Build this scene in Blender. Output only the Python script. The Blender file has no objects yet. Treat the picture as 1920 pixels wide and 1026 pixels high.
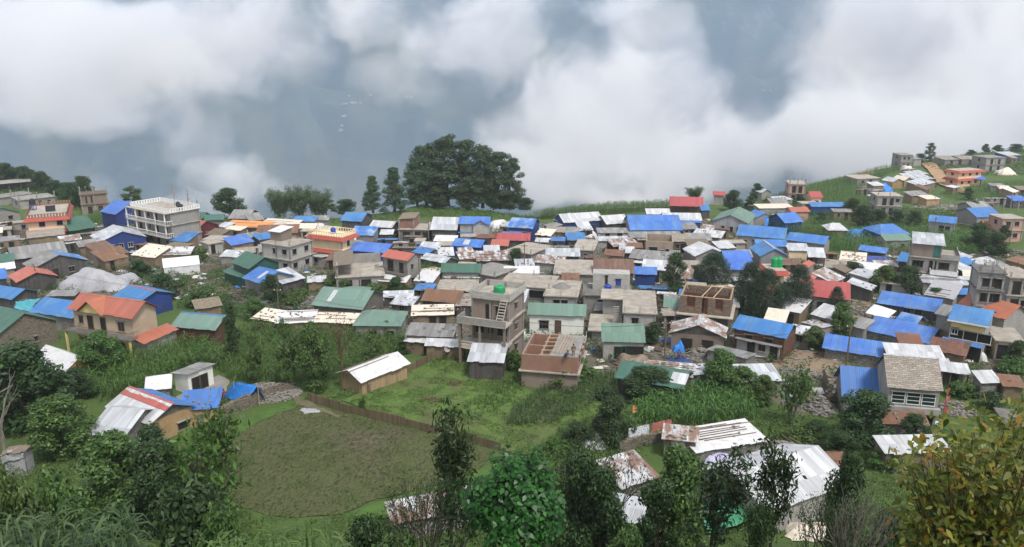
import bpy, math, random
import numpy as np
from mathutils import Vector, Matrix
from mathutils.geometry import delaunay_2d_cdt
R = math.radians
random.seed(7); RNG = np.random.default_rng(7)
scene = bpy.context.scene
COL = scene.collection

# ---------------------------------------------------------------- camera, sky, sun, exposure
FPX, PITCH, CAMZ = 1478.0, R(15.5), 42.0
cam_d = bpy.data.cameras.new('camera'); cam = bpy.data.objects.new('camera', cam_d); COL.objects.link(cam)
cam.location = (0, 0, CAMZ); cam.rotation_euler = (R(90) - PITCH, 0, 0)
cam_d.sensor_width = 36; cam_d.lens = 36 * FPX / 1920; cam_d.clip_start = 0.1; cam_d.clip_end = 30000
scene.camera = cam
SUN_EL, SUN_ROT = R(58), R(150)
world = bpy.data.worlds.new('World'); scene.world = world; world.use_nodes = True
wn = world.node_tree.nodes; wl = world.node_tree.links
sky = wn.new('ShaderNodeTexSky'); sky.sky_type = 'NISHITA'; sky.sun_disc = False
sky.sun_elevation = SUN_EL; sky.sun_rotation = SUN_ROT; sky.altitude = 2000; sky.air_density = 1.0; sky.dust_density = 4.0; sky.ozone_density = 1.0
hs = wn.new('ShaderNodeHueSaturation'); hs.inputs['Saturation'].default_value = 0.2
bgn = wn['Background']; bgn.inputs['Strength'].default_value = 0.14
wl.new(sky.outputs[0], hs.inputs['Color']); wl.new(hs.outputs[0], bgn.inputs['Color'])
sd = bpy.data.lights.new('sun', 'SUN'); sun = bpy.data.objects.new('sun', sd); COL.objects.link(sun)
sd.energy = 1.5; sd.angle = R(11); sd.color = (1.0, 0.95, 0.88)
sv = Vector((math.sin(SUN_ROT) * math.cos(SUN_EL), math.cos(SUN_ROT) * math.cos(SUN_EL), math.sin(SUN_EL)))
sun.rotation_euler = sv.to_track_quat('Z', 'Y').to_euler()
scene.view_settings.view_transform = 'Standard'; scene.view_settings.look = 'None'
scene.view_settings.gamma = 1.0; scene.view_settings.exposure = 1.28
scene.cycles.volume_bounces = 4; scene.cycles.max_bounces = 8; scene.cycles.transparent_max_bounces = 8
scene.cycles.volume_max_steps = 256
scene.cycles.use_denoising = True

# ---------------------------------------------------------------- the lie of the land
_PY = [-60, 0, 10, 20, 28, 40, 50, 58, 70, 100, 200, 330, 600]
_PZ = [88, 40.3, 32.5, 25.3, 20.0, 11.8, 5.5, 2.4, 1.0, 0, -2.5, -5, -9]
cp, sp = math.cos(PITCH), math.sin(PITCH)
def ray(u, v):
    dx = (u - 960) / FPX; dz = -(v - 513) / FPX
    return np.array([dx, cp + dz * sp, -sp + dz * cp])
def proj(p):
    x, y, z = p[0], p[1], p[2] - CAMZ
    d = y * cp - z * sp
    return (960 + FPX * x / d, 513 - FPX * (y * sp + z * cp) / d, d)
def gbase(x, y):
    return np.interp(y, _PY, _PZ) + 0.35 * np.sin(x * .045 + 1) * np.sin(y * .038) * np.clip((y - 55) / 40, 0, 1)
def on_base(u, v, h=0.0):
    r = ray(u, v); t = 100.0
    z = 0.0
    for _ in range(25):
        t = (z + h - CAMZ) / r[2]; t = min(max(t, 1), 3000)
        z = 0.5 * z + 0.5 * float(gbase(r[0] * t, r[1] * t))
    return np.array([r[0] * t, r[1] * t, CAMZ + r[2] * t])
_EDGE = [(-500, 322), (0, 332), (60, 345), (120, 352), (200, 374), (300, 386), (400, 396), (500, 399), (650, 395), (740, 384), (780, 374), (860, 380), (1000, 396),
         (1060, 389), (1150, 379), (1250, 376), (1400, 369), (1480, 352), (1520, 336), (1600, 319), (1690, 304), (1760, 293), (1850, 281), (1920, 277), (2500, 270)]
_ET, _EY = [], []
for _u, _v in _EDGE:
    _p = on_base(_u, _v); _ET.append(_p[0] / _p[1]); _EY.append(_p[1])
def gz(x, y):
    x = np.asarray(x, float); y = np.asarray(y, float)
    t = x / np.maximum(y, 5)
    e = y - np.interp(t, _ET, _EY)
    d = np.where(e > 30, e, 6 * np.log1p(np.exp(np.clip(e, -80, 30) / 6)))
    return gbase(x, y) - 0.62 * np.maximum(d - 0.2, 0) * np.where(y > 100, 1, 0)
def g(x, y): return float(gz(x, y))
def at(u, v, h=0.0):
    """point where the sight line of photo pixel (u, v) is h metres above the land"""
    p = on_base(u, v, h)
    return p
def atz(u, v, z):
    r = ray(u, v); t = (z - CAMZ) / r[2]
    return np.array([r[0] * t, r[1] * t, z])
def atd(u, v, dist):
    r = ray(u, v); t = dist / r[1]
    return np.array([r[0] * t, dist, CAMZ + r[2] * t])

# ---------------------------------------------------------------- object helpers
def tag(o, label=None, cat=None, group=None, kind=None):
    if label: o['label'] = label
    if cat: o['category'] = cat
    if group: o['group'] = group
    if kind: o['kind'] = kind
    return o
def empty(name, loc, rz=0.0, label=None, cat=None, group=None):
    o = bpy.data.objects.new(name, None); COL.objects.link(o)
    o.location = loc; o.rotation_euler = (0, 0, rz); o.empty_display_size = 0.3
    return tag(o, label, cat, group)
def np_mesh(name, V, F, mat, smooth=False):
    """V (n,3); F (m,k) with constant k"""
    me = bpy.data.meshes.new(name); V = np.asarray(V, np.float32); F = np.asarray(F, np.int32)
    m, k = F.shape
    me.vertices.add(len(V)); me.vertices.foreach_set('co', V.ravel())
    me.loops.add(m * k); me.loops.foreach_set('vertex_index', F.ravel())
    me.polygons.add(m); me.polygons.foreach_set('loop_start', np.arange(0, m * k, k, dtype=np.int32))
    if smooth: me.polygons.foreach_set('use_smooth', np.ones(m, bool))
    me.update(calc_edges=True); me.validate()
    if mat: me.materials.append(mat)
    return me
def obj(name, me, parent=None):
    o = bpy.data.objects.new(name, me); COL.objects.link(o)
    if parent: o.parent = parent
    return o
class MB:
    def __init__(s): s.v = []; s.f = []
    def hexa(s, p):
        """8 points: bottom ring 0-3 (ccw from above), top ring 4-7"""
        n = len(s.v); s.v += [tuple(q) for q in p]
        for f in ((3, 2, 1, 0), (4, 5, 6, 7), (0, 1, 5, 4), (1, 2, 6, 5), (2, 3, 7, 6), (3, 0, 4, 7)): s.f.append(tuple(n + i for i in f))
        return s
    def box(s, c, sz, rz=0.0):
        hx, hy, hz = sz[0] / 2, sz[1] / 2, sz[2] / 2; ca, sa = math.cos(rz), math.sin(rz)
        P = []
        for z in (-hz, hz):
            for x, y in ((-hx, -hy), (hx, -hy), (hx, hy), (-hx, hy)): P.append((c[0] + x * ca - y * sa, c[1] + x * sa + y * ca, c[2] + z))
        return s.hexa(P)
    def bx(s, x0, x1, y0, y1, z0, z1): return s.box(((x0 + x1) / 2, (y0 + y1) / 2, (z0 + z1) / 2), (x1 - x0, y1 - y0, z1 - z0))
    def prism(s, poly, x0, x1):
        """poly in (y,z), extruded along x"""
        n = len(s.v); k = len(poly)
        s.v += [(x0, y, z) for y, z in poly] + [(x1, y, z) for y, z in poly]
        s.f.append(tuple(n + i for i in range(k))[::-1]); s.f.append(tuple(n + k + i for i in range(k)))
        for i in range(k): j = (i + 1) % k; s.f.append((n + i, n + j, n + k + j, n + k + i))
        return s
    def prismz(s, poly, z0, z1):
        n = len(s.v); k = len(poly)
        s.v += [(x, y, z0) for x, y in poly] + [(x, y, z1) for x, y in poly]
        s.f.append(tuple(n + i for i in range(k))[::-1]); s.f.append(tuple(n + k + i for i in range(k)))
        for i in range(k): j = (i + 1) % k; s.f.append((n + i, n + j, n + k + j, n + k + i))
        return s
    def tube(s, a, b, r0, r1=None, k=6, cap=True):
        r1 = r0 if r1 is None else r1
        a = Vector(a); b = Vector(b); d = (b - a)
        if d.length < 1e-5: return s
        q = d.to_track_quat('Z', 'Y'); n = len(s.v)
        for c, r in ((a, r0), (b, r1)):
            for i in range(k):
                w = 2 * math.pi * i / k; p = c + q @ Vector((math.cos(w) * r, math.sin(w) * r, 0)); s.v.append(tuple(p))
        for i in range(k): j = (i + 1) % k; s.f.append((n + i, n + j, n + k + j, n + k + i))
        if cap: s.f.append(tuple(n + i for i in range(k))[::-1]); s.f.append(tuple(n + k + i for i in range(k)))
        return s
    def chain(s, pts, radii, k=6):
        n0 = len(s.v); m = len(pts); P = [Vector(p) for p in pts]
        for a in range(m):
            d = (P[min(a + 1, m - 1)] - P[max(a - 1, 0)]).normalized(); q = d.to_track_quat('Z', 'Y')
            for i in range(k):
                w = 2 * math.pi * i / k; s.v.append(tuple(P[a] + q @ Vector((math.cos(w) * radii[a], math.sin(w) * radii[a], 0))))
        for a in range(m - 1):
            for i in range(k):
                j = (i + 1) % k; s.f.append((n0 + a * k + i, n0 + a * k + j, n0 + a * k + k + j, n0 + a * k + k + i))
        s.f.append(tuple(n0 + i for i in range(k))[::-1]); s.f.append(tuple(n0 + (m - 1) * k + i for i in range(k)))
        return s
    def lathe(s, prof, c=(0, 0, 0), k=12):
        n = len(s.v); m = len(prof)
        for r, z in prof:
            for i in range(k):
                w = 2 * math.pi * i / k; s.v.append((c[0] + r * math.cos(w), c[1] + r * math.sin(w), c[2] + z))
        for a in range(m - 1):
            for i in range(k):
                j = (i + 1) % k; s.f.append((n + a * k + i, n + a * k + j, n + a * k + k + j, n + a * k + k + i))
        s.f.append(tuple(n + i for i in range(k))[::-1]); s.f.append(tuple(n + (m - 1) * k + i for i in range(k)))
        return s
    def build(s, name, mat, parent=None, smooth=False):
        me = bpy.data.meshes.new(name); me.from_pydata(s.v, [], s.f); me.update()
        if smooth: me.polygons.foreach_set('use_smooth', [True] * len(me.polygons))
        me.materials.append(mat)
        return obj(name, me, parent)

# ---------------------------------------------------------------- materials
class NT:
    def __init__(s, name, vol=False):
        s.m = bpy.data.materials.new(name); s.m.use_nodes = True; s.t = s.m.node_tree; s.b = s.t.nodes['Principled BSDF']; s.o = s.t.nodes['Material Output']
        s.b.inputs['Specular IOR Level'].default_value = 0.3
    def n(s, ty, **kw):
        x = s.t.nodes.new('ShaderNode' + ty)
        for k, v in kw.items():
            if k.startswith('i_'): x.inputs[k[2:].replace('_', ' ')].default_value = v
            else: setattr(x, k, v)
        return x
    def l(s, a, b): s.t.links.new(a, b); return s
    def coord(s, kind='Object'): return s.n('TexCoord').outputs[kind]
    def mapping(s, vec, sc=(1, 1, 1), loc=(0, 0, 0), rot=(0, 0, 0)):
        m = s.n('Mapping'); m.inputs['Scale'].default_value = sc; m.inputs['Location'].default_value = loc; m.inputs['Rotation'].default_value = rot; s.l(vec, m.inputs[0]); return m.outputs[0]
    def noise(s, vec, scale, detail=3, rough=.55, dist=0.0):
        x = s.n('TexNoise'); x.inputs['Scale'].default_value = scale; x.inputs['Detail'].default_value = detail; x.inputs['Roughness'].default_value = rough; x.inputs['Distortion'].default_value = dist
        if vec is not None: s.l(vec, x.inputs['Vector'])
        return x.outputs['Fac']
    def math(s, op, a, b=None, clamp=False):
        x = s.n('Math', operation=op, use_clamp=clamp)
        for i, q in enumerate((a, b)):
            if q is None: continue
            if isinstance(q, (int, float)): x.inputs[i].default_value = q
            else: s.l(q, x.inputs[i])
        return x.outputs[0]
    def ramp(s, fac, stops, interp='LINEAR'):
        x = s.n('ValToRGB'); e = x.color_ramp.elements; x.color_ramp.interpolation = interp
        while len(e) < len(stops): e.new(0.5)
        for q, (p, c) in zip(e, stops): q.position = p; q.color = (c, c, c, 1) if isinstance(c, (int, float)) else (*c, 1)
        s.l(fac, x.inputs[0]); return x.outputs[0]
    def mix(s, fac, a, b, mode='MIX'):
        x = s.n('Mix', data_type='RGBA', blend_type=mode)
        for i, q in ((0, fac), (6, a), (7, b)):
            if isinstance(q, (int, float)): x.inputs[i].default_value = q
            elif isinstance(q, tuple): x.inputs[i].default_value = (*q, 1)
            else: s.l(q, x.inputs[i])
        return x.outputs[2]
    def vary(s, col, amt=.25, hue=0.0):
        r = s.n('ObjectInfo').outputs['Random']
        h = s.n('HueSaturation'); s.l(col, h.inputs['Color']) if not isinstance(col, tuple) else None
        s.l(s.math('ADD', s.math('MULTIPLY', r, amt), 1 - amt / 2), h.inputs['Value'])
        if hue: s.l(s.math('ADD', s.math('MULTIPLY', r, hue), .5 - hue / 2), h.inputs['Hue'])
        return h.outputs[0]
    def bump(s, h, strength=.4, dist=.05):
        x = s.n('Bump'); x.inputs['Strength'].default_value = strength; x.inputs['Distance'].default_value = dist; s.l(h, x.inputs['Height']); s.l(x.outputs[0], s.b.inputs['Normal']); return x
    def col(s, c):
        if isinstance(c, tuple): s.b.inputs['Base Color'].default_value = (*c, 1)
        else: s.l(c, s.b.inputs['Base Color'])
        return s
    def rough(s, r): s.b.inputs['Roughness'].default_value = r; return s
def h2l(*c): return tuple(((x / 255 + .055) / 1.055) ** 2.4 if x > 10 else x / 255 / 12.92 for x in c)

def m_plain(name, c, c2=None, scale=1.5, rough=.85, var=.2, bump=.0):
    t = NT(name); co = t.coord(); n = t.noise(co, scale, 5, .6)
    c2 = c2 or tuple(x * .68 for x in c)
    cc = t.mix(t.ramp(n, [(.3, 0), (.7, 1)]), c2, c)
    t.col(t.vary(cc, var)).rough(rough)
    if bump: t.bump(n, bump, .08)
    return t.m
def m_sheet(name, c, dirt=(.16, .13, .11), rust=0.0, hue=.025, rustc=(.16, .075, .045), rough=.55, pitch=.17, metal=0.0, var=.2, panel=.22, fade=None):
    """corrugated sheet: sheets .85 m wide with their own tint, corrugation down the slope, dirt streaks, rust"""
    t = NT(name); co = t.coord(); sx = t.n('SeparateXYZ'); t.l(co, sx.inputs[0])
    pid = t.math('FLOOR', t.math('MULTIPLY', sx.outputs[0], 1 / .85)); row = t.math('FLOOR', t.math('MULTIPLY', sx.outputs[1], 1 / 2.6))
    wn_ = t.n('TexWhiteNoise', noise_dimensions='2D'); cb = t.n('CombineXYZ'); t.l(pid, cb.inputs[0]); t.l(row, cb.inputs[1]); t.l(cb.outputs[0], wn_.inputs['Vector'])
    oi = t.n('ObjectInfo').outputs['Random']
    pv = t.math('ADD', t.math('MULTIPLY', wn_.outputs['Value'], panel * 2), 1 - panel)
    base = t.mix(1.0, t.mix(0.0, c, c), t.n('RGB').outputs[0]) if False else None
    cc = t.n('RGB'); cc.outputs[0].default_value = (*c, 1); cc = cc.outputs[0]
    if fade: cc = t.mix(t.ramp(t.noise(co, .35, 3), [(.42, 0), (.66, 1)]), cc, fade)
    cv = t.n('CombineXYZ'); [t.l(pv, cv.inputs[i]) for i in range(3)]
    cc = t.mix(1.0, cc, cv.outputs[0], 'MULTIPLY')
    off = t.n('VectorMath', operation='ADD'); t.l(co, off.inputs[0]); t.l(t.math('MULTIPLY', oi, 40.0), off.inputs[1])
    st = t.noise(t.mapping(off.outputs[0], (2.2, .22, .22)), 1.0, 5, .65)
    cc = t.mix(t.ramp(st, [(.46, 0), (.74, .85)]), cc, dirt)
    fr = t.math('FRACT', t.math('MULTIPLY', sx.outputs[0], 1 / .85)); fy = t.math('FRACT', t.math('MULTIPLY', sx.outputs[1], 1 / 2.6))
    seam = t.math('MAXIMUM', t.ramp(fr, [(0, 1), (.09, 0)]), t.ramp(fy, [(0, .7), (.035, 0)]))
    if rust:
        rn = t.noise(t.mapping(off.outputs[0], (.8, .45, .45)), 1.0, 6, .65)
        cc = t.mix(t.ramp(rn, [(.62 - rust * .35, 0), (.72 - rust * .3, .92)]), cc, rustc)
    cc = t.mix(t.math('MULTIPLY', seam, .5), cc, tuple(x * .35 for x in c))
    rib = t.math('FRACT', t.math('MULTIPLY', sx.outputs[0], 1 / .2125)); cc = t.mix(t.ramp(rib, [(.0, .28), (.3, 0), (.8, 0), (1, .28)]), cc, tuple(x * .45 for x in c))  # shade in the corrugation valleys is painted into the colour
    t.col(t.vary(cc, var, hue)).rough(rough); t.b.inputs['Metallic'].default_value = metal
    w = t.math('SINE', t.math('MULTIPLY', sx.outputs[0], 2 * math.pi / pitch))
    t.bump(t.math('ADD', w, t.math('MULTIPLY', t.noise(co, .8, 2), 2.0)), .35, .03)
    return t.m
def m_blocks(name, c, mortar, w=.4, h=.2, rough=.9, var=.2, stain=.5, c2=None):
    t = NT(name); co = t.coord(); sx = t.n('SeparateXYZ'); t.l(co, sx.inputs[0])
    cb = t.n('CombineXYZ'); t.l(t.math('ADD', sx.outputs[0], sx.outputs[1]), cb.inputs[0]); t.l(sx.outputs[2], cb.inputs[1])
    br = t.n('TexBrick'); t.l(cb.outputs[0], br.inputs['Vector'])
    br.inputs['Color1'].default_value = (*c, 1); br.inputs['Color2'].default_value = (*(c2 or tuple(x * .78 for x in c)), 1); br.inputs['Mortar'].default_value = (*mortar, 1)
    br.inputs['Scale'].default_value = 1; br.inputs['Brick Width'].default_value = w; br.inputs['Row Height'].default_value = h; br.inputs['Mortar Size'].default_value = .014
    n = t.noise(t.mapping(co, (.7, .7, .3)), 1.0, 5, .62)
    cc = t.mix(t.ramp(n, [(.45, 0), (.75, stain)]), br.outputs[0], tuple(x * .5 for x in c))
    t.col(t.vary(cc, var)).rough(rough); t.bump(br.outputs['Fac'], -.3, .02)
    return t.m
def m_stone(name, c1, c2, scale=3.2, dark=(.03, .028, .025), flat=2.4):
    t = NT(name); co = t.coord(); mp = t.mapping(co, (1, 1, flat))
    vo = t.n('TexVoronoi'); vo.inputs['Scale'].default_value = scale; t.l(mp, vo.inputs['Vector'])
    ve = t.n('TexVoronoi', feature='DISTANCE_TO_EDGE'); ve.inputs['Scale'].default_value = scale; t.l(mp, ve.inputs['Vector'])
    bw = t.n('RGBToBW'); t.l(vo.outputs['Color'], bw.inputs[0])
    cc = t.mix(bw.outputs[0], c1, c2); cc = t.mix(t.ramp(ve.outputs[0], [(.0, 1), (.07, 0)]), cc, dark)
    t.col(t.vary(cc, .2)).rough(.95); t.bump(t.ramp(ve.outputs[0], [(0, 0), (.12, 1)]), .6, .06)
    return t.m
def m_planks(name, c, w=.22, axis=2, var=.25):
    t = NT(name); co = t.coord(); sx = t.n('SeparateXYZ'); t.l(co, sx.inputs[0])
    q = sx.outputs[axis] if axis == 2 else t.math('ADD', sx.outputs[0], sx.outputs[1])
    sc = t.math('MULTIPLY', q, 1 / w)
    wn_ = t.n('TexWhiteNoise', noise_dimensions='1D'); t.l(t.math('FLOOR', sc), wn_.inputs['W'])
    fr = t.math('FRACT', sc); cc = t.mix(wn_.outputs['Value'], tuple(x * .6 for x in c), c)
    cc = t.mix(t.ramp(fr, [(.0, 1), (.1, 0)]), cc, tuple(x * .25 for x in c))
    cc = t.mix(t.ramp(t.noise(co, 1.4, 4), [(.5, 0), (.8, .5)]), cc, (.12, .11, .10))
    t.col(t.vary(cc, var)).rough(.85); t.bump(t.ramp(fr, [(0, 0), (.12, 1)]), .4, .03)
    return t.m
def m_tarp(name, c, c2=None, rough=.5, wr=.5, scale=1.1, var=.15):
    t = NT(name); co = t.coord(); n = t.noise(co, scale, 4, .6, .6); n2 = t.noise(t.mapping(co, (3, .6, 1)), 1.5, 3)
    c2 = c2 or tuple(x * .55 for x in c)
    cc = t.mix(t.ramp(n, [(.52, 0), (.78, .8)]), c, c2)
    t.col(t.vary(cc, var)).rough(rough); t.bump(t.math('ADD', n, n2), wr, .15)
    return t.m
def m_leaf(name, dark, light, trans=.3, var=.25, hue=.03, rough=.5, accent=None, acc=.0):
    t = NT(name); geo = t.n('NewGeometry').outputs['Random Per Island']
    stops = [(.0, dark), (.75, tuple((a + b) / 2 for a, b in zip(dark, light))), (1.0, light)]
    if accent: stops = [(.0, dark), (.55, tuple((a + b) / 2 for a, b in zip(dark, light))), (1 - acc - .02, light), (1 - acc, accent), (1.0, tuple(x * .7 for x in accent))]
    cc = t.vary(t.ramp(geo, stops), var, hue)
    t.col(cc).rough(rough)
    tr = t.n('BsdfTranslucent'); t.l(cc, tr.inputs[0]); mx = t.n('MixShader'); mx.inputs[0].default_value = trans
    t.l(t.b.outputs[0], mx.inputs[1]); t.l(tr.outputs[0], mx.inputs[2]); t.l(mx.outputs[0], t.o.inputs[0])
    return t.m
# ---------------------------------------------------------------- ground, far hills, clouds
def ground_mat():
    t = NT('ground_earth_grass'); co = t.coord()
    big = t.noise(co, .045, 4, .6); mid = t.noise(co, .3, 5, .65); fine = t.noise(co, 2.6, 5, .7)
    dirt = t.mix(fine, (.06, .05, .038), (.16, .138, .11))
    stones = t.n('TexVoronoi'); stones.inputs['Scale'].default_value = 2.2; t.l(co, stones.inputs['Vector'])
    dirt = t.mix(t.ramp(stones.outputs['Distance'], [(.1, .6), (.3, 0)]), dirt, (.25, .24, .22))
    grass = t.mix(fine, (.028, .055, .012), (.09, .145, .03))
    grass = t.mix(t.ramp(mid, [(.35, 0), (.7, 1)]), grass, (.05, .085, .022))
    va = t.n('Attribute', attribute_name='village'); 
    f = t.math('ADD', t.math('MULTIPLY', va.outputs['Fac'], .62), t.math('MULTIPLY', t.math('ADD', mid, t.math('MULTIPLY', big, .4)), .75))
    t.col(t.mix(t.ramp(f, [(.66, 0), (.86, 1)]), grass, dirt)).rough(.95)
    t.bump(t.math('ADD', fine, mid), .7, .25)
    return t.m
_ts = np.tan(np.linspace(-1.12, 1.12, 420)) * .62
_ys = np.concatenate([np.linspace(-25, 50, 60, endpoint=False), np.linspace(50, 160, 190, endpoint=False), np.linspace(160, 420, 200, endpoint=False), np.linspace(420, 900, 60)])
_TY, _YY = np.meshgrid(_ts, _ys); _XX = (_YY + 45) * _TY
_ZZ = gz(_XX, _YY)
_und = (np.sin(_XX * .9 + np.sin(_YY * .5) * 2) * np.sin(_YY * .8 + np.sin(_XX * .6) * 2)) * .06
_ZZ = _ZZ + _und * np.clip(_YY / 40, 0, 1)
_nr, _nc = _XX.shape; _idx = np.arange(_nr * _nc).reshape(_nr, _nc)
_F = np.stack([_idx[:-1, :-1], _idx[:-1, 1:], _idx[1:, 1:], _idx[1:, :-1]], -1).reshape(-1, 4)
_me = np_mesh('ground', np.stack([_XX, _YY, _ZZ], -1).reshape(-1, 3), _F, ground_mat(), True)
# where people have trodden the soil bare between the houses
def poly_mask(P, x, y):
    inside = np.zeros(x.shape, bool); n = len(P)
    for i in range(n):
        x0, y0 = P[i]; x1, y1 = P[(i + 1) % n]
        c = ((y0 > y) != (y1 > y)) & (x < (x1 - x0) * (y - y0) / (y1 - y0 + 1e-9) + x0)
        inside ^= c
    return inside
def px_poly(pts): return [tuple(at(u, v)[:2]) for u, v in pts]
_vill = px_poly([(-200, 470), (150, 420), (420, 412), (640, 430), (760, 415), (1060, 420), (1200, 425), (1330, 410), (1440, 470), (1560, 480), (1700, 470), (2100, 470), (2100, 700), (1700, 720), (1480, 780), (1420, 700), (1160, 700), (980, 660), (870, 650), (760, 620), (560, 590), (420, 560), (250, 560), (-200, 640)])
_mask = poly_mask(_vill, _XX, _YY).astype(np.float32)
for _ in range(6):
    _mask[1:-1, 1:-1] = (_mask[1:-1, 1:-1] * 2 + _mask[:-2, 1:-1] + _mask[2:, 1:-1] + _mask[1:-1, :-2] + _mask[1:-1, 2:]) / 6
_a = _me.attributes.new('village', 'FLOAT', 'POINT'); _a.data.foreach_set('value', _mask.ravel())
tag(obj('ground', _me), kind='structure')

def patch(name, pts, mat, dz=.05, step=.5, rough=0.0, label=None, kind='structure', clip=None):
    """a sheet of ground cover laid on the land inside a pixel polygon"""
    P = px_poly(pts); Q = []
    for i in range(len(P)):
        a = np.array(P[i]); b = np.array(P[(i + 1) % len(P)]); n = max(1, int(np.linalg.norm(b - a) / (step * 2)))
        nrm = np.array([-(b - a)[1], (b - a)[0]]) / (np.linalg.norm(b - a) + 1e-6)
        for k in range(n): Q.append(a + (b - a) * k / n + (nrm * random.uniform(-.25, .25) * step * 1.4 if k else 0))
    nb = len(Q); B = np.array(Q); lo = B.min(0); hi = B.max(0)
    gx, gy = np.meshgrid(np.arange(lo[0], hi[0], step), np.arange(lo[1], hi[1], step))
    gx = gx + RNG.uniform(-.35, .35, gx.shape) * step; gy = gy + RNG.uniform(-.35, .35, gy.shape) * step
    m = poly_mask([tuple(q) for q in B], gx, gy)
    pts2 = [Vector((float(x), float(y))) for x, y in B] + [Vector((float(x), float(y))) for x, y in zip(gx[m], gy[m])]
    vv, ee, ff, *_ = delaunay_2d_cdt(pts2, [], [list(range(nb))], 1, 1e-4)
    vv = np.array([(q.x, q.y) for q in vv]); z = gz(vv[:, 0], vv[:, 1]) + dz + .07
    if rough: z = z + RNG.uniform(-rough, rough, len(z)) * (np.arange(len(z)) >= nb)
    F = [f for f in ff if len(f) == 3]
    me = np_mesh(name, np.column_stack([vv, z]), np.array(F), mat, True)
    return tag(obj(name, me), label, kind=kind)

def hills_mat():
    t = NT('far_forest'); co = t.coord()
    a = t.noise(co, .004, 6, .6); b = t.noise(co, .02, 6, .7)
    cc = t.mix(t.ramp(b, [(.35, 0), (.65, 1)]), (.010, .022, .020), (.026, .048, .036))
    cc = t.mix(t.ramp(a, [(.5, 0), (.62, .7)]), cc, (.05, .075, .05))
    cc = t.mix(t.ramp(t.noise(t.mapping(co, (1, 1, 6)), .01, 5), [(.62, 0), (.68, .5)]), cc, (.11, .12, .08))
    t.col(cc).rough(1.0); return t.m
_hx, _hy = np.meshgrid(np.linspace(-4200, 4200, 170), np.linspace(1700, 6000, 110))
_r1 = np.zeros_like(_hx)
for _k, (_a1, _f) in enumerate(((260, .0012), (140, .0026), (70, .0055), (35, .011))):
    _r1 += _a1 * (1 - 2 * np.abs(np.sin(_hx * _f + np.sin(_hy * _f * .7 + _k * 2) * 1.6 + _k)))
_hz = -900 + (_hy - 1700) * .62 + _r1 * np.clip((_hy - 1700) / 600, .2, 1)
_n1, _n2 = _hx.shape; _id = np.arange(_n1 * _n2).reshape(_n1, _n2)
_hm = np_mesh('hills', np.stack([_hx, _hy, _hz], -1).reshape(-1, 3), np.stack([_id[:-1, :-1], _id[:-1, 1:], _id[1:, 1:], _id[1:, :-1]], -1).reshape(-1, 4), hills_mat(), True)
tag(obj('hills', _hm), kind='structure')
# a scatter of far farmhouses on the opposite slope is added with the houses

def hill_z(x, y):
    i = int(np.clip((y - 1700) / 4300 * 109, 0, 109)); j = int(np.clip((x + 4200) / 8400 * 169, 0, 169)); return float(_hz[i, j])
# blobs: pixel u, v, half width px, half height px, distance, weight
CLOUD = [(560, 120, 60, 45, 1250, .7), (150, 50, 160, 50, 1300, .7), (360, 140, 110, 60, 1150, .8), (50, 150, 230, 85, 1150, 1), (260, 95, 210, 85, 1250, 1), (430, 75, 150, 75, 1250, 1), (530, 95, 70, 50, 1250, .7), (60, 215, 230, 40, 1100, .7), (330, 175, 60, 60, 1100, .6),
         (690, 62, 95, 60, 1200, .95), (725, 128, 50, 30, 1100, .8), (775, 152, 48, 40, 1100, .75), (850, 70, 90, 60, 1300, .85), (960, 50, 90, 55, 1300, .75), (815, 218, 50, 24, 1050, .6),
         (870, 150, 80, 50, 1350, .55), (930, 120, 90, 70, 1350, .55),
         (1200, 95, 95, 85, 1200, 1), (1110, 165, 120, 70, 1150, 1), (1230, 200, 140, 90, 1150, 1.05), (1050, 235, 140, 75, 1100, .85), (1150, 300, 190, 70, 1050, .85), (1330, 300, 190, 75, 1050, .9), (1010, 330, 150, 60, 1000, .85), (1180, 365, 160, 35, 950, .8), (960, 260, 80, 60, 1050, .6),
         (1610, 110, 130, 120, 1300, 1.05), (1780, 110, 230, 170, 1250, 1.15), (1880, 240, 240, 130, 1150, 1.15), (1620, 260, 220, 95, 1100, 1.1), (1470, 300, 170, 70, 1050, .95), (1500, 200, 70, 60, 1150, .8), (1830, 0, 220, 70, 1300, .95),
         (375, 275, 78, 52, 1000, 1.25), (425, 320, 80, 48, 950, 1.2), (335, 225, 50, 45, 1050, .75), (205, 350, 45, 30, 900, 1.2), (530, 355, 50, 22, 900, .7), (390, 380, 110, 28, 900, .8), (300, 370, 60, 25, 900, .7),
         (90, 20, 220, 40, 1300, .6), (620, 0, 170, 35, 1300, .55), (1010, 0, 200, 30, 1400, .45), (1390, 40, 70, 45, 1400, .5)]
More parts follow.
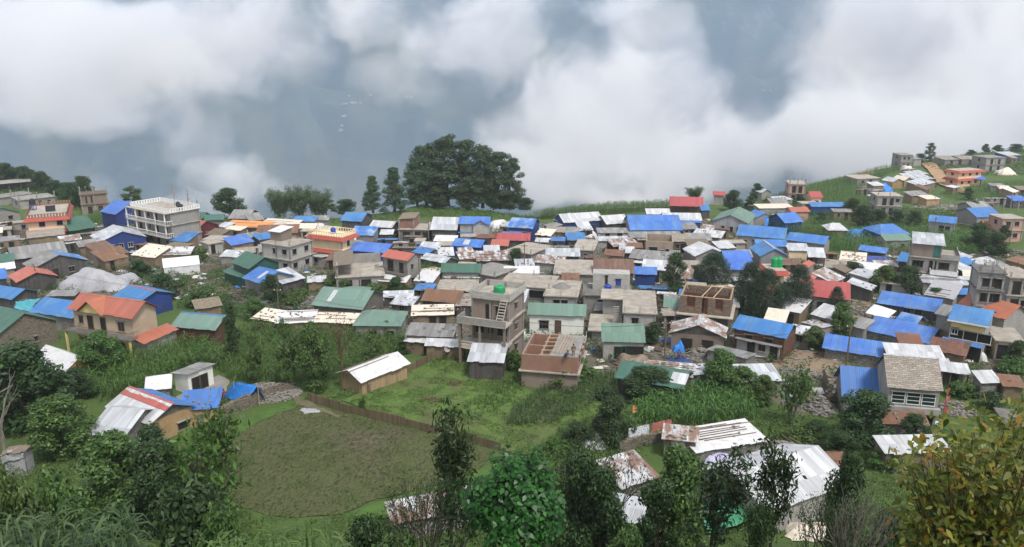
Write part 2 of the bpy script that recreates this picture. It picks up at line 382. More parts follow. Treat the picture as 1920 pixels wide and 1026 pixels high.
def cloud_mat():
    t = NT('cloud_vapour'); t.t.nodes.remove(t.b)
    co = t.coord(); acc = None
    wv = t.n('TexNoise'); wv.inputs['Scale'].default_value = .007; wv.inputs['Detail'].default_value = 3; t.l(co, wv.inputs['Vector'])
    w0 = t.n('VectorMath', operation='SUBTRACT'); t.l(wv.outputs['Color'], w0.inputs[0]); w0.inputs[1].default_value = (.5, .5, .5)
    w1 = t.n('VectorMath', operation='SCALE'); t.l(w0.outputs[0], w1.inputs[0]); w1.inputs['Scale'].default_value = 130
    w2 = t.n('VectorMath', operation='ADD'); t.l(co, w2.inputs[0]); t.l(w1.outputs[0], w2.inputs[1])
    for (u, v, ru, rv, dist, w) in CLOUD:
        c = atd(u, v, dist); k = dist / FPX
        s = t.n('VectorMath', operation='SUBTRACT'); t.l(w2.outputs[0], s.inputs[0]); s.inputs[1].default_value = tuple(c)
        m = t.n('VectorMath', operation='MULTIPLY'); t.l(s.outputs[0], m.inputs[0]); m.inputs[1].default_value = (1 / (ru * k * 1.3), 1 / (max(ru, rv) * k * .9), 1 / (rv * k * 1.3))
        d = t.n('VectorMath', operation='LENGTH'); t.l(m.outputs[0], d.inputs[0])
        q = t.math('MULTIPLY', t.math('SUBTRACT', 1.0, d.outputs['Value'], True), w)
        acc = q if acc is None else t.math('ADD', acc, q)
    n = t.noise(w2.outputs[0], .0075, 10, .64)
    f = t.math('ADD', t.math('MULTIPLY', acc, 1.0), t.math('MULTIPLY', t.math('SUBTRACT', n, .52), 4.2))
    gate = t.ramp(acc, [(.0, 0), (.2, 1)])
    dens = t.math('MULTIPLY', t.math('MULTIPLY', t.ramp(f, [(.0, 0), (.27, .15), (.68, 1)]), gate), CLOUD_DENS)
    dens = t.math('ADD', dens, VALLEY_HAZE)
    vp = t.n('VolumePrincipled'); t.l(t.mix(t.ramp(f, [(.0, 0), (.16, 1)]), (.44, .60, .86), (.93, .912, .903)), vp.inputs['Color']); vp.inputs['Anisotropy'].default_value = .1
    t.l(dens, vp.inputs['Density']); t.l(vp.outputs[0], t.o.inputs['Volume'])
    return t.m
CLOUD_DENS, VALLEY_HAZE = .06, .00064
_cm = MB().bx(-1500, 1500, 760, 1660, -560, 330).build('clouds', cloud_mat())
tag(_cm, kind='stuff'); _cm['label'] = 'white valley clouds drifting before the far slope'
# ---------------------------------------------------------------- house builders
# roofs
BLUE = m_sheet('blue_sheet', (.042, .145, .39), dirt=(.09, .13, .21), pitch=.2, panel=.16, rough=.5)
BLUE2 = m_sheet('bright_blue_sheet', (.040, .140, .42), dirt=(.10, .15, .24), fade=(.085, .20, .42), pitch=.2, panel=.15, rough=.45)
BLUEF = m_sheet('faded_blue_sheet', (.03, .14, .45), fade=(.34, .42, .52), panel=.3)
GREEN = m_sheet('green_sheet', (.045, .115, .085), dirt=(.07, .09, .07), panel=.13, rough=.5)
GREENP = m_sheet('pale_green_sheet', (.115, .195, .16), dirt=(.14, .16, .13), panel=.12, rough=.5)
REDR = m_sheet('red_sheet', (.34, .082, .07), dirt=(.24, .11, .09), panel=.14)
ORANGE = m_sheet('orange_red_sheet', (.33, .105, .07), dirt=(.24, .10, .075), panel=.1)
WHITES = m_sheet('bright_zinc_sheet', (.43, .44, .46), dirt=(.24, .24, .24), panel=.24, rough=.4)
ZINC = m_sheet('zinc_sheet', (.38, .40, .43), dirt=(.22, .21, .20), panel=.3, rough=.45)
GREYS = m_sheet('weathered_grey_sheet', (.20, .20, .20), dirt=(.12, .105, .09), panel=.3, rough=.7)
PATCH = m_sheet('patched_zinc_sheet', (.42, .43, .45), dirt=(.2, .17, .14), rust=.55, panel=.38)
RUST = m_sheet('rusty_sheet', (.15, .085, .062), dirt=(.09, .06, .045), rust=.5, panel=.35, rough=.8)
BROWNS = m_sheet('brown_sheet', (.115, .065, .052), dirt=(.19, .12, .09), panel=.18, rough=.7)
def m_slate(name, c1, c2, gap):
    t = NT(name); co = t.coord(); sx = t.n('SeparateXYZ'); t.l(co, sx.inputs[0]); wob = t.noise(co, 2.0, 3); cb = t.n('CombineXYZ'); t.l(t.math('ADD', sx.outputs[0], t.math('MULTIPLY', wob, .5)), cb.inputs[0]); t.l(t.math('ADD', sx.outputs[1], t.math('MULTIPLY', wob, .25)), cb.inputs[1])
    br = t.n('TexBrick'); t.l(cb.outputs[0], br.inputs['Vector']); br.inputs['Color1'].default_value = (*c1, 1); br.inputs['Color2'].default_value = (*c2, 1); br.inputs['Mortar'].default_value = (*gap, 1); br.inputs['Scale'].default_value = 1; br.inputs['Brick Width'].default_value = .62; br.inputs['Row Height'].default_value = .2; br.inputs['Mortar Size'].default_value = .022
    t.col(t.vary(t.mix(t.ramp(t.noise(co, 1.1, 5), [(.4, 0), (.75, .6)]), br.outputs[0], tuple(x * .6 for x in c1)), .15)).rough(.9); t.bump(br.outputs['Fac'], -.6, .05); return t.m
SLATE = m_slate('slate_roof', (.34, .30, .26), (.20, .175, .15), (.07, .06, .05))
STRAW = m_plain('weathered_boards', (.20, .165, .12), (.10, .085, .065), 3.0, bump=.5)
CONC = m_plain('pale_concrete_slab', (.36, .325, .275), (.20, .18, .155), .8, bump=.15)
CONC2 = m_plain('grey_concrete_slab', (.25, .24, .225), (.14, .135, .125), .6, bump=.15)
CONCD = m_plain('dark_concrete', (.15, .145, .135), (.085, .08, .075), .8, bump=.15)
WTARP = m_tarp('white_tarp', (.50, .50, .51), (.27, .26, .25))
CTARP = m_tarp('cream_tarp', (.56, .50, .42), (.36, .31, .25))
GTARP = m_tarp('grey_tarp', (.29, .29, .31), (.20, .20, .21), wr=.8)
BTARP = m_tarp('blue_tarp', (.025, .17, .52), (.02, .09, .36), wr=.6)
DTARP = m_tarp('navy_tarp', (.03, .06, .24), (.02, .03, .12), wr=.6)
OTARP = m_tarp('orange_tarp', (.58, .24, .075), (.42, .2, .08))
TTARP = m_tarp('teal_tarp', (.07, .30, .36), (.04, .2, .3))
GRTARP = m_tarp('green_tarp', (.05, .22, .12), (.03, .12, .07))
BRTARP = m_tarp('brown_tarp', (.19, .15, .115), (.12, .09, .07))
# walls
BLOCK = m_blocks('grey_block_wall', (.255, .245, .23), (.17, .165, .155))
BLOCKL = m_blocks('pale_block_wall', (.36, .35, .33), (.27, .26, .24))
BRICK = m_blocks('brown_brick_wall', (.20, .15, .12), (.19, .17, .15), .24, .09)
BRICKR = m_blocks('red_brick_wall', (.25, .115, .075), (.21, .16, .13), .24, .09)
PLAST = m_plain('grey_plaster', (.30, .29, .275), (.2, .19, .18), .7, bump=.1)
STONE = m_stone('dry_stone_wall', (.10, .085, .065), (.25, .215, .17))
STONEG = m_stone('grey_stone_wall', (.12, .115, .11), (.27, .26, .24))
MUD = m_plain('mud_wall', (.20, .15, .10), (.12, .09, .06), .9, bump=.3)
MUDY = m_plain('ochre_mud_wall', (.33, .22, .115), (.22, .15, .08), .9, bump=.3)
STRAWW = m_planks('bamboo_mat_wall', (.36, .26, .15), .09, 0)
PLANK = m_planks('brown_plank_wall', (.115, .052, .035), .2)
PLANKG = m_planks('grey_plank_wall', (.13, .12, .105), .18, 0)
DARKW = m_planks('dark_board_wall', (.075, .07, .068), .3, 0)
BLUEW = m_sheet('blue_sheet_wall', (.016, .046, .17), dirt=(.03, .045, .09), panel=.12, pitch=.25)  # wall blue darkened to navy, shade under the eaves put into the colour
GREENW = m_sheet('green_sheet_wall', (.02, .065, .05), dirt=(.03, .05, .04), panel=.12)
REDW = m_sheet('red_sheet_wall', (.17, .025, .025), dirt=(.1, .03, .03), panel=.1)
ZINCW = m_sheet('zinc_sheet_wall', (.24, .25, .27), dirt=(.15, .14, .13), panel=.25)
CREAM = m_plain('cream_paint', (.66, .55, .36), (.52, .42, .27), .5, var=.05)
PEACH = m_plain('peach_paint', (.66, .44, .29), (.55, .36, .24), .5, var=.05)
YELLOW = m_plain('yellow_paint', (.62, .50, .22), (.45, .36, .17), .5, var=.05)
WHITEP = m_plain('white_paint', (.62, .64, .60), (.50, .51, .47), .5, var=.05)
WHITED = m_plain('white_trim', (.66, .66, .65), (.5, .5, .49), 1.5, var=.05)
TAN = m_plain('tan_paint', (.40, .315, .225), (.30, .235, .17), .5, var=.05)
PINK = m_plain('pink_plaster', (.42, .25, .2), (.3, .19, .15), .5, var=.05)
TERRA = m_plain('terracotta_band', (.33, .07, .05), (.24, .06, .045), 1.5, var=.05)
WOOD = m_plain('weathered_timber', (.16, .11, .07), (.08, .06, .045), 4.0, var=.25)
WOODL = m_plain('pale_timber', (.40, .30, .19), (.28, .2, .13), 4.0, var=.2)
STEEL = m_plain('dark_steel', (.05, .048, .045), (.09, .05, .035), 5.0, rough=.6)
GLASS = NT('dark_glass'); GLASS.col((.012, .014, .016)).rough(.12); GLASS = GLASS.m
SHADE = m_plain('unlit_opening', (.012, .011, .01), (.02, .018, .016), 1.0, rough=1)  # near-black colour stands in for the shade inside openings
TEALF = m_plain('teal_paint', (.03, .13, .12), (.02, .09, .085), 2.0)
BLUEP = m_plain('blue_paint', (.02, .05, .30), (.02, .04, .2), 2.0)
STON = m_plain('loose_stone', (.23, .215, .19), (.12, .11, .10), 2.5, var=.2)
TANKB = m_plain('blue_tank', (.02, .05, .32), (.02, .045, .26), 2, rough=.4, var=.05)
TANKK = m_plain('black_tank', (.012, .013, .015), (.02, .02, .02), 2, rough=.4, var=.05)
TANKG = m_plain('green_tank', (.01, .25, .08), (.01, .2, .07), 2, rough=.4, var=.05)
OVERLAP = []

def lerp(a, b, t): return tuple(a[i] + (b[i] - a[i]) * t for i in range(3))
def strips(mb, a, b, c, d, th=.05, w=.85, jl=.07, jz=.02, rnd=None):
    """a roof slope a-b (eave) to d-c (top) laid as overlapping sheets"""
    rnd = rnd or random
    L = (Vector(b) - Vector(a)).length; n = max(1, round(L / w)); up = (Vector(b) - Vector(a)).cross(Vector(d) - Vector(a)).normalized()
    if up.z < 0: up = -up
    for i in range(n):
        t0, t1 = i / n, (i + 1) / n + (.012 if i < n - 1 else 0)
        e = rnd.uniform(-jl, jl) / max(.5, (Vector(d) - Vector(a)).length)
        p = [lerp(a, b, t0), lerp(a, b, t1), lerp(d, c, t1), lerp(d, c, t0)]
        p[0] = lerp(p[0], p[3], e); p[1] = lerp(p[1], p[2], e + rnd.uniform(-.01, .01))
        o = up * (rnd.uniform(0, jz) + .004 * (i % 2))
        top = [Vector(q) + o for q in p]; bot = [q - up * th for q in top]
        mb.hexa([tuple(q) for q in bot] + [tuple(q) for q in top])
def frame_of(A, B, h, base=None):
    mid = at((A[0] + B[0]) / 2, (A[1] + B[1]) / 2, h); z0 = mid[2]
    a = Vector(atz(*A, z0)); b = Vector(atz(*B, z0))
    d = (b - a); yaw = math.atan2(d.y, d.x)
    return a, b, d.length, yaw, z0
def solve(f, lo, hi):
    flo = f(lo)
    for _ in range(40):
        m = (lo + hi) / 2
        if (f(m) > 0) == (flo > 0): lo = m
        else: hi = m
    return (lo + hi) / 2
def pdepth(a, b, yaw, C, z, lo=1.0, hi=30):
    """depth of a corner seen at pixel C at height z, measured square to the front edge"""
    p = Vector(atz(*C, z)); n = Vector((-math.sin(yaw), math.cos(yaw), 0))
    return max(lo, min(hi, (p - b).dot(n)))
def window(parent, x, y, z, w, h, side, fm, gm=GLASS, mull=1, rail=0, name='window'):
    """a framed window standing 3 cm proud of the wall; side: 'f','l','r','b' = which way the wall faces"""
    m = MB(); t = .07; d0 = .05
    def put(mb, x0, x1, z0, z1, dep):
        if side == 'f': mb.bx(x + x0, x + x1, y - dep, y + .04, z + z0, z + z1)
        elif side == 'b': mb.bx(x + x0, x + x1, y - .04, y + dep, z + z0, z + z1)
        elif side == 'r': mb.bx(x - .04, x + dep, y + x0, y + x1, z + z0, z + z1)
        else: mb.bx(x - dep, x + .04, y + x0, y + x1, z + z0, z + z1)
    put(m, -w / 2, w / 2, 0, t, d0); put(m, -w / 2, w / 2, h - t, h, d0); put(m, -w / 2, -w / 2 + t, t, h - t, d0); put(m, w / 2 - t, w / 2, t, h - t, d0)
    for i in range(mull):
        q = -w / 2 + w * (i + 1) / (mull + 1); put(m, q - .03, q + .03, t, h - t, d0 * .8)
    for i in range(rail):
        q = h * (i + 1) / (rail + 1); put(m, -w / 2 + t, w / 2 - t, q - .03, q + .03, d0 * .7)
    f = m.build(name, fm, parent); g_ = MB(); put(g_, -w / 2 + t * .5, w / 2 - t * .5, t * .5, h - t * .5, .015); g_.build('pane', gm, f)
    s_ = MB(); put(s_, -w / 2 - .1, w / 2 + .1, -.1, -.005, .14); s_.build('sill', CONC2, f); s_ = MB(); put(s_, -w / 2 - .12, w / 2 + .12, h + .005, h + .09, .26); s_.build('lintel', CONC2, f)
    return f
def door(parent, x, y, z, w, h, side, m_=WOOD, fm=WOOD):
    m = MB()
    def put(mb, x0, x1, z0, z1, dep):
        if side == 'f': mb.bx(x + x0, x + x1, y - dep, y + .04, z + z0, z + z1)
        elif side == 'r': mb.bx(x - .04, x + dep, y + x0, y + x1, z + z0, z + z1)
        else: mb.bx(x - dep, x + .04, y + x0, y + x1, z + z0, z + z1)
    put(m, -w / 2, w / 2, 0, h, .03); d = m.build('door', m_, parent)
    k = MB(); put(k, -w / 2 - .07, -w / 2, 0, h + .07, .06); put(k, w / 2, w / 2 + .07, 0, h + .07, .06); put(k, -w / 2, w / 2, h, h + .07, .06); k.build('frame', fm, d)
    return d
def fronts(root, L, y, z, spec, side='f', fm=WOOD, x=None, gm=GLASS):
    """spec: list of (kind, position 0-1 along the wall, width, sill, height)"""
    for it in spec:
        k, t, w, s, h = it[:5]; q = -L / 2 + t * L
        X, Y = (q, y) if side in 'fb' else (x, q)
        if k == 'w': window(root, X, Y, z + s, w, h, side, fm, gm, mull=1 if w < 1.5 else 2)
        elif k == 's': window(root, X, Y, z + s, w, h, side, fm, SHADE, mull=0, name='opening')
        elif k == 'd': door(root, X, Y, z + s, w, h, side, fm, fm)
        elif k == 'o': door(root, X, Y, z + s, w, h, side, SHADE, fm)  # open doorway: a dark slab painted as its unlit inside
W1 = lambda t, w=1.1, s=1.0, h=1.1: ('w', t, w, s, h)
D1 = lambda t, w=.95, s=0.05, h=2.0: ('d', t, w, s, h)
O1 = lambda t, w=1.1, s=0.05, h=2.1: ('o', t, w, s, h)
GRP = 'houses of the hillside village'
_RS = []
def rstone(root, x, y, zf):
    if not _RS:
        for _ in range(4):
            m = MB(); stone_mesh(m, (0, 0, 0), (1.5, 1, .8)); o = m.build('roof_stone', STON); _RS.append(o.data); bpy.data.objects.remove(o)
    s = random.uniform(.14, .28); o = obj('roof_stone', random.choice(_RS), root); o.location = (x, y, zf(y) + s * .35); o.scale = (s, s, s); o.rotation_euler.z = random.uniform(0, 6)
def weights(root, L, D, zf, n, k):
    """stones and poles that hold the sheets down"""
    for _ in range(n): rstone(root, random.uniform(-L / 2 + .3, L / 2 - .3), random.uniform(-D / 2 + .2, D / 2 - .2), zf)
def poles(root, L, D, zf, n):
    for _ in range(n):
        y = random.uniform(-D / 2, D / 2); x = random.uniform(-L * .2, L * .2); l = random.uniform(.3, .45) * L; r = random.uniform(-.04, .04)
        MB().tube((x - l, y, zf(y) + .1), (x + l, y + r * l, zf(y + r * l) + .1), .045, .04, 5).build('roof_pole', WOOD, root)
def found(L, D, root_z, yaw, cx, cy):
    lo = root_z
    for sx in (-.5, .5):
        for sy in (-.5, .5):
            x = cx + sx * L * math.cos(yaw) - sy * D * math.sin(yaw); y = cy + sx * L * math.sin(yaw) + sy * D * math.cos(yaw); lo = min(lo, g(x, y))
    return lo - root_z - .4
def G(A, B, rv, h, roof, wall, label, k=.42, C=None, D=None, roof2=None, win=(), side=(), lside=(), ov=.4, open=False, name='gable_house', cat='house', fm=WOOD, ridge=None, stones=0, npole=0, group=GRP, jl=.07, vent=None, gable=None, up=0, hip=0):
    """gable roof, ridge parallel to the front eave A-B; rv = pixel row of the ridge, or D = depth in metres, or C = pixel of the back eave corner on the B side"""
    a, b, L, yaw, z0 = frame_of(A, B, h); n = Vector((-math.sin(yaw), math.cos(yaw), 0)); mid = (a + b) / 2
    if D is None:
        if C is not None: D = pdepth(a, b, yaw, C, z0)
        else: D = 2 * solve(lambda d: proj(mid + n * d + Vector((0, 0, d * k)))[1] - rv, .5, 14)
    rise = D / 2 * k; c = mid + n * (D / 2); gz0 = g(c.x, c.y); H = z0 - gz0
    root = empty(name, (c.x, c.y, gz0), yaw, label, cat, group); OVERLAP.append((root, L, D))
    r = MB(); l2, d2 = L / 2, D / 2; hp = hip
    strips(r, (-l2, -d2, H), (l2, -d2, H), (l2 - hp, 0, H + rise), (-l2 + hp, 0, H + rise), jl=jl)
    if roof2 is None: strips(r, (l2, d2, H), (-l2, d2, H), (-l2 + hp, 0, H + rise), (l2 - hp, 0, H + rise), jl=jl)
    else:
        q = MB(); strips(q, (l2, d2, H), (-l2, d2, H), (-l2 + hp, 0, H + rise), (l2 - hp, 0, H + rise), jl=jl); q.build('back_roof', roof2, root)
    if hp:
        strips(r, (l2, -d2, H), (l2, d2, H), (l2 - hp, .02, H + rise), (l2 - hp, -.02, H + rise), jl=jl); strips(r, (-l2, d2, H), (-l2, -d2, H), (-l2 + hp, -.02, H + rise), (-l2 + hp, .02, H + rise), jl=jl)
    r.build('roof', roof, root)
    if ridge is not None: MB().hexa([(-l2, -.18, H + rise - .05), (l2, -.18, H + rise - .05), (l2, .18, H + rise - .05), (-l2, .18, H + rise - .05), (-l2, -.1, H + rise + .05), (l2, -.1, H + rise + .05), (l2, .1, H + rise + .05), (-l2, .1, H + rise + .05)]).build('ridge_cap', ridge, root)
    wl_, wd = l2 - ov, d2 - ov; ze = H + ov * k - .09; zr = H + rise - .09; lo = found(L, D, gz0, yaw, c.x, c.y)
    if hp: zr = ze
    W = MB()
    if open:
        W.prism([(wd, lo), (wd, ze), (wd - .15, ze), (wd - .15, lo)], -wl_, wl_)
        for s in (-1, 1): W.prism([(-wd, ze - .02), (wd - .15, ze - .02), (0, zr)], s * wl_ - .05, s * wl_ + .05)
        W.build('wall', wall, root)
        for i in range(4):
            x = -wl_ + 2 * wl_ * i / 3; MB().bx(x - .08, x + .08, -wd, -wd + .16, lo, ze).build('post', WOOD, root)
    else:
        W.prism([(-wd, lo), (-wd, ze), (0, zr), (wd, ze), (wd, lo)], -wl_, wl_); W.build('wall', wall, root)
        if gable is not None:
            q = MB()
            for s in (-1, 1): q.prism([(-wd, ze), (0, zr), (wd, ze)], s * wl_ - .02, s * wl_ + .02)
            q.build('gable_boards', gable, root)
        fronts(root, 2 * wl_, -wd, up, win, 'f', fm); fronts(root, 2 * wd, 0, up, side, 'r', fm, wl_); fronts(root, 2 * wd, 0, up, lside, 'l', fm, -wl_)
    zf = lambda y: H + rise - abs(y) * k
    if stones: weights(root, L, D, zf, stones, k)
    if npole: poles(root, L, D, zf, npole)
    if vent is not None:   # pale translucent roof panel
        t, w = vent; x = -l2 + L * t; yy = -d2 * .35
        MB().hexa([(x, -d2 * .75, H + d2 * .25 * k + .03), (x + w, -d2 * .75, H + d2 * .25 * k + .03), (x + w, -d2 * .15, H + d2 * .85 * k + .03), (x, -d2 * .15, H + d2 * .85 * k + .03)] + [(x, -d2 * .75, H + d2 * .25 * k + .07), (x + w, -d2 * .75, H + d2 * .25 * k + .07), (x + w, -d2 * .15, H + d2 * .85 * k + .07), (x, -d2 * .15, H + d2 * .85 * k + .07)]).build('roof_light', WHITES, root)
    root['_dim'] = (L, D, H)
    return root
def E(A, B, rise, D, h, roof, wall, label, roof2=None, win=(), ov=.35, name='gable_house', cat='house', fm=WOOD, gable=None, stones=0, group=GRP, jl=.07, side=(), lside=(), ridge=None, npole=0):
    """gable end towards the viewer: A, B are the two front eave corners"""
    a, b, L, yaw, z0 = frame_of(A, B, h); n = Vector((-math.sin(yaw), math.cos(yaw), 0)); mid = (a + b) / 2
    c = mid + n * (D / 2); gz0 = g(c.x, c.y); H = z0 - gz0; l2, d2 = L / 2, D / 2; k = rise / l2
    root = empty(name, (c.x, c.y, gz0), yaw, label, cat, group); OVERLAP.append((root, L, D))
    r = MB(); strips(r, (-l2, d2, H), (-l2, -d2, H), (0, -d2, H + rise), (0, d2, H + rise), jl=jl)
    if roof2 is None: strips(r, (l2, -d2, H), (l2, d2, H), (0, d2, H + rise), (0, -d2, H + rise), jl=jl)
    else: q = MB(); strips(q, (l2, -d2, H), (l2, d2, H), (0, d2, H + rise), (0, -d2, H + rise), jl=jl); q.build('right_roof', roof2, root)
    r.build('roof', roof, root)
    if ridge is not None: MB().bx(-.2, .2, -d2, d2, H + rise - .03, H + rise + .06).build('ridge_cap', ridge, root)
    wl_, wd = l2 - ov, d2 - ov; ze = H + ov * k - .09; zr = H + rise - .09; lo = found(L, D, gz0, yaw, c.x, c.y)
    W = MB(); m = len(W.v); P = [(-wl_, lo), (wl_, lo), (wl_, ze), (0, zr), (-wl_, ze)]
    W.v += [(x, -wd, z) for x, z in P] + [(x, wd, z) for x, z in P]; W.f.append((0, 1, 2, 3, 4)); W.f.append((9, 8, 7, 6, 5))
    for i in range(5): j = (i + 1) % 5; W.f.append((j, i, 5 + i, 5 + j))
    W.build('wall', wall, root)
    if gable is not None:
        q = MB(); q.v += [(x, y, z) for y in (-wd - .03, -wd - .005) for x, z in ((-wl_, ze), (wl_, ze), (0, zr))]; q.f += [(0, 1, 2), (5, 4, 3), (0, 3, 4, 1), (1, 4, 5, 2), (2, 5, 3, 0)]; q.build('gable_boards', gable, root)
    fronts(root, 2 * wl_, -wd, 0, win, 'f', fm); fronts(root, 2 * wd, 0, 0, side, 'r', fm, wl_); fronts(root, 2 * wd, 0, 0, lside, 'l', fm, -wl_)
    if stones:
        for _ in range(stones): x = random.uniform(-l2 + .2, l2 - .2); rstone(root, x, random.uniform(-d2 + .2, d2 - .2), lambda y: H + rise - abs(x) * k)
    root['_dim'] = (L, D, H)
    return root
def ER(r0, r1, W, h, rise, *a, **kw):
    """gable house from its ridge: r0, r1 = pixels of the ridge's near and far ends, W = width, h = eave height"""
    z = at(*r0, h + rise)[2]; p = Vector(atz(*r0, z)); q = Vector(atz(*r1, z)); n = (q - p); D = kw.pop('D', None) or n.length; n.normalize(); s = Vector((n.y, -n.x, 0)) * (W / 2)
    e = Vector((0, 0, -rise)); A = proj(p - s + e)[:2]; B = proj(p + s + e)[:2]
    return E(A, B, rise, D, h, *a, **kw)
def S(A, B, bv, h, roof, wall, label, k=.12, D=None, C=None, win=(), side=(), lside=(), ov=.3, open=False, name='tin_shed', cat='shed', fm=WOOD, stones=0, group=GRP, jl=.1, npole=0, up=0):
    """single-pitch roof, front edge A-B; k = how much it climbs towards the back"""
    a, b, L, yaw, z0 = frame_of(A, B, h); n = Vector((-math.sin(yaw), math.cos(yaw), 0)); mid = (a + b) / 2
    if D is None:
        if C is not None: D = pdepth(a, b, yaw, C, z0)
        else: D = solve(lambda d: proj(mid + n * d + Vector((0, 0, d * k)))[1] - bv, .5, 16)
    if mid.y > 230: D = min(D, 7.5)
    c = mid + n * (D / 2); gz0 = g(c.x, c.y); H = z0 - gz0; l2, d2 = L / 2, D / 2; rise = D * k
    root = empty(name, (c.x, c.y, gz0), yaw, label, cat, group); OVERLAP.append((root, L, D))
    r = MB(); strips(r, (-l2, -d2, H), (l2, -d2, H), (l2, d2, H + rise), (-l2, d2, H + rise), jl=jl); r.build('roof', roof, root)
    wl_, wd = l2 - ov, d2 - ov; z1 = H + ov * k - .1; z2 = H + rise - ov * k - .1; lo = found(L, D, gz0, yaw, c.x, c.y); W = MB()
    if open:
        W.prism([(wd - .15, lo), (wd, lo), (wd, z2), (wd - .15, z2)], -wl_, wl_); W.build('wall', wall, root)
        for i in range(4):
            x = -wl_ + 2 * wl_ * i / 3; MB().bx(x - .07, x + .07, -wd, -wd + .14, lo, z1).build('post', WOOD, root)
    else:
        W.prism([(-wd, lo), (-wd, z1), (wd, z2), (wd, lo)], -wl_, wl_); W.build('wall', wall, root)
        fronts(root, 2 * wl_, -wd, up, win, 'f', fm); fronts(root, 2 * wd, 0, up, side, 'r', fm, wl_); fronts(root, 2 * wd, 0, up, lside, 'l', fm, -wl_)
    zf = lambda y: H + (y + d2) * k
    if stones: weights(root, L, D, zf, stones, k)
    if npole: poles(root, L, D, zf, npole)
    root['_dim'] = (L, D, H)
    return root
def ribs(root, pts, h=.9):
    for x, y, z in pts:
        m = MB()
        for dx, dy in ((-.08, -.08), (.08, .08), (.08, -.08), (-.08, .08)): m.tube((x + dx, y + dy, z), (x + dx * 1.3, y + dy * 1.3, z + h * random.uniform(.7, 1.2)), .022, .022, 4)
        m.build('rebar', STEEL, root)
def F(A, B, D, n, slab, wall, label, C=None, bv=None, st=2.9, ov=.35, win=None, side=None, lside=None, parapet=None, pm=None, rebar=6, name='concrete_house', cat='house', fm=WOOD, cols=True, stubs=0, group=GRP, band=None, gh=None):
    """flat-roofed house of n storeys; A-B is the front edge of the roof slab; C the pixel of the roof's back corner on the B side"""
    h = gh if gh else n * st + .1
    a, b, L, yaw, z0 = frame_of(A, B, h); nn = Vector((-math.sin(yaw), math.cos(yaw), 0)); mid = (a + b) / 2
    if C is not None: D = pdepth(a, b, yaw, C, z0)
    elif bv is not None: D = solve(lambda d: proj(mid + nn * d)[1] - bv, .5, 20)
    if mid.y > 230: D = min(D, 8.5)
    c = mid + nn * (D / 2); gz0 = g(c.x, c.y); H = z0 - gz0; l2, d2 = L / 2, D / 2
    root = empty(name, (c.x, c.y, gz0), yaw, label, cat, group); OVERLAP.append((root, L, D)); lo = found(L, D, gz0, yaw, c.x, c.y); wl_, wd = l2 - ov, d2 - ov
    for i in range(n):
        zt = H - (n - 1 - i) * st; zb = zt - st if i else lo
        MB().bx(-l2, l2, -d2, d2, zt - .16, zt).build('roof_slab' if i == n - 1 else 'floor_slab', slab, root)
        MB().bx(-wl_, wl_, -wd, wd, zb, zt - .16).build('wall', wall, root)
        if cols:
            for x in (-wl_, 0, wl_):
                for y in (-wd, wd): MB().bx(x - .14, x + .14, y - .14, y + .14, zb, zt - .162).build('column', CONC2, root)
        fl = zt - st
        w_ = win if win is not None else [W1(.28), W1(.72)]
        if w_ and isinstance(w_[0], list): w_ = w_[min(i, len(w_) - 1)]
        fronts(root, 2 * wl_, -wd, fl, w_, 'f', fm)
        s_ = side if side is not None else [W1(.5)]
        if s_ and isinstance(s_[0], list): s_ = s_[min(i, len(s_) - 1)]
        fronts(root, 2 * wd, 0, fl, s_, 'r', fm, wl_); fronts(root, 2 * wd, 0, fl, lside if lside is not None else s_, 'l', fm, -wl_)
        if band is not None:
            m = MB(); e = .55; q0, q1 = zt - .85, zt + .02; A_ = [(-l2, -d2), (l2, -d2), (l2, d2), (-l2, d2)]; B_ = [(-l2 - e, -d2 - e), (l2 + e, -d2 - e), (l2 + e, d2 + e), (-l2 - e, d2 + e)]
            for j in range(4):
                a_, b_, c_, d_ = B_[j], B_[(j + 1) % 4], A_[(j + 1) % 4], A_[j]; m.hexa([(*a_, q0), (*b_, q0), (*c_, q0), (*d_, q0), (*a_, q0 + .1), (*b_, q0 + .1), (*c_, q1), (*d_, q1)])
            m.build('eave_band', band, root)
    if parapet:
        hp = .9; m = MB(); pm = pm or wall; t = .11
        if parapet == 'wall':
            m.bx(-l2, l2, -d2, -d2 + t, H, H + hp); m.bx(-l2, l2, d2 - t, d2, H, H + hp); m.bx(-l2, -l2 + t, -d2 + t, d2 - t, H, H + hp); m.bx(l2 - t, l2, -d2 + t, d2 - t, H, H + hp)
        else:
            for z in (H + .08, H + hp): 
                m.bx(-l2, l2, -d2, -d2 + t, z - .08, z + .06); m.bx(-l2, l2, d2 - t, d2, z - .08, z + .06); m.bx(-l2, -l2 + t, -d2 + t, d2 - t, z - .08, z + .06); m.bx(l2 - t, l2, -d2 + t, d2 - t, z - .08, z + .06)
            nx = max(2, round(L / .7)); ny = max(2, round(D / .7)); ww = .16 if parapet == 'baluster' else .42
            for i in range(nx + 1):
                for s in (-1, 1): x = -l2 + ww / 2 + (L - ww) * i / nx; m.bx(x - ww / 2, x + ww / 2, s * (d2 - t / 2) - t * .4, s * (d2 - t / 2) + t * .4, H + .1, H + hp - .06)
            for i in range(ny + 1):
                for s in (-1, 1): y = -d2 + ww / 2 + (D - ww) * i / ny; m.bx(s * (l2 - t / 2) - t * .4, s * (l2 - t / 2) + t * .4, y - ww / 2, y + ww / 2, H + .1, H + hp - .06)
        m.build('parapet', pm, root)
    if rebar:
        pts = [(x, y, H) for x in ((-wl_, 0, wl_) if rebar > 4 else (-wl_, wl_)) for y in (-wd, wd)]; ribs(root, pts)
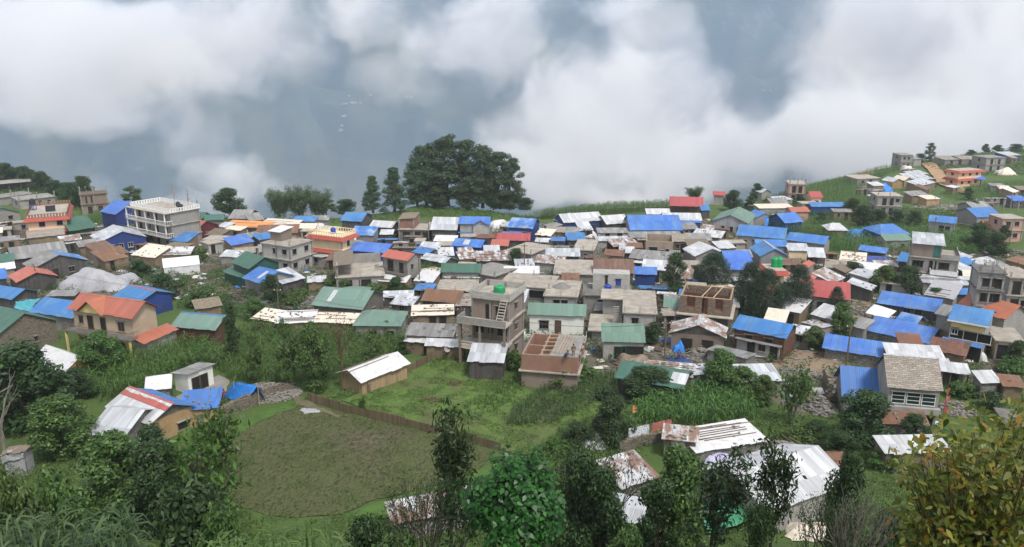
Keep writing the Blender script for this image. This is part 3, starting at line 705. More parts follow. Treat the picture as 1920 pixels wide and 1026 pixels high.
    if stubs:
        for i in range(stubs):
            x = -wl_ + 2 * wl_ * (i % 3) / 2; y = -wd if i < 3 else wd; MB().bx(x - .14, x + .14, y - .14, y + .14, H, H + random.uniform(1.2, 2.4)).build('column', CONC2, root)
    root['_dim'] = (L, D, H)
    return root
def balcony(root, x0, x1, y0, y1, z, slab=CONC, rail=WHITED, kind='baluster', h=.95):
    b = MB().bx(x0, x1, y0, y1, z - .14, z).build('balcony', slab, root); m = MB()
    edges = [((x0, y0), (x1, y0)), ((x0, y0), (x0, y1)), ((x1, y0), (x1, y1))]
    for (p, q) in edges:
        L = math.dist(p, q); n = max(2, round(L / (.28 if kind == 'iron' else .5))); w = .025 if kind == 'iron' else .07
        for i in range(n + 1): x = p[0] + (q[0] - p[0]) * i / n; y = p[1] + (q[1] - p[1]) * i / n; m.bx(x - w / 2, x + w / 2, y - w / 2, y + w / 2, z, z + h)
        t = .05 if kind == 'iron' else .12; m.bx(min(p[0], q[0]) - t / 2, max(p[0], q[0]) + t / 2, min(p[1], q[1]) - t / 2, max(p[1], q[1]) + t / 2, z + h, z + h + t)
        if kind == 'wall': m.bx(min(p[0], q[0]) - .04, max(p[0], q[0]) + .04, min(p[1], q[1]) - .04, max(p[1], q[1]) + .04, z, z + h)
    m.build('railing', rail, b); return b
def cloth(name, P, mat, label, cat, nu=14, nv=10, sag=.25, wr=.12, parent=None, group=None, seed=0):
    """a sheet of tarpaulin over a quad of 3-D points a,b,c,d, hanging and wrinkled, 3 cm thick"""
    rr = np.random.default_rng(seed + len(label)); u, v = np.meshgrid(np.linspace(0, 1, nu), np.linspace(0, 1, nv)); a, b, c, d = [np.array(p, float) for p in P]
    X = ((1 - u) * (1 - v))[..., None] * a + (u * (1 - v))[..., None] * b + (u * v)[..., None] * c + ((1 - u) * v)[..., None] * d
    w = np.sin(u * 11 + v * 3 + rr.uniform(0, 6)) * np.sin(v * 8 + rr.uniform(0, 6)) * wr + rr.uniform(-1, 1, u.shape) * wr * .5
    X[..., 2] += w - sag * np.sin(u * math.pi) * np.sin(v * math.pi); X[..., 0] += rr.uniform(-1, 1, u.shape) * wr * .6; X[..., 1] += rr.uniform(-1, 1, u.shape) * wr * .6
    cen = X.reshape(-1, 3).mean(0); X = X - cen; T = X.reshape(-1, 3); Bm = T - np.array([0, 0, .03]); n = nu * nv; idx = np.arange(n).reshape(nv, nu)
    q = np.stack([idx[:-1, :-1], idx[:-1, 1:], idx[1:, 1:], idx[1:, :-1]], -1).reshape(-1, 4); Fc = [q, q[:, ::-1] + n]
    for line in (idx[0, :], idx[-1, ::-1], idx[::-1, 0], idx[:, -1]): Fc.append(np.stack([line[1:], line[:-1], line[:-1] + n, line[1:] + n], -1))
    me = np_mesh(name, np.vstack([T, Bm]), np.vstack(Fc), mat, True); o = obj(name, me, parent); o.location = tuple(cen)
    return tag(o, label, cat, group) if label else o
def drape(name, u0, v0, wpx, hgt, dep, mat, label, cat='tarpaulin', seed=1, yaw=0.0, lump=.25, group=None, n=26, flat=.6, height=None):
    """a tarpaulin thrown over a heap: base centre at pixel (u0, v0), width in pixels, height and depth in metres"""
    p = at(u0, v0); d = proj(p)[2]; w = wpx * d / FPX; rr = np.random.default_rng(seed + len(label) * 7); x, y = np.meshgrid(np.linspace(-1, 1, n), np.linspace(-1, 1, n))
    ph = rr.uniform(0, 6.28, 8); r = np.maximum(np.abs(x), np.abs(y)) * .6 + np.hypot(x, y) * .4
    z = np.clip(1 - r ** 3.2, 0, 1) ** flat * np.clip(.82 + lump * (np.sin(x * 3.1 + ph[0]) * np.sin(y * 2.7 + ph[1]) + .5 * np.sin(x * 5 + y * 2.2 + ph[2])), .45, 1.2) * hgt
    fold = np.sin(np.arctan2(y, x) * 11 + ph[3]) * .05 * (r > .4); sc = 1 + .08 * np.sin(np.arctan2(y, x) * 5 + ph[4]) + fold
    X = x * w / 2 * sc; Y = y * dep / 2 * sc + dep / 2; ca, sa = math.cos(yaw), math.sin(yaw); XX, YY = X * ca - Y * sa, X * sa + Y * ca
    zz = gz(p[0] + XX, p[1] + YY) - p[2] + np.maximum(z, 0) + .03 + rr.uniform(-.03, .03, x.shape)
    T = np.stack([XX, YY, zz], -1).reshape(-1, 3); idx = np.arange(n * n).reshape(n, n)
    me = np_mesh(name, T, np.stack([idx[:-1, :-1], idx[:-1, 1:], idx[1:, 1:], idx[1:, :-1]], -1).reshape(-1, 4), mat, True); o = obj(name, me); o.location = tuple(p)
    return tag(o, label, cat, group)
_SHAPE = None
def stone_mesh(mb, c, s):
    P = []
    for z in (-.5, .5):
        for x, y in ((-.5, -.5), (.5, -.5), (.5, .5), (-.5, .5)): P.append((c[0] + (x + random.uniform(-.22, .22)) * s[0], c[1] + (y + random.uniform(-.22, .22)) * s[1], c[2] + (z + random.uniform(-.2, .2)) * s[2]))
    ca = random.uniform(0, 6.28); q = []
    for x, y, z in P: dx, dy = x - c[0], y - c[1]; q.append((c[0] + dx * math.cos(ca) - dy * math.sin(ca), c[1] + dx * math.sin(ca) + dy * math.cos(ca), z))
    mb.hexa(q)
def rubble(u, v, wpx, dep, hgt, label, n=260, mat=STON, s=.3, name='rubble_heap', planks=4, cat='rubble'):
    p = at(u, v); w = wpx * proj(p)[2] / FPX; m = MB()
    for _ in range(n):
        a = random.uniform(0, 6.28); r = math.sqrt(random.random()); x = math.cos(a) * r * w / 2; y = math.sin(a) * r * dep / 2
        z = (1 - r ** 1.6) * hgt * random.uniform(.55, 1); q = s * random.uniform(.5, 1.5)
        stone_mesh(m, (x, y, gz(p[0] + x, p[1] + y) - p[2] + z), (q * 1.4, q, q * .6))
    core = 12
    n0 = len(m.v)
    for i in range(core):
        a = 6.28 * i / core; m.v.append((math.cos(a) * w * .47, math.sin(a) * dep * .47, gz(p[0] + math.cos(a) * w * .47, p[1] + math.sin(a) * dep * .47) - p[2] - .2))
    for i in range(core): a = 6.28 * i / core; m.v.append((math.cos(a) * w * .22, math.sin(a) * dep * .22, hgt * .62))
    m.f.append(tuple(n0 + core + i for i in range(core)))
    for i in range(core): j = (i + 1) % core; m.f.append((n0 + i, n0 + j, n0 + core + j, n0 + core + i))
    o = m.build(name, mat); o.location = tuple(p); tag(o, label, cat, 'rubble of fallen houses')
    if planks:
        q = MB()
        for _ in range(planks):
            a = random.uniform(0, 3.1); x, y = random.uniform(-.3, .3) * w, random.uniform(-.3, .3) * dep; l = random.uniform(1, 2.2)
            q.tube((x - math.cos(a) * l, y - math.sin(a) * l * .5, hgt * .5 + .1), (x + math.cos(a) * l, y + math.sin(a) * l * .5, hgt * .75 + .25), .07, .06, 4)
        q.build('fallen_beams', WOOD, o)
    return o
def tank(loc, r, h, mat, label, stand=0.0, name='water_tank'):
    t = empty(name, loc, 0, label, 'water tank', 'roof water tanks')
    MB().lathe([(0, stand), (r * .96, stand), (r, stand + .06), (r, stand + h * .3), (r * .97, stand + h * .32), (r, stand + h * .34), (r, stand + h * .6), (r * .97, stand + h * .62), (r, stand + h * .64), (r, stand + h * .8), (r * .55, stand + h * .93), (r * .3, stand + h * .94)], k=14).build('barrel', mat, t, True)
    MB().lathe([(0, stand + h * .93), (r * .34, stand + h * .93), (r * .34, stand + h), (0, stand + h * 1.01)], k=12).build('lid', mat, t)
    if stand: 
        m = MB()
        for x in (-1, 1):
            for y in (-1, 1): m.bx(x * r * .7 - .05, x * r * .7 + .05, y * r * .7 - .05, y * r * .7 + .05, 0, stand)
        m.bx(-r, r, -r, r, stand - .1, stand - .005); m.build('stand', BLUEP, t)
    return t
def roofpt(root, fx, fy, dz=0.0):
    """world point on a flat roof: fx, fy in -1..1 across it"""
    L, D, H = root['_dim']; ca, sa = math.cos(root.rotation_euler.z), math.sin(root.rotation_euler.z); x, y = fx * L / 2, fy * D / 2
    return (root.location.x + x * ca - y * sa, root.location.y + x * sa + y * ca, root.location.z + H + dz)
# ---------------------------------------------------------------- houses, west side of the village
S((-8, 346), (62, 340), 331, 3.2, CONC2, DARKW, 'grey slab house on stilted pillars at the western tree line with bedding on its terrace', open=True, k=.03, name='pillar_house', cat='house')
F((-8, 372), (64, 362), 7, 1, CONC2, BLOCK, 'low concrete terrace block under the pillared slab house', win=[O1(.6)], gh=2.6, name='terrace_block')
F((34, 376), (105, 368), 0, 1, CONC2, PLAST, 'unfinished grey house with bare column stubs on its roof behind the cream house', bv=361, win=[('o', .55, 1.3, .05, 2.0), W1(.82, .8, .7, 1.3)], rebar=0, stubs=5)
E((-30, 408), (40, 398), 1.9, 11, 2.5, GREEN, BLOCK, 'green tin roofed house cut by the frame edge beside the cream house', win=[W1(.72)])
h = F((47, 411), (126, 405), 0, 2, CONC, PEACH, 'cream two storey house with red eaves and brick panelled roof parapet', bv=384, parapet='panel', pm=BRICKR, band=TERRA, rebar=0, cols=False, fm=BLUEP, win=[('w', .36, 1.3, .75, 1.25), ('w', .82, 1.3, .75, 1.25)], name='painted_house')
tank(roofpt(h, -.82, .3), .75, 1.5, TANKK, 'black water tank on a blue stand on the cream house', 1.5)
so = MB().hexa([(-1.1, -.7, .2), (1.1, -.7, .2), (1.1, .7, 1.3), (-1.1, .7, 1.3), (-1.1, -.72, .3), (1.1, -.72, .3), (1.1, .68, 1.4), (-1.1, .68, 1.4)]).build('solar_heater', GLASS)
so.location = roofpt(h, .1, -.1); so.rotation_euler.z = .5; tag(so, 'tilted solar water heater panel on the cream house roof', 'solar panel')
MB().bx(-1.0, -.9, .5, .6, 0, .9).bx(.9, 1.0, .5, .6, 0, .9).build('stand', STEEL, so)
S((50, 447), (122, 440), 430, 2.4, SLATE, MUD, 'stone shed with a slate lean-to roof below the cream house', k=.25)
G((130, 434), (182, 426), 407, 2.6, GREEN, GREENW, 'dark green gabled house between the cream house and grey balustraded house', side=[W1(.5)])
h = F((148, 366), (202, 362), 6.5, 2, WOOD, BRICK, 'half built brown brick tower house with timber poles at the forest edge', win=[[O1(.3), O1(.7)], [('s', .2, .5, .2, 2.2), ('s', .4, .5, .2, 2.2)]], side=[], name='brick_house', rebar=0, stubs=4)
G((186, 397), (216, 403), 377, 4.4, BLUE, BLUEW, 'blue roofed house with a blue sheet gable beside the half built brick tower', k=.5)
h = F((244, 386), (318, 400), 0, 3, CONC, BLOCK, 'large grey three storey house with white balustrades and two prayer flag poles', C=(358, 387), parapet='panel', pm=WHITED, rebar=0, win=[('o', .18, 1.0, .05, 2.1), W1(.42), ('o', .62, 1.0, .05, 2.1), W1(.85)], side=[[W1(.3)], [], []], name='balustraded_house')
L, D, H = h['_dim']
for fl in (H - 2.9, H - 5.8):
    balcony(h, -L / 2 - .3, L / 2, -D / 2 - 1.3, -D / 2 + .3, fl, CONC, WHITED, 'panel')
    for i in range(5): x = -L / 2 - .1 + i * L / 4 * .97; MB().bx(x - .12, x + .12, -D / 2 - 1.2, -D / 2 - .96, fl, fl + 2.74).build('pillar', WHITED, h)
MB().bx(-L / 2 - .3, L / 2, -D / 2 - 1.3, -D / 2 - .01, H - .15, H - .01).build('roof_overhang', CONC, h)
tank(roofpt(h, .25, .55), .5, 1.2, TANKK, 'small black water tank near the first prayer flag pole')
tank(roofpt(h, .85, -.1), .65, 1.6, TANKK, 'larger black water tank on the corner of the balustraded roof')
G((328, 432), (362, 436), 0, 2.8, REDR, REDW, 'red roofed house with dark red gable wall beside the balustraded house', C=(403, 421), side=[W1(.5)], vent=(.55, .8))
G((352, 411), (380, 411), 398, 2.6, GREEN, BLOCK, 'small dark green roof behind the red gabled house')
G((382, 414), (420, 412), 402, 2.6, GREEN, BLOCK, 'flat looking green roof between the red house and weathered grey roof')
S((312, 451), (352, 454), 435, 2.3, BLUE2, MUD, 'low blue roofed hut in front of the red house', k=.3)
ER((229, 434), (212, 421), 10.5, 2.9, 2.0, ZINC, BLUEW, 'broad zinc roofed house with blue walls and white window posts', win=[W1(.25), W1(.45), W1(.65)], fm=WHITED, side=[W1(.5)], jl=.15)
S((148, 464), (196, 457), 449, 2.3, GREYS, MUD, 'mud hut with grey boards and blue tarp on its roof below the zinc house', k=.3)
S((186, 485), (243, 473), 466, 2.2, RUST, BLOCK, 'small shed with brown and silver striped sheets by the broad zinc house', k=.3)
G((22, 488), (128, 474), 458, 2.8, GREYS, DARKW, 'wide weathered grey tin house above the red roofed shed')
ER((111, 478), (92, 468), 10.5, 2.8, 2.0, GREYS, DARKW, 'dark boarded house with white sheet on one roof slope and blue on the other', roof2=BLUEF, win=[O1(.4), W1(.2), W1(.7)])
G((-25, 497), (28, 491), 477, 2.5, GREEN, DARKW, 'green roofed house at the western frame edge above a white tarp')
S((-10, 508), (30, 503), 493, 2.2, WTARP, BLOCK, 'white tarp lean-to at the western frame edge', k=.2)
S((-30, 528), (15, 522), 505, 2.3, BLUE, DARKW, 'blue lean-to at the western frame edge beside the red roofed shed', k=.25)
S((293, 479), (357, 477), 463, 2.4, WTARP, MUD, 'long stone hut under torn white tarps', k=.2, npole=3, stones=14, name='tarp_hut', cat='hut')
S((245, 478), (290, 484), 459, 2.3, CTARP, MUD, 'hut with crumpled cream tarp roof beside the torn white tarps', k=.3, stones=10, name='tarp_hut', cat='hut')
G((306, 503), (375, 496), 482, 1.9, WTARP, WTARP, 'white canvas tent with drooping sides among green bushes', name='canvas_tent', cat='tent', k=.7, ov=.1)
ER((68, 511), (50, 499), 7.0, 2.5, 1.3, REDR, DARKW, 'faded red gabled shed with dark front wall')
drape('tarp_heap', 163, 548, 130, 3.6, 8.5, GTARP, 'large grey tarpaulin draped over a ruined stone house', seed=3)
G((-50, 551), (22, 562), 0, 2.8, BLUE, DARKW, 'blue roofed house at the western edge with a dark gable wall', C=(84, 547), side=[W1(.4)])
S((84, 556), (140, 555), 544, 2.6, GREYS, DARKW, 'long grey lean-to roof joining the blue western house to the orange house', k=.1)
G((53, 585), (136, 597), 562, 2.6, BLUE2, BLOCK, 'bright blue roof wedged beside the orange roofed house', k=.5)
cloth('hanging_tarp', (at(26, 578, 1.4), at(54, 584, 1.0), at(76, 558, 3.0), at(30, 566, 2.4)), TTARP, 'teal tarp slung between two blue roofed houses', 'tarpaulin', sag=.4)
ER((46, 588), (0, 574), 9.5, 3.2, 2.5, GREEN, STONE, 'rough stone house with green roof and tiny wooden window', win=[('w', .63, .5, 1.0, .9)])
p = at(90, 643); tank(tuple(p), .62, 1.5, TANKK, 'black water tank standing beside the rough stone house')
# the orange-roofed house
h = G((124, 580), (247, 598), 0, 6.2, ORANGE, TAN, 'tan two storey house with orange roof, cross gable and iron balcony', C=(307, 577), k=.62, ov=.6, ridge=ORANGE, name='orange_roofed_house', win=(), fm=BROWNS)
L, D, H = h['_dim']; x0 = -L * .12
r = MB(); wg = L * .2; yb = -D / 2 - .5; hr = wg * .75
strips(r, (x0 - wg, 0, H), (x0 - wg, yb, H), (x0, yb, H + hr), (x0, 0, H + hr)); strips(r, (x0 + wg, yb, H), (x0 + wg, 0, H), (x0, 0, H + hr), (x0, yb, H + hr)); r.build('cross_roof', ORANGE, h)
q = MB(); q.v += [(x, y, z) for y in (yb + .5, yb + .62) for x, z in ((x0 - wg + .2, H - .05), (x0 + wg - .2, H - .05), (x0, H + hr - .2))]; q.f += [(0, 1, 2), (5, 4, 3), (0, 3, 4, 1), (1, 4, 5, 2), (2, 5, 3, 0)]; q.build('gable_panel', YELLOW, h)
fronts(h, L - 1.2, -D / 2 + .6, H - 2.9, [('o', .28, 1.0, .05, 2.1), ('o', .5, .9, .05, 2.1), ('w', .8, 1.2, .5, 1.5), ('w', .12, .8, .8, 1.2)], 'f', BROWNS)
balcony(h, -L / 2 - .2, L / 2 + .1, -D / 2 - .9, -D / 2 + .6, H - 2.95, CONCD, STEEL, 'iron')
MB().bx(-L / 2 + .6, L / 2 - .6, -D / 2 + .55, -D / 2 + .595, H - 6.6, H - 3.1).build('ground_floor_front', YELLOW, h)
fronts(h, L - 1.2, -D / 2 + .55, H - 6.2, [('o', .4, 1.1, .05, 2.1), ('w', .75, 1.2, .9, 1.1)], 'f', BROWNS)
r = MB(); strips(r, (L / 2 + 1.6, -D / 2, H - 3.6), (L / 2 + 1.6, D / 2 + 1.2, H - 3.6), (L / 2 - .55, D / 2 + 1.2, H - 2.9), (L / 2 - .55, -D / 2, H - 2.9)); r.build('lean_to_roof', ORANGE, h)
MB().bx(L / 2 - .58, L / 2 + 1.2, -D / 2 + .5, D / 2 + 1, H - 7.2, H - 3.62).build('lean_to_wall', PLAST, h)
for x in (-L / 2 + .1, L / 2 - .2): MB().bx(x - .12, x + .12, -D / 2 - .8, -D / 2 - .56, H - 7, H - 3.1).build('pillar', YELLOW, h)
G((210, 555), (260, 568), 0, 3.0, BLUE, BLUEW, 'blue house with a rust orange ridge cap and blue sheet gable', C=(336, 551), ridge=ORANGE, k=.35)
G((318, 613), (404, 620), 0, 2.9, GREENP, PLANK, 'brown plank house with green roof on a stilt base', C=(462, 597), ridge=BLUE, k=.45, up=.3)
S((366, 581), (418, 573), 559, 2.3, STRAW, MUD, 'hut roofed with old brown boards behind the plank house', k=.3)
ER((150, 669), (86, 646), 5.0, 1.2, 1.7, WTARP, OTARP, 'long white tarp shelter with navy front flap and orange end wall', name='tarp_shelter', cat='shelter', ov=.15)
# ---------------------------------------------------------------- west centre
G((427, 410), (466, 411), 393, 2.6, GREYS, DARKW, 'weathered grey house with lean-to at the valley edge beside the round tree', side=[W1(.5)])
S((466, 415), (496, 412), 399, 2.4, GREYS, DARKW, 'grey lean-to extension at the valley edge', k=.3)
S((416, 424), (498, 428), 414, 1.7, OTARP, DARKW, 'long shelter under orange tarp behind bundled goods', k=.12, name='tarp_shelter', cat='shelter', npole=2)
S((485, 420), (553, 424), 411, 2.0, CTARP, MUD, 'long shelter under cream tarp behind the rusted roofs', k=.14, name='tarp_shelter', cat='shelter', npole=2)
S((546, 415), (590, 416), 405, 2.4, BLUE2, BLOCK, 'small blue roof with an orange tarp hung at its corner', k=.25)
cloth('hanging_tarp', (at(571, 427, .3), at(592, 427, .3), at(588, 410, 2.8), at(578, 412, 2.8)), OTARP, 'orange tarp hung upright by the small blue roof', 'tarpaulin', sag=.1)
S((581, 413), (616, 413), 404, 2.4, GREYS, BLOCK, 'pair of grey sheds at the valley edge by the white flowering shrub', k=.25)
S((478, 439), (558, 437), 421, 2.2, RUST, MUD, 'broad rusted brown roof behind the grey concrete house', k=.28, stones=8)
for i, (u, v, w, l) in enumerate(((428, 446, 24, 'round white wrapped bundle on the brown earth terrace'), (449, 440, 26, 'lumpy white wrapped bundle behind the round one'), (600, 430, 18, 'white bundle beside the orange hanging tarp'))):
    drape('goods_bundle', u, v, w, 1.7, 2.2, WTARP, l, 'bundle', seed=i, n=18, lump=.15, flat=.4)
S((434, 461), (478, 453), 442, 2.2, BLUE2, MUD, 'tilted blue lean-to roof beside the grey concrete house', k=.3)
S((410, 481), (452, 483), 469, 2.3, ZINC, BLOCK, 'pale zinc roof with loose sheets above the two tier green house', k=.25, stones=8)
S((440, 477), (480, 474), 464, 2.3, SLATE, STONEG, 'rough slate shed next to the pale zinc roof', k=.2)
h = F((487, 455), (543, 463), 0, 2, CONC, BLOCKL, 'grey concrete two storey house with a stair hut on its flat roof', C=(582, 449), win=[W1(.45), W1(.8)], side=[W1(.2), W1(.75)], fm=SHADE)
L, D, H = h['_dim']; MB().bx(-L / 2 + .3, -L / 2 + 3.2, -D * .1, D * .35, H, H + 2.0).build('stair_hut', BRICK, h); r = MB(); strips(r, (-L / 2, -D * .16, H + 2.0), (-L / 2 + 3.5, -D * .16, H + 2.0), (-L / 2 + 3.5, D * .42, H + 2.5), (-L / 2, D * .42, H + 2.5)); r.build('stair_hut_roof', WTARP, h)
h = F((579, 439), (641, 446), 0, 2, CREAM, CREAM, 'cream house with two red eave bands and toothed brick corners', C=(659, 436), parapet='baluster', pm=CREAM, band=TERRA, rebar=0, cols=False, win=[], side=[W1(.5, .9, .6, 1.5)], name='painted_house')
L, D, H = h['_dim']; m = MB()
for i in range(9): m.bx(L / 2 - .62 + (.12 if i % 2 else 0), L / 2 - .33, -D / 2 + .31, -D / 2 + .62, H - 2.5 + i * .26, H - 2.38 + i * .26)
m.build('corner_bricks', BRICK, h)
tank(roofpt(h, .0, .1), .6, 1.35, TANKB, 'blue water tank on the cream house with toothed corners')
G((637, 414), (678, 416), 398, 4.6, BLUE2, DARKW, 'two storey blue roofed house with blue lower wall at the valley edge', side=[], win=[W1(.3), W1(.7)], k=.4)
S((655, 441), (701, 442), 424, 2.8, BLUEF, BLOCK, 'blue roof faded half to grey beside the valley edge house', k=.25)
G((691, 425), (735, 428), 414, 3.2, WHITES, DARKW, 'white zinc house with a second lower sheet awning', side=[W1(.5)])
S((711, 440), (737, 440), 430, 2.0, WHITES, DARKW, 'white zinc awning below the white zinc house', k=.25)
h = F((745, 430), (806, 431), 0, 1, CONC, CONCD, 'unfinished concrete frame with brick room and open ground floor', bv=419, win=[O1(.25, 1.8), O1(.6, 1.8), O1(.88, 1.2)], stubs=6, rebar=0)
L, D, H = h['_dim']; MB().bx(-L / 2 + .3, 0, -D * .3, D * .45, H, H + 2.3).build('brick_room', BRICKR, h); r = MB(); strips(r, (-L / 2, -D * .36, H + 2.3), (.3, -D * .36, H + 2.6), (.3, D * .5, H + 2.9), (-L / 2, D * .5, H + 2.7)); r.build('brick_room_roof', STRAW, h)
S((652, 470), (722, 475), 455, 2.8, BLUE2, BLUEW, 'long blue roof between the cream house and red roofed house', k=.28)
h = G((713, 481), (764, 490), 0, 5.6, REDR, BLOCK, 'grey two storey house with red roof and open upper balcony', C=(780, 478), side=[W1(.35, .7, 3.6, 1.1), W1(.35, .7, .9, 1.1)], win=[('o', .3, 1.4, 3.0, 2.2), ('o', .75, 1.0, 3.0, 2.0), ('o', .3, 1.2, .05, 2.1)])
L, D, H = h['_dim']; balcony(h, -L / 2 - .8, L / 2 - .4, -D / 2 - .9, -D / 2 + .4, H - 2.7, CONCD, STEEL, 'iron')
h = F((628, 521), (722, 516), 0, 1, CONC, PLAST, 'half ruined plastered house with a sagging curved slab floor', bv=492, win=[O1(.25, 1.2), O1(.6, 2.2)], rebar=6)
L, D, H = h['_dim']; MB().bx(-L / 2 + .3, -L / 2 + .6, -D / 2 + .5, D / 2 - .3, H, H + 2.3).bx(-L / 2 + .6, L / 2 - .4, D / 2 - .6, D / 2 - .35, H, H + 1.9).build('upper_wall', PLAST, h); r = MB(); strips(r, (-L / 2 - .2, -D / 2, H + 2.2), (-L * .12, -D / 2 + .3, H + 2.5), (-L * .12, D / 2, H + 2.6), (-L / 2 - .2, D / 2, H + 2.4)); r.build('leftover_roof', STRAW, h)
S((708, 527), (762, 530), 515, 2.0, WTARP, MUDY, 'shelter under white tarp strips at the foot of the red roofed house', k=.18, npole=4)
G((432, 492), (466, 505), 0, 4.2, GREEN, GREENW, 'green house with a tall upper gable of dark green sheets', C=(517, 489), k=.5)
S((416, 509), (450, 521), 496, 2.3, GREEN, GREENW, 'lower green roof tier in front of the tall green gable', k=.25)
G((453, 521), (489, 533), 0, 2.7, BLUE2, GREYS, 'blue roofed house with a roof light beside the two tier green house', C=(548, 515), vent=(.55, .8), k=.4)
S((530, 533), (574, 521), 506, 2.2, ZINC, DARKW, 'zinc lean-to on the blue roofed house behind the round bush', k=.25)
G((582, 572), (680, 581), 541, 3.0, GREENP, PLANKG, 'long green roofed house with dark boarded front and posts', vent=(.25, .8), win=[O1(.2), O1(.45), W1(.7)], side=[W1(.5)])
G((636, 549), (692, 549), 537, 3.0, GREENP, BLOCK, 'small pointed green roof peeping behind the long green house', hip=1.6)
G((660, 611), (752, 612), 580, 2.8, GREENP, BLOCK, 'green hipped house with a blue tarp skirt above the maize', hip=2.6, win=[O1(.4), W1(.8)])
cloth('hanging_tarp', (at(664, 632, .2), at(720, 634, .2), at(722, 613, 2.4), at(665, 613, 2.4)), BTARP, 'blue tarp skirt hung below the green hipped roof', 'tarpaulin', sag=.05)
S((470, 597), (517, 604), 580, 2.2, CTARP, MUD, 'long hut under pale pinkish sheets weighed by stones', k=.2, stones=18, name='tarp_hut', cat='hut', npole=3)
S((515, 607), (592, 604), 582, 2.2, WTARP, MUD, 'long hut under taut white tarps and poles', k=.2, stones=10, name='tarp_hut', cat='hut', npole=5)
S((585, 604), (668, 607), 586, 2.2, CTARP, MUD, 'hut roof patched with brown felt and cream tarp by the green hipped house', k=.2, stones=8, name='tarp_hut', cat='hut', npole=3)
S((575, 530), (612, 528), 517, 2.0, WHITES, MUD, 'small striped zinc shed sinking in bushes behind the boarded green house', k=.25, stones=4)
# ---------------------------------------------------------------- centre of the village
G((806, 431), (857, 432), 407, 3.4, ZINC, DARKW, 'zinc roofed house of alternating pale and dull sheets with a long window band', win=[('w', .5, 5.0, 1.0, 1.1)], k=.5, fm=BLUEP)
S((812, 452), (855, 453), 441, 2.2, WTARP, MUD, 'white tarp awning in front of the striped zinc house', k=.2)
h = G((859, 420), (918, 421), 406, 4.6, BLUE2, BLOCKL, 'blue roofed two storey house with grey cross gable and orange door panel', win=[W1(.25, 1.5, .8, 1.3), ('d', .3, 1.5, .1, 2.0)], k=.45, fm=PINK)
L, D, H = h['_dim']; r = MB(); x0 = L * .22; wg = L * .27
strips(r, (x0 - wg, 0, H - .2), (x0 - wg, -D / 2 - .4, H - .2), (x0, -D / 2 - .4, H + 1.0), (x0, 0, H + 1.0)); strips(r, (x0 + wg, -D / 2 - .4, H - .2), (x0 + wg, 0, H - .2), (x0, 0, H + 1.0), (x0, -D / 2 - .4, H + 1.0)); r.build('cross_roof', BLUE2, h)
q = MB(); q.v += [(x, y, z) for y in (-D / 2, -D / 2 + .12) for x, z in ((x0 - wg + .2, -1), (x0 + wg - .2, -1), (x0 + wg - .2, H - .2), (x0, H + .9), (x0 - wg + .2, H - .2))]; q.f += [(0, 1, 2, 3, 4), (9, 8, 7, 6, 5)] + [((i + 1) % 5, i, 5 + i, 5 + (i + 1) % 5) for i in range(5)]; q.build('gable_panel', BLOCKL, h)
MB().bx(-L / 2, x0 - wg, -D / 2 - .5, -D / 2 + .4, H - 2.2, H - 2.05).build('awning', BLUE2, h)
drape('dome_shelter', 935, 434, 37, 2.9, 5, WTARP, 'domed shelter of pale blankets between two blue roofs', 'shelter', seed=9, flat=.5, lump=.06)
G((951, 426), (999, 429), 409, 3.4, BLUEF, BLUEW, 'blue house with pale scuffed roof sheets beside the domed shelter', win=[('w', .5, 5.4, 1.7, .7)], fm=WOOD)
drape('tarp_heap', 1014, 438, 34, 1.3, 4, TTARP, 'low heap under teal tarp by the scuffed blue house', seed=4, n=18)
G((1057, 418), (1133, 413), 399, 3.2, WHITES, BLUEW, 'long white zinc roofed house with blue wall at the maize edge', k=.4, win=[O1(.7, 2.2)], jl=.15)
S((1036, 412), (1058, 419), 402, 2.6, WHITES, DARKW, 'narrow zinc lean-to against the long white roof', k=.25)
G((1137, 421), (1182, 418), 403, 2.9, WHITES, DARKW, 'shorter white zinc house next to the long white roof', k=.4)
S((1120, 437), (1182, 437), 427, 2.2, GREYS, BLOCKL, 'low grey hut with a dark window below the shorter white zinc house', win=[W1(.3), O1(.7)], k=.2)
S((1118, 452), (1180, 451), 443, 2.2, ZINC, BLOCKL, 'pale hut with a zinc shade roof below the low grey hut', win=[O1(.4)], k=.2)
drape('goods_bundle', 1088, 447, 60, 1.9, 4, WTARP, 'big heap of goods under bunched white tarps on bare earth', 'bundle', seed=6, lump=.3, flat=.5)
G((930, 451), (994, 452), 437, 2.8, REDR, DARKW, 'red roofed house with an L shaped wing in the village middle')
S((919, 461), (953, 462), 449, 2.6, REDR, DARKW, 'red roofed wing of the L shaped house', k=.3)
S((893, 447), (930, 447), 439, 2.6, RUST, DARKW, 'rusted brown lean-to touching the red L shaped house', k=.25)
G((846, 461), (902, 465), 448, 2.9, BLUE2, BLUEW, 'dark blue shed with a grey stripe down its roof', win=[], vent=(.35, 1.3))
drape('goods_bundle', 838, 477, 42, 1.8, 3, CTARP, 'knotted pale bundle in front of the dark blue shed', 'bundle', seed=16, lump=.3)
F((776, 452), (797, 452), 0, 1, CONC, WHITEP, 'tiny white hut with bright blue door', bv=446, gh=2.5, rebar=0, win=[('d', .35, 1.0, .05, 2.0)], fm=BLUEP, cols=False, name='small_hut', cat='hut')
h = F((945, 469), (996, 477), 0, 1, CONC, PLAST, 'pale flat roofed house behind the small dark tree', C=(1019, 458), win=[W1(.5)])
G((787, 485), (834, 494), 0, 2.6, ZINC, DARKW, 'grey zinc house with sagging ridge behind the maize patch', C=(862, 487))
S((893, 490), (960, 488), 470, 2.3, PATCH, DARKW, 'patched roof of silver squares beside the small dark tree', k=.18, stones=16, npole=3)
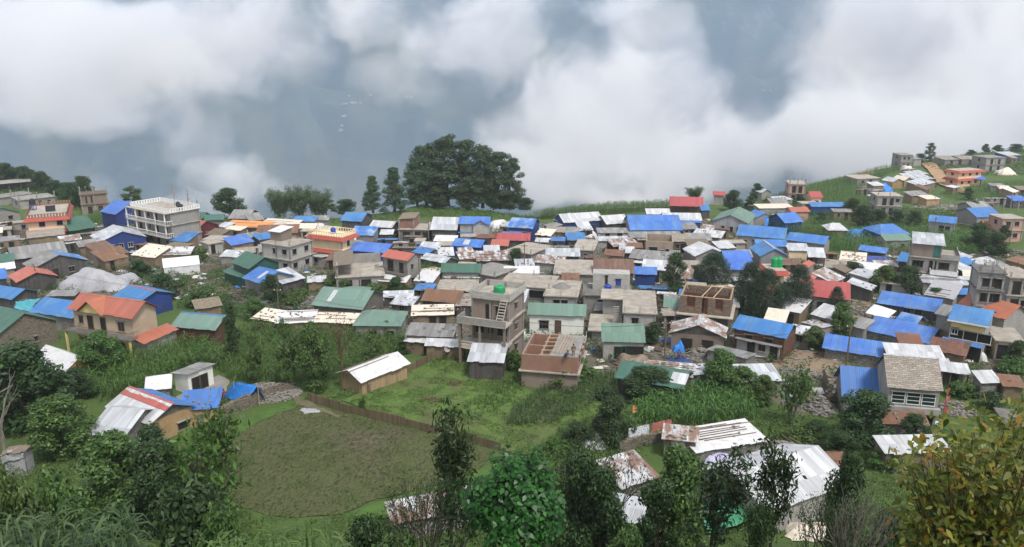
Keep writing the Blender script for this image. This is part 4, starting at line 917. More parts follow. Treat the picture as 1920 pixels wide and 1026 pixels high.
S((862, 487), (903, 484), 471, 2.3, PATCH, MUD, 'hut with white weighed tarps and rusty gaps near the grey zinc house', k=.2, stones=14)
h = G((825, 511), (901, 512), 494, 3.2, GREEN, PLAST, 'green roofed house with white panels in brown frames above a washing line', side=[], fm=BROWNS, win=[('w', .14, 1.2, .3, 1.9), ('d', .32, 1.2, .1, 2.2), ('w', .48, 1.0, .3, 1.9), ('w', .68, 1.8, .3, 1.9), ('w', .9, 1.7, .3, 1.9)], k=.55)
for o in h.children:
    if o.name.startswith('window'):
        for c in o.children: c.data.materials[0] = WHITEP
F((815, 546), (892, 547), 0, 1, CONC, BLOCK, 'low flat terrace roof in front of the white panelled house', bv=524, gh=2.4, win=[O1(.5)], rebar=6, name='terrace_block')
F((872, 508), (928, 519), 0, 1, CONC2, BRICK, 'brown flat roofed house beside the white panelled house', C=(947, 496), win=[], side=[W1(.5)])
G((944, 513), (1012, 513), 499, 2.4, WTARP, WTARP, 'white canvas tent with bicycles stacked at its foot', name='canvas_tent', cat='tent', k=.5, ov=.1)
S((1022, 480), (1088, 481), 465, 3.0, ZINC, DARKW, 'twin grey zinc roofs with a sagging joint over dark openings', k=.25, win=[O1(.3, 1.8), O1(.75, 1.8)])
S((1000, 492), (1055, 496), 479, 2.3, PATCH, PLAST, 'dark shed under white scraps below the twin zinc roofs', k=.2, stones=12)
h = F((1073, 468), (1114, 470), 0, 1, CONC, BLOCK, 'flat roofed block house heaped with red and white rubble on its roof', C=(1127, 450), win=[W1(.6, .9)])
F((1037, 513), (1116, 515), 0, 1, CONC, BLOCK, 'wide pale flat roof strewn with planks in the village heart', C=(1132, 488), win=[O1(.5, 2.)], gh=2.8)
F((933, 534), (1032, 541), 0, 1, CONC, PLAST, 'largest pale flat roofed house with dark shop windows', bv=514, win=[O1(.2, 1.2), ('w', .75, 2.6, .8, 1.5)], fm=SHADE, gh=3.4)
h = F((1018, 554), (1084, 557), 0, 1, CONC, PLAST, 'flat roofed house with a sand pile and blue cloth on its roof', C=(1097, 527), win=[('w', .5, 2.4, .9, 1.3)], fm=SHADE, gh=3.2)
d = MB().lathe([(1.7, 0), (1.2, .35), (.5, .75), (0, .9)], k=14).build('sand_pile', m_plain('grey_sand', (.17, .16, .15), (.12, .115, .11), 2)); d.location = roofpt(h, -.1, .1); tag(d, 'small pile of grey sand on the flat roof with blue cloth', 'sand')
# tall brick house with parapets
h = F((880, 556), (956, 565), 0, 3, CONC, BRICK, 'tall grey brick house with stepped roof terrace and white parapets', C=(978, 541), rebar=6, parapet='wall', pm=BLOCKL, cols=True, win=[[('s', .2, 1.3, .9, 1.3), ('s', .48, .9, 1.0, .9), ('s', .8, 1.6, .7, 1.6)], [('s', .2, 1.3, .9, 1.4), ('w', .5, .8, 1.0, .9), ('s', .82, 1.5, .8, 1.5)], [('o', .45, .9, .05, 2.1), ('s', .78, 1.5, .6, 1.5)]], side=[W1(.5)], name='brick_tower_house', gh=9.6, st=3.1)
L, D, H = h['_dim']
for fl, e in ((H - 3.1, 2.4), (H - 6.2, 1.6)):
    MB().bx(-L / 2 - .9, L / 2 + .3, -D / 2 - e, -D / 2 + .34, fl - .17, fl - .01).build('terrace_slab', CONC, h)
    if e > 2: MB().bx(-L / 2 - .9, L / 2 + .3, -D / 2 - e, -D / 2 - e + .12, fl, fl + .85).bx(-L / 2 - .9, -L / 2 - .78, -D / 2 - e + .12, -D / 2 + .2, fl, fl + .85).build('terrace_wall', BLOCK, h)
    else: r = MB(); strips(r, (-L / 2 - .9, -D / 2 - e - .5, fl - .8), (L / 2 + .3, -D / 2 - e - .5, fl - .8), (L / 2 + .3, -D / 2 - e + .3, fl), (-L / 2 - .9, -D / 2 - e + .3, fl)); r.build('tiled_eave', SLATE, h)
for x in (-L / 2 - .6, -L * .1, L / 2): MB().bx(x - .14, x + .14, -D / 2 - 2.2, -D / 2 - 1.92, H - 10.5, H - 3.28).build('column', BRICK, h)
m = MB(); xs = L * .36
for i in range(9): z = H - 3.1 + i * .36; y = -D / 2 - 2.0 + i * .22; m.bx(xs - .5, xs + .5, y, y + .3, z + .1, z + .2)
m.tube((xs - .5, -D / 2 - 2.1, H - 3.0), (xs - .5, -D / 2 + .1, H + .2), .06, .06, 5); m.tube((xs + .5, -D / 2 - 2.1, H - 3.0), (xs + .5, -D / 2 + .1, H + .2), .06, .06, 5); m.build('stair', CONC, h)
tank(roofpt(h, .05, .05), .85, 1.1, TANKG, 'squat green water tank on the tall brick house')
h = G((988, 590), (1099, 594), 569, 3.2, GREENP, WHITEP, 'white cottage with sea green roof and walled front terrace', k=.5, win=[('w', .27, 1.5, .9, 1.4), ('d', .53, .9, .1, 2.2)], fm=STEEL)
L, D, H = h['_dim']; z = H - 3.25; m = MB(); m.bx(-L / 2 - .3, L / 2 + .2, -D / 2 - 2.4, -D / 2 + .38, z - .18, z).build('terrace_slab', CONC, h)
MB().bx(-L / 2 - .3, L / 2 + .2, -D / 2 - 2.4, -D / 2 - 2.26, z, z + .8).bx(-L / 2 - .3, -L / 2 - .16, -D / 2 - 2.26, -D / 2 + .3, z, z + .8).bx(L / 2 + .06, L / 2 + .2, -D / 2 - 2.26, -D / 2 + .3, z, z + .8).build('terrace_wall', WHITEP, h)
r = MB(); strips(r, (-L / 2 - .6, -D / 2 - 3.3, z - .75), (L * .3, -D / 2 - 3.3, z - .75), (L * .3, -D / 2 - 2.2, z - .2), (-L / 2 - .6, -D / 2 - 2.2, z - .2)); r.build('red_awning', REDR, h)
MB().bx(-L / 2 - .2, L / 2, -D / 2 - 2.2, -D / 2 + .3, z - 4, z - .2).build('lower_wall', PLAST, h)
S((1112, 511), (1190, 513), 485, 3.0, BROWNS, DARKW, 'wide brown corrugated roof with two pale roof lights', k=.3)
S((1188, 514), (1232, 516), 500, 2.6, BLUE2, BLUEW, 'blue roofed annex attached to the wide brown roof', k=.3)
h = F((1092, 553), (1186, 556), 7, 1, CONCD, BLOCK, 'grey block house with rows of rusty bars and a blue tank on its ledge', gh=3.4, win=[('s', .35, .8, .9, 1.2), O1(.7, 1.4)], stubs=0, rebar=6)
L, D, H = h['_dim']; MB().bx(-L * .3, L / 2 - .4, D * .0, D / 2 - .4, H, H + 2.9).build('upper_room', BLOCKL, h); window(h, L * .22, .0, H + .8, .9, 1.3, 'f', BLUEP, BLUEP); window(h, -.2, .0, H + 1.0, .5, 1.7, 'f', STEEL, SHADE)
tank(roofpt(h, .02, -.35), .62, 1.4, TANKB, 'blue water tank on the ledge of the grey block house')
h = F((1167, 586), (1233, 589), 0, 2, CONC, BLOCKL, 'newest pale concrete house with broad flat roof and outside steps', C=(1250, 546), win=[W1(.35, 1.0), ], fm=WOOD, gh=4.6, st=2.9)
L, D, H = h['_dim']; MB().bx(-L / 2 - 3.6, -L / 2 - .01, D * .05, D / 2, H - .17, H - .01).build('side_slab', CONC, h); MB().bx(-L / 2 - 3.2, -L / 2 + .36, D * .12, D / 2 - .3, H - 5.5, H - .18).build('side_wall', PLAST, h)
MB().bx(-L / 2 - 5.2, -L / 2 + 1.5, -D / 2 - .6, D * .1, H - 3.1, H - 2.9).build('lower_slab', CONC, h); MB().bx(-L / 2 - 4.6, -L / 2 + .36, -D / 2, D * .05, H - 6, H - 3.11).build('lower_wall', PLAST, h)
m = MB()
for i in range(9): m.bx(-L / 2 - 1.5, -L / 2 - .5, -D * .36 + i * .26, -D * .36 + i * .26 + .3, H - 2.88 + i * .3, H - 2.76 + i * .3)
m.build('stair', CONC2, h)
h = S((1128, 641), (1211, 643), 618, 3.0, GREENP, PLAST, 'shop with sea green lean-to roof and dark roller shutter', k=.45, D=3.6, win=[('o', .42, 1.6, .05, 2.2), ('o', .74, 3.0, .05, 2.3)], fm=TEALF, name='roadside_shop', cat='shop', jl=.01)
# the building site with two men
a = Vector(atz(978, 664, 0)); hb = 4.6
A0, B0, yaw, z0 = None, None, None, None
a, b, L, yaw, z0 = frame_of((978, 664), (1083, 672), hb); D = pdepth(a, b, yaw, (1131, 634), z0); nn = Vector((-math.sin(yaw), math.cos(yaw), 0)); c = (a + b) / 2 + nn * D / 2; gz0 = g(c.x, c.y); H = z0 - gz0
site = empty('building_site', (c.x, c.y, gz0), yaw, 'unroofed red brick building site with two workmen on top', 'house', GRP); l2, d2 = L / 2, D / 2; t = .24; site['_dim'] = (L, D, H); OVERLAP.append((site, L, D))
lo = found(L, D, gz0, yaw, c.x, c.y); zf = H - 2.3
MB().bx(-l2, l2, -d2, d2, lo, zf).build('ground_floor_wall', BRICK, site); MB().bx(-l2 - .35, l2 + .35, -d2 - .35, d2 + .35, zf, zf + .15).build('floor_slab', CONC, site)
W = MB(); W.bx(-l2, l2, -d2, -d2 + t, zf + .15, H).bx(-l2, l2, d2 - t, d2, zf + .15, H).bx(-l2, -l2 + t, -d2 + t, d2 - t, zf + .15, H).bx(l2 - t, l2, -d2 + t, d2 - t, zf + .15, H)
W.bx(-l2 * .35, -l2 * .35 + t, -d2 + t, d2 - t, zf + .15, H).bx(-l2 + t, -l2 * .35, 0, t, zf + .15, H - .2); W.build('wall', BRICKR, site)
for fy in (-.5, .1, .6): window(site, l2, fy * d2, zf + .9, .8, 1.2, 'r', BRICKR, SHADE, mull=0)
m = MB().bx(l2 * .02, l2, -d2, d2, H + .003, H + .12)
m.build('roof_slab', CONC2, site)
for i in range(6): y = -d2 + .2 + i * (D - .4) / 5; MB().tube((-l2 * .38, y, H + .05), (l2 * .1, y + .2, H + .12), .07, .06, 4).build('timber_prop', WOODL, site)
for i in range(5): MB().tube((l2 * (.1 + .12 * i), -d2 * .8, H + .2), (l2 * (.2 + .1 * i), d2 * .9, H + .2), .06, .06, 4).build('timber_prop', WOODL, site)
S((875, 678), (945, 681), 644, 2.6, ZINC, DARKW, 'pale zinc roof with soft folds beside the green field', k=.2, D=None)
# unroofed brown house on stilts
a, b, L, yaw, z0 = frame_of((1275, 555), (1371, 564), 5.6); D = pdepth(a, b, yaw, (1391, 543), z0); nn = Vector((-math.sin(yaw), math.cos(yaw), 0)); c = (a + b) / 2 + nn * D / 2; gz0 = g(c.x, c.y); H = z0 - gz0
ru = empty('roofless_house', (c.x, c.y, gz0), yaw, 'roofless brown stone upper storey with bare rafters before the conifers', 'house', GRP); l2, d2 = L / 2, D / 2; ru['_dim'] = (L, D, H); OVERLAP.append((ru, L, D)); lo = found(L, D, gz0, yaw, c.x, c.y); zf = H - 2.7
MB().bx(-l2 + .3, l2 - .3, -d2 + .3, d2 - .3, lo, zf - .15).build('ground_floor_wall', CONCD, ru); MB().bx(-l2 - .4, l2 + .5, -d2 - .9, d2 + .3, zf - .15, zf).build('floor_slab', CONC, ru)
W = MB(); t = .35
for x0, x1 in ((-1, -.72), (-.38, -.12), (.12, .4), (.7, 1)): W.bx(x0 * l2, x1 * l2, -d2, -d2 + t, zf, H)
for x0, x1 in ((-.72, -.38), (.4, .7)): W.bx(x0 * l2, x1 * l2, -d2 + .02, -d2 + t - .02, zf, zf + .8)
W.bx(-l2, l2, d2 - t, d2, zf, H).bx(-l2, -l2 + t, -d2 + t, d2 - t, zf, H).bx(l2 - t, l2, -d2 + t, d2 - t, zf, H); W.build('wall', m_stone('brown_stone_wall', (.11, .075, .055), (.23, .17, .125)), ru)
MB().bx(-l2 + t, l2 - t, -d2 + t, d2 - t, zf + .01, zf + .06).bx(-.15, .15, -d2 + t, d2 - t, zf + .06, H - .1).bx(-l2 + t, l2 - t, .1, .35, zf + .06, H - .3).build('inner_wall', PLANK, ru)
m = MB(); m.tube((-l2, -d2 + .15, H + .1), (l2, -d2 + .15, H + .08), .1, .1, 4).tube((-l2 + .15, -d2, H + .1), (-l2 + .15, d2, H + .1), .1, .1, 4).tube((l2 - .15, -d2, H + .1), (l2 - .15, d2, H + .1), .1, .1, 4).tube((-l2, d2 - .15, H + .1), (l2, d2 - .15, H + .1), .1, .1, 4)
for x in (-.15, .3): MB().tube((x * l2, -d2 + .2, H + .15), ((x + .25) * l2, d2 - .2, H + .15), .1, .09, 4).build('rafter', WOODL, ru)
m.tube((.3 * l2, d2 * .2, H), (.38 * l2, d2 * .2, H + 1.5), .06, .05, 4).tube((-.8 * l2, d2 * .3, H), (-.98 * l2, d2 * .4, H + 1.6), .06, .05, 4); m.build('wall_plate', WOODL, ru)
ER((1309, 610), (1313, 590), 8.2, 2.8, 1.6, PATCH, BRICK, 'patched tin gable house with a central pale ridge strip and open dark front', gable=DARKW, ridge=ZINC, win=[O1(.3, 1.6), O1(.7, 1.6)], jl=.2)
h = G((1371, 615), (1475, 636), 599, 3.6, BLUE2, PLANK, 'bright blue roofed house with dark plank front and grey lower room', k=.42, win=[('s', .3, 1.2, 2.3, .8), ('s', .7, 1.2, 2.3, .8)])
S((1377, 634), (1464, 653), 621, 2.2, GREYS, PLAST, 'grey lean-to room with clothes hung along its eave', k=.2, win=[O1(.35), W1(.6), O1(.88)])
S((1243, 577), (1274, 579), 559, 3.0, GREENP, BLOCK, 'narrow sea green roof squeezed beside the newest concrete house', k=.4)
S((1243, 592), (1272, 592), 578, 2.4, SLATE, BLOCK, 'narrow grey slate awning below the narrow green roof', k=.25, win=[O1(.5)])
S((1205, 700), (1300, 708), 678, 2.2, PATCH, STONEG, 'broad patchwork of white and grey zinc sheets beside the path', k=.12, stones=16, npole=6)
S((1290, 704), (1340, 700), 683, 2.2, ZINC, STONEG, 'grey ribbed zinc roof continuing the patchwork roof', k=.12, stones=8)
G((1151, 708), (1281, 731), 687, 2.4, GREEN, DARKW, 'long dark green roof half hidden by the bush', k=.35, vent=(.78, 2.0))
S((1390, 716), (1470, 714), 682, 2.3, ZINC, STONEG, 'grey zinc roof with a raised ridge strip near the rubble yard', k=.15)
S((755, 640), (797, 643), 629, 2.0, WHITES, MUD, 'shorter white tin awning on the mud house', k=.35)
S((795, 649), (873, 652), 635, 2.0, WHITES, MUD, 'longer white tin awning on the mud house', k=.35)
S((758, 629), (850, 633), 606, 2.8, GREYS, MUD, 'wide grey boarded roof above the white tin awnings', k=.18, stones=6)
S((770, 592), (852, 590), 571, 2.4, CTARP, MUD, 'mud house with torn pale cloth and sticks on its roof', k=.15, stones=16, npole=4, win=[O1(.5), O1(.75)])
G((788, 564), (861, 569), 543, 2.4, RUST, DARKW, 'rust streaked gable roof above the torn cloth roof', k=.4)
S((853, 574), (884, 574), 550, 2.2, SLATE, DARKW, 'small slate roof strewn with blue scraps beside the tall brick house', k=.2, stones=8)
# ---------------------------------------------------------------- east centre
G((1255, 386), (1319, 388), 369, 3.0, REDR, WOOD, 'open hall on posts with a tall red roof', open=True, k=.75, name='open_hall', cat='pavilion')
S((1315, 395), (1333, 395), 384, 2.4, BLUE, DARKW, 'little blue lean-to beside the open red hall', k=.3)
G((1212, 402), (1258, 402), 391, 2.6, WHITES, BLOCK, 'small white gabled roof in front of the open red hall')
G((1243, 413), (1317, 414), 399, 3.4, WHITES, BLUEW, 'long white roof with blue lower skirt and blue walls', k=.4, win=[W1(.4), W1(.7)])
S((1243, 417), (1316, 418), 411, 3.0, BLUE2, BLUEW, 'blue skirt roof running below the long white roof', k=.3)
h = G((1181, 432), (1281, 432), 403, 3.0, BLUE2, ZINCW, 'largest blue roof with a grey lower strip and zinc walls', k=.42, jl=.02)
S((1181, 446), (1281, 445), 434, 2.3, GREYS, ZINCW, 'grey lean-to strip below the largest blue roof', k=.2)
a, b, L, yaw, z0 = frame_of((1211, 452), (1263, 454), 4.2); D = pdepth(a, b, yaw, (1266, 440), z0, 4, 8); nn = Vector((-math.sin(yaw), math.cos(yaw), 0)); c = (a + b) / 2 + nn * D / 2; gz0 = g(c.x, c.y); H = z0 - gz0; l2, d2 = L / 2, D / 2
rb = empty('roofless_house', (c.x, c.y, gz0), yaw, 'roofless tan block shell with a dark doorway in front of the largest blue roof', 'house', GRP); OVERLAP.append((rb, L, D))
MB().bx(-l2, l2, -d2, -d2 + .3, -1, H).bx(-l2, l2, d2 - .3, d2, -1, H).bx(-l2, -l2 + .3, -d2 + .3, d2 - .3, -1, H).bx(l2 - .3, l2, -d2 + .3, d2 - .3, -1, H).build('wall', m_blocks('tan_block_wall', (.27, .215, .165), (.2, .17, .14)), rb)
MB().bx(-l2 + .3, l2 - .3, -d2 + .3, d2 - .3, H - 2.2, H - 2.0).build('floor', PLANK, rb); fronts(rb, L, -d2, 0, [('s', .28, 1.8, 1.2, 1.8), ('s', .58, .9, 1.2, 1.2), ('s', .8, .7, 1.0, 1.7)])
S((1287, 450), (1336, 451), 437, 2.3, GREYS, BLOCK, 'low dark windowed hut under weathered sheets in the east rubble', k=.2, win=[W1(.4, 1.6)])
S((1296, 441), (1352, 447), 431, 2.3, WHITES, MUD, 'white zinc scraps roof rising behind the dark windowed hut', k=.2, stones=8)
E((1334, 414), (1404, 420), 1.9, 13, 3.0, GREENP, ZINCW, 'big pale green gabled barn with boarded front', win=[('s', .3, .8, .6, 1.4), ('s', .55, .8, .6, 1.4), ('s', .75, .8, .6, 1.4)], name='barn', cat='barn')
S((1392, 404), (1415, 410), 396, 2.6, BLUE, BLOCK, 'small blue roof behind the pale green barn', k=.3)
G((1380, 441), (1472, 449), 424, 3.2, BLUE2, BLOCK, 'long bright blue hall with a pale pillared front', win=[('s', .15, 1.2, .7, 1.6), ('s', .4, 1.2, .7, 1.6), ('s', .65, 1.2, .7, 1.6)], k=.42)
G((1473, 450), (1548, 459), 439, 2.8, BLUE2, BLOCK, 'second long blue roof lower than the bright blue hall', k=.38)
G((1418, 462), (1478, 463), 449, 3.0, BLUE2, BLOCK, 'blue cross roof between the conifers and blue hall', k=.4)
E((1425, 481), (1480, 481), 1.6, 8, 3.0, BLUE2, ZINCW, 'blue gable roof split by a pale ridge strip', ridge=ZINC)
G((1363, 506), (1416, 506), 470, 2.8, BLUE2, BLOCK, 'steep blue roof showing behind the round conifer', k=.55)
E((1303, 481), (1367, 478), 1.5, 7, 2.8, WHITES, BLOCK, 'pale grey gabled house behind the round conifer')
S((1478, 470), (1520, 471), 459, 2.6, ZINC, CREAM, 'pale zinc roof over a cream wall beside the green tanks', k=.2, D=4)
S((1515, 482), (1549, 484), 464, 2.6, ZINC, DARKW, 'wide zinc sheet roof over a dark veranda', k=.2, open=True)
h = F((1443, 508), (1476, 508), 5, 2, CONC, CREAM, 'cream house top with terracotta eave band among conifers', band=TERRA, rebar=0, win=[W1(.5)], side=[], cols=False)
for i, (fx, l) in enumerate(((.1, 'green water tank standing nearest the conifers'), (.62, 'second green water tank touching the first one'))): tank(roofpt(h, fx, .1), .62, 1.9, TANKG, l)
S((1505, 508), (1530, 494), 490, 3.6, REDR, BLOCK, 'short red tiled awning strip under the zinc veranda', k=.3, D=1.5)
S((1512, 534), (1533, 519), 512, 3.2, REDR, BLOCK, 'second red awning strip below the first one', k=.3, D=1.5)
S((1178, 484), (1262, 491), 470, 2.3, GREYS, DARKW, 'long dull zinc roof with rags hanging at its edge', k=.2, stones=8)
drape('dome_shelter', 1196, 471, 22, 2.0, 3.2, WTARP, 'small white domed shelter among dull zinc roofs', 'shelter', seed=21, n=18)
S((1160, 474), (1190, 475), 462, 2.2, ZINC, DARKW, 'dull zinc hut beside the small white dome', k=.2, stones=5)
S((1150, 463), (1200, 459), 447, 2.2, PATCH, DARKW, 'patched awnings in white and blue beside the tan block shell', k=.2, stones=8, open=True)
drape('tarp_heap', 1345, 462, 40, 1.2, 4, BTARP, 'blue tarp over bedding in the east rubble', seed=31, n=18)
# ---------------------------------------------------------------- far ridge on the east
h = F((1690, 291), (1714, 291), 0, 2, CONC2, BLOCK, 'grey two storey house with slab roof on the ridge crest', bv=283, win=[W1(.3, .9), W1(.7, .9)], rebar=0)
S((1714, 299), (1730, 298), 291, 3, GREYS, BLOCK, 'grey annex beside the ridge crest house')
h = F((1799, 321), (1844, 318), 6, 2, CONC, PEACH, 'peach two storey house with terracotta bands below the dirt road', band=TERRA, rebar=0, win=[W1(.2), W1(.5), W1(.8)], cols=False, name='painted_house')
S((1808, 336), (1850, 337), 329, 2.6, BLUE, DARKW, 'blue lean-to in front of the peach ridge house', k=.2, open=True)
F((1850, 296), (1888, 295), 0, 2, GREYS, BLOCK, 'brown grey house with open upper floor on the ridge top', bv=285, win=[O1(.3), O1(.7)], rebar=0)
S((1888, 292), (1916, 291), 283, 2.6, ZINC, BLUEW, 'zinc roof and blue wall at the far end of the ridge')
for i, (A, B, bv, l) in enumerate((((1772, 300), (1800, 299), 292, 'ruined stone house on the ridge with bare rafters'), ((1803, 299), (1838, 299), 289, 'larger ruined stone house beside the bare rafters'))): S(A, B, bv, 2.6, SLATE, STONEG, l, k=.1, stones=14, win=[O1(.5)], name='stone_house', cat='house')
S((1608, 336), (1652, 334), 328, 2.6, CONC, BLOCK, 'tan slab roofed house above rubble on the ridge slope', k=.04, win=[O1(.6), W1(.25)])
for A, B, bv, l in (((1713, 329), (1742, 326), 320, 'upper white roof of the ridge roof cluster'), ((1717, 338), (1752, 335), 328, 'grey zinc roof in the middle of the ridge roof cluster'), ((1724, 349), (1756, 342), 337, 'lowest zinc roof of the ridge roof cluster')): S(A, B, bv, 2.6, ZINC, MUD, l, k=.2, stones=6)
E((1674, 342), (1696, 341), 1.2, 6, 2.4, WHITES, MUDY, 'small white gabled hut on the ridge slope')
E((1696, 339), (1713, 338), 1.2, 6, 2.4, CTARP, MUDY, 'small cream gabled hut touching the white gabled hut')
drape('dome_shelter', 1704, 322, 18, 2.6, 4, CTARP, 'orange white domed tent near the ridge crest house', 'shelter', seed=5, n=16)
drape('goods_bundle', 1718, 310, 14, 2.2, 3, WTARP, 'white bundle beside the dirt road', 'bundle', seed=15, n=14)
F((1645, 367), (1694, 368), 0, 2, CONC, BLOCK, 'grey two storey house with open verandas below the ridge slope', bv=360, win=[O1(.3), O1(.6), W1(.85)], rebar=6)
S((1710, 368), (1744, 366), 358, 2.5, GREYS, MUD, 'weathered grey roof beside the cream slab hut', k=.2, stones=6)
S((1738, 374), (1765, 373), 366, 2.5, CTARP, MUDY, 'cream slab hut on the ridge slope', k=.1)
drape('dome_shelter', 1664, 360, 24, 2.6, 5, BTARP, 'round blue tarp tent above the grey veranda house', 'shelter', seed=8, n=18)
S((1638, 349), (1660, 348), 341, 2.4, WHITES, MUD, 'narrow white roof behind the round blue tent', k=.2)
drape('dome_shelter', 1893, 329, 32, 3, 6, CTARP, 'half round cream shelter on the grassy ridge flank', 'shelter', seed=11, n=18)
G((1826, 392), (1862, 390), 378, 3.2, GREYS, BLOCK, 'grey gable house above the folded blue roofs')
G((1832, 408), (1880, 406), 389, 3, BLUE, BLOCK, 'folded blue roofs on the eastern terrace', k=.4)
h = F((1880, 410), (1925, 410), 6, 2, CONC, PINK, 'pink plastered house at the eastern frame edge', win=[W1(.3), W1(.7)], rebar=0)
G((1846, 428), (1905, 431), 415, 2.8, REDR, PINK, 'red roofed house before the pink plastered house')
G((1740, 415), (1793, 420), 405, 3.0, BLUE2, ZINCW, 'blue roofed cottage with grey wall beside the grey water steps', win=[O1(.5), W1(.75)])
G((1652, 441), (1708, 439), 420, 2.6, BLUE2, BLUEW, 'blue hipped house with white lean-to by the maize', hip=2.2)
drape('tarp_heap', 1622, 452, 62, 2.6, 7, BTARP, 'blue tarp pyramid standing in the eastern maize', seed=12, flat=1.0, lump=.1)
G((1521, 371), (1544, 371), 359, 3.0, REDR, PEACH, 'red roofed peach cottage beside the pink framed house', win=[W1(.5)], k=.5)
h = F((1479, 345), (1513, 346), 0, 2, CONC, PINK, 'pink framed three level house with open columns on the slope', bv=338, win=[O1(.3), O1(.7)], rebar=6, stubs=3)
S((1522, 388), (1592, 388), 379, 2.6, BLUE2, BLUEW, 'row of blue roofs below the red peach cottage', k=.25)
S((1424, 391), (1490, 390), 382, 2.6, CTARP, PLAST, 'pale slab house on the maize slope', k=.08)
G((1447, 383), (1481, 381), 371, 2.6, GREYS, MUDY, 'brown gabled house above the pale slab house', k=.5)
E((1428, 362), (1448, 361), 1.1, 5, 2.4, ZINC, BLOCK, 'small white hut high on the maize slope')
G((1484, 398), (1520, 397), 388, 2.6, ORANGE, PINK, 'orange roofed house between the blue roofs')
G((1472, 419), (1508, 416), 399, 2.6, BLUE2, BLUEW, 'cluster of two blue roofs in the maize', k=.5)
drape('dome_shelter', 1445, 424, 28, 2.2, 4, BTARP, 'small blue and white tarp tent in the maize', 'shelter', seed=13, n=18)
G((1336, 366), (1360, 367), 359, 2.6, REDR, BLOCK, 'small red roofed block house beyond the bamboo')
G((1552, 432), (1592, 433), 418, 2.4, WHITES, MUD, 'white hipped roof sunk in the maize', hip=1.6)
# ---------------------------------------------------------------- eastern village
G((1660, 452), (1712, 451), 439, 2.8, GREENP, BLOCK, 'pale green roofed store behind the tall grey house', win=[W1(.7, .7)])
h = F((1705, 480), (1801, 489), 0, 2, CONC, PLAST, 'tall grey plastered house with white balcony and tin roofed top room', C=(1812, 472), win=[('w', .16, 1.9, .8, 1.4), ('o', .48, 1.1, .05, 2.2), ('s', .72, 1.8, .8, 1.4)], side=[], rebar=4, fm=STEEL, gh=6.2)
L, D, H = h['_dim']; balcony(h, -L * .06, L / 2 - .2, -D / 2 - 1.1, -D / 2 + .34, H - 2.9, CONC, WHITED, 'wall', .8); MB().bx(-L / 2 + .35, L * .12, -D / 2 + .4, D / 2 - .35, H, H + 2.5).build('top_room', BRICK, h)
r = MB(); strips(r, (-L / 2 + .2, -D / 2, H + 2.5), (L * .18, -D / 2, H + 2.5), (L * .18, D / 2, H + 3.1), (-L / 2 + .2, D / 2, H + 3.1)); r.build('top_room_roof', ZINC, h); door(h, L * .03, -D / 2 + .4, H + .05, .9, 2.2, 'f', TEALF, TEALF)
MB().bx(L * .12, L / 2 - .1, -D / 2 + .1, -D / 2 + .22, H, H + .8).bx(L / 2 - .22, L / 2 - .1, -D / 2 + .22, D / 2, H, H + .8).build('parapet', PLAST, h)
S((1608, 469), (1661, 476), 462, 2.6, BLUE2, DARKW, 'small blue roof above the broken mud house', k=.3)
S((1573, 488), (1624, 493), 472, 2.4, CTARP, STONE, 'broken mud house with its cream roof caved in', k=.05, stones=22, npole=4)
S((1624, 492), (1672, 494), 480, 1.9, DTARP, STONE, 'stone ruin under a striped navy tarp', k=.1, stones=18)
G((1680, 489), (1706, 493), 474, 2.4, BLUE, DARKW, 'small blue roof leaning on the tall grey house')
h = F((1834, 510), (1890, 514), 0, 4, CONCD, PLAST, 'dark four storey house with rubble strewn top floor', C=(1902, 500), win=[[W1(.5)], [W1(.2, .7), W1(.45, .8), W1(.7, .8), W1(.88, .7)], [('w', .55, 2.6, .7, 1.5)], [('s', .4, 1.6, .4, 1.4), ('s', .8, 1.4, .2, 1.6)]], side=[], rebar=6, fm=STEEL, st=2.7, gh=10.6)
L, D, H = h['_dim']; balcony(h, -L / 2 - .1, L / 2 + .1, -D / 2 - .8, -D / 2 + .3, H - 8.0, CONC, PLAST, 'wall', .8)
F((1893, 520), (1950, 522), 7, 3, CONC, PLAST, 'grey house with deep balconies cut by the eastern frame edge', win=[O1(.3), W1(.7)], rebar=4, fm=STEEL)
S((1730, 530), (1831, 536), 516, 2.4, ZINC, BLOCK, 'upper sheet of pale tents and zinc between the two grey towers', k=.15, npole=3)
S((1732, 552), (1790, 562), 528, 2.2, GTARP, BLOCK, 'pale grey tarp roofs below the tall grey house', k=.2, npole=3)
S((1787, 552), (1831, 553), 540, 2.3, BLUE, DARKW, 'blue awning attached to the four storey house', k=.2)
G((1801, 500), (1831, 494), 484, 2.4, BLUE, DARKW, 'dim blue gable behind the pale zinc tents')
drape('tarp_heap', 1818, 518, 30, 1.6, 4, OTARP, 'orange tarp corner beside the four storey house', seed=14, n=16)
h = G((1520, 556), (1595, 563), 527, 3.0, REDR, PLAST, 'red roofed house with faded grey half and open dark front', win=[O1(.3, 1.8), O1(.7, 1.8)], k=.45)
G((1643, 568), (1760, 587), 553, 2.0, BLUE2, DARKW, 'long narrow blue roof sloping beside the white tarp', k=.3, win=[W1(.5), W1(.7)])
aw = empty('white_awning', tuple(at(1651, 606)), 0, 'brilliant white tarp roof over a yard shelter', 'tarpaulin'); wp = [at(1622, 586, 2.0), at(1661, 599, 2.0), at(1681, 583, 2.5), at(1639, 570, 2.5)]; c = cloth('cover', wp, m_tarp('clean_white_tarp', (.66, .66, .66), (.5, .5, .5)), '', '', sag=.15, wr=.05, parent=aw); c.location -= aw.location
for q in wp: MB().tube((q[0] - aw.location.x, q[1] - aw.location.y, g(q[0], q[1]) - aw.location.z - .2), (q[0] - aw.location.x, q[1] - aw.location.y, q[2] - aw.location.z), .05, .05, 6).build('post', WOOD, aw)
G((1676, 603), (1716, 613), 589, 1.9, BLUEF, MUD, 'little blue striped roof in the yard beside the white tarp', k=.5)
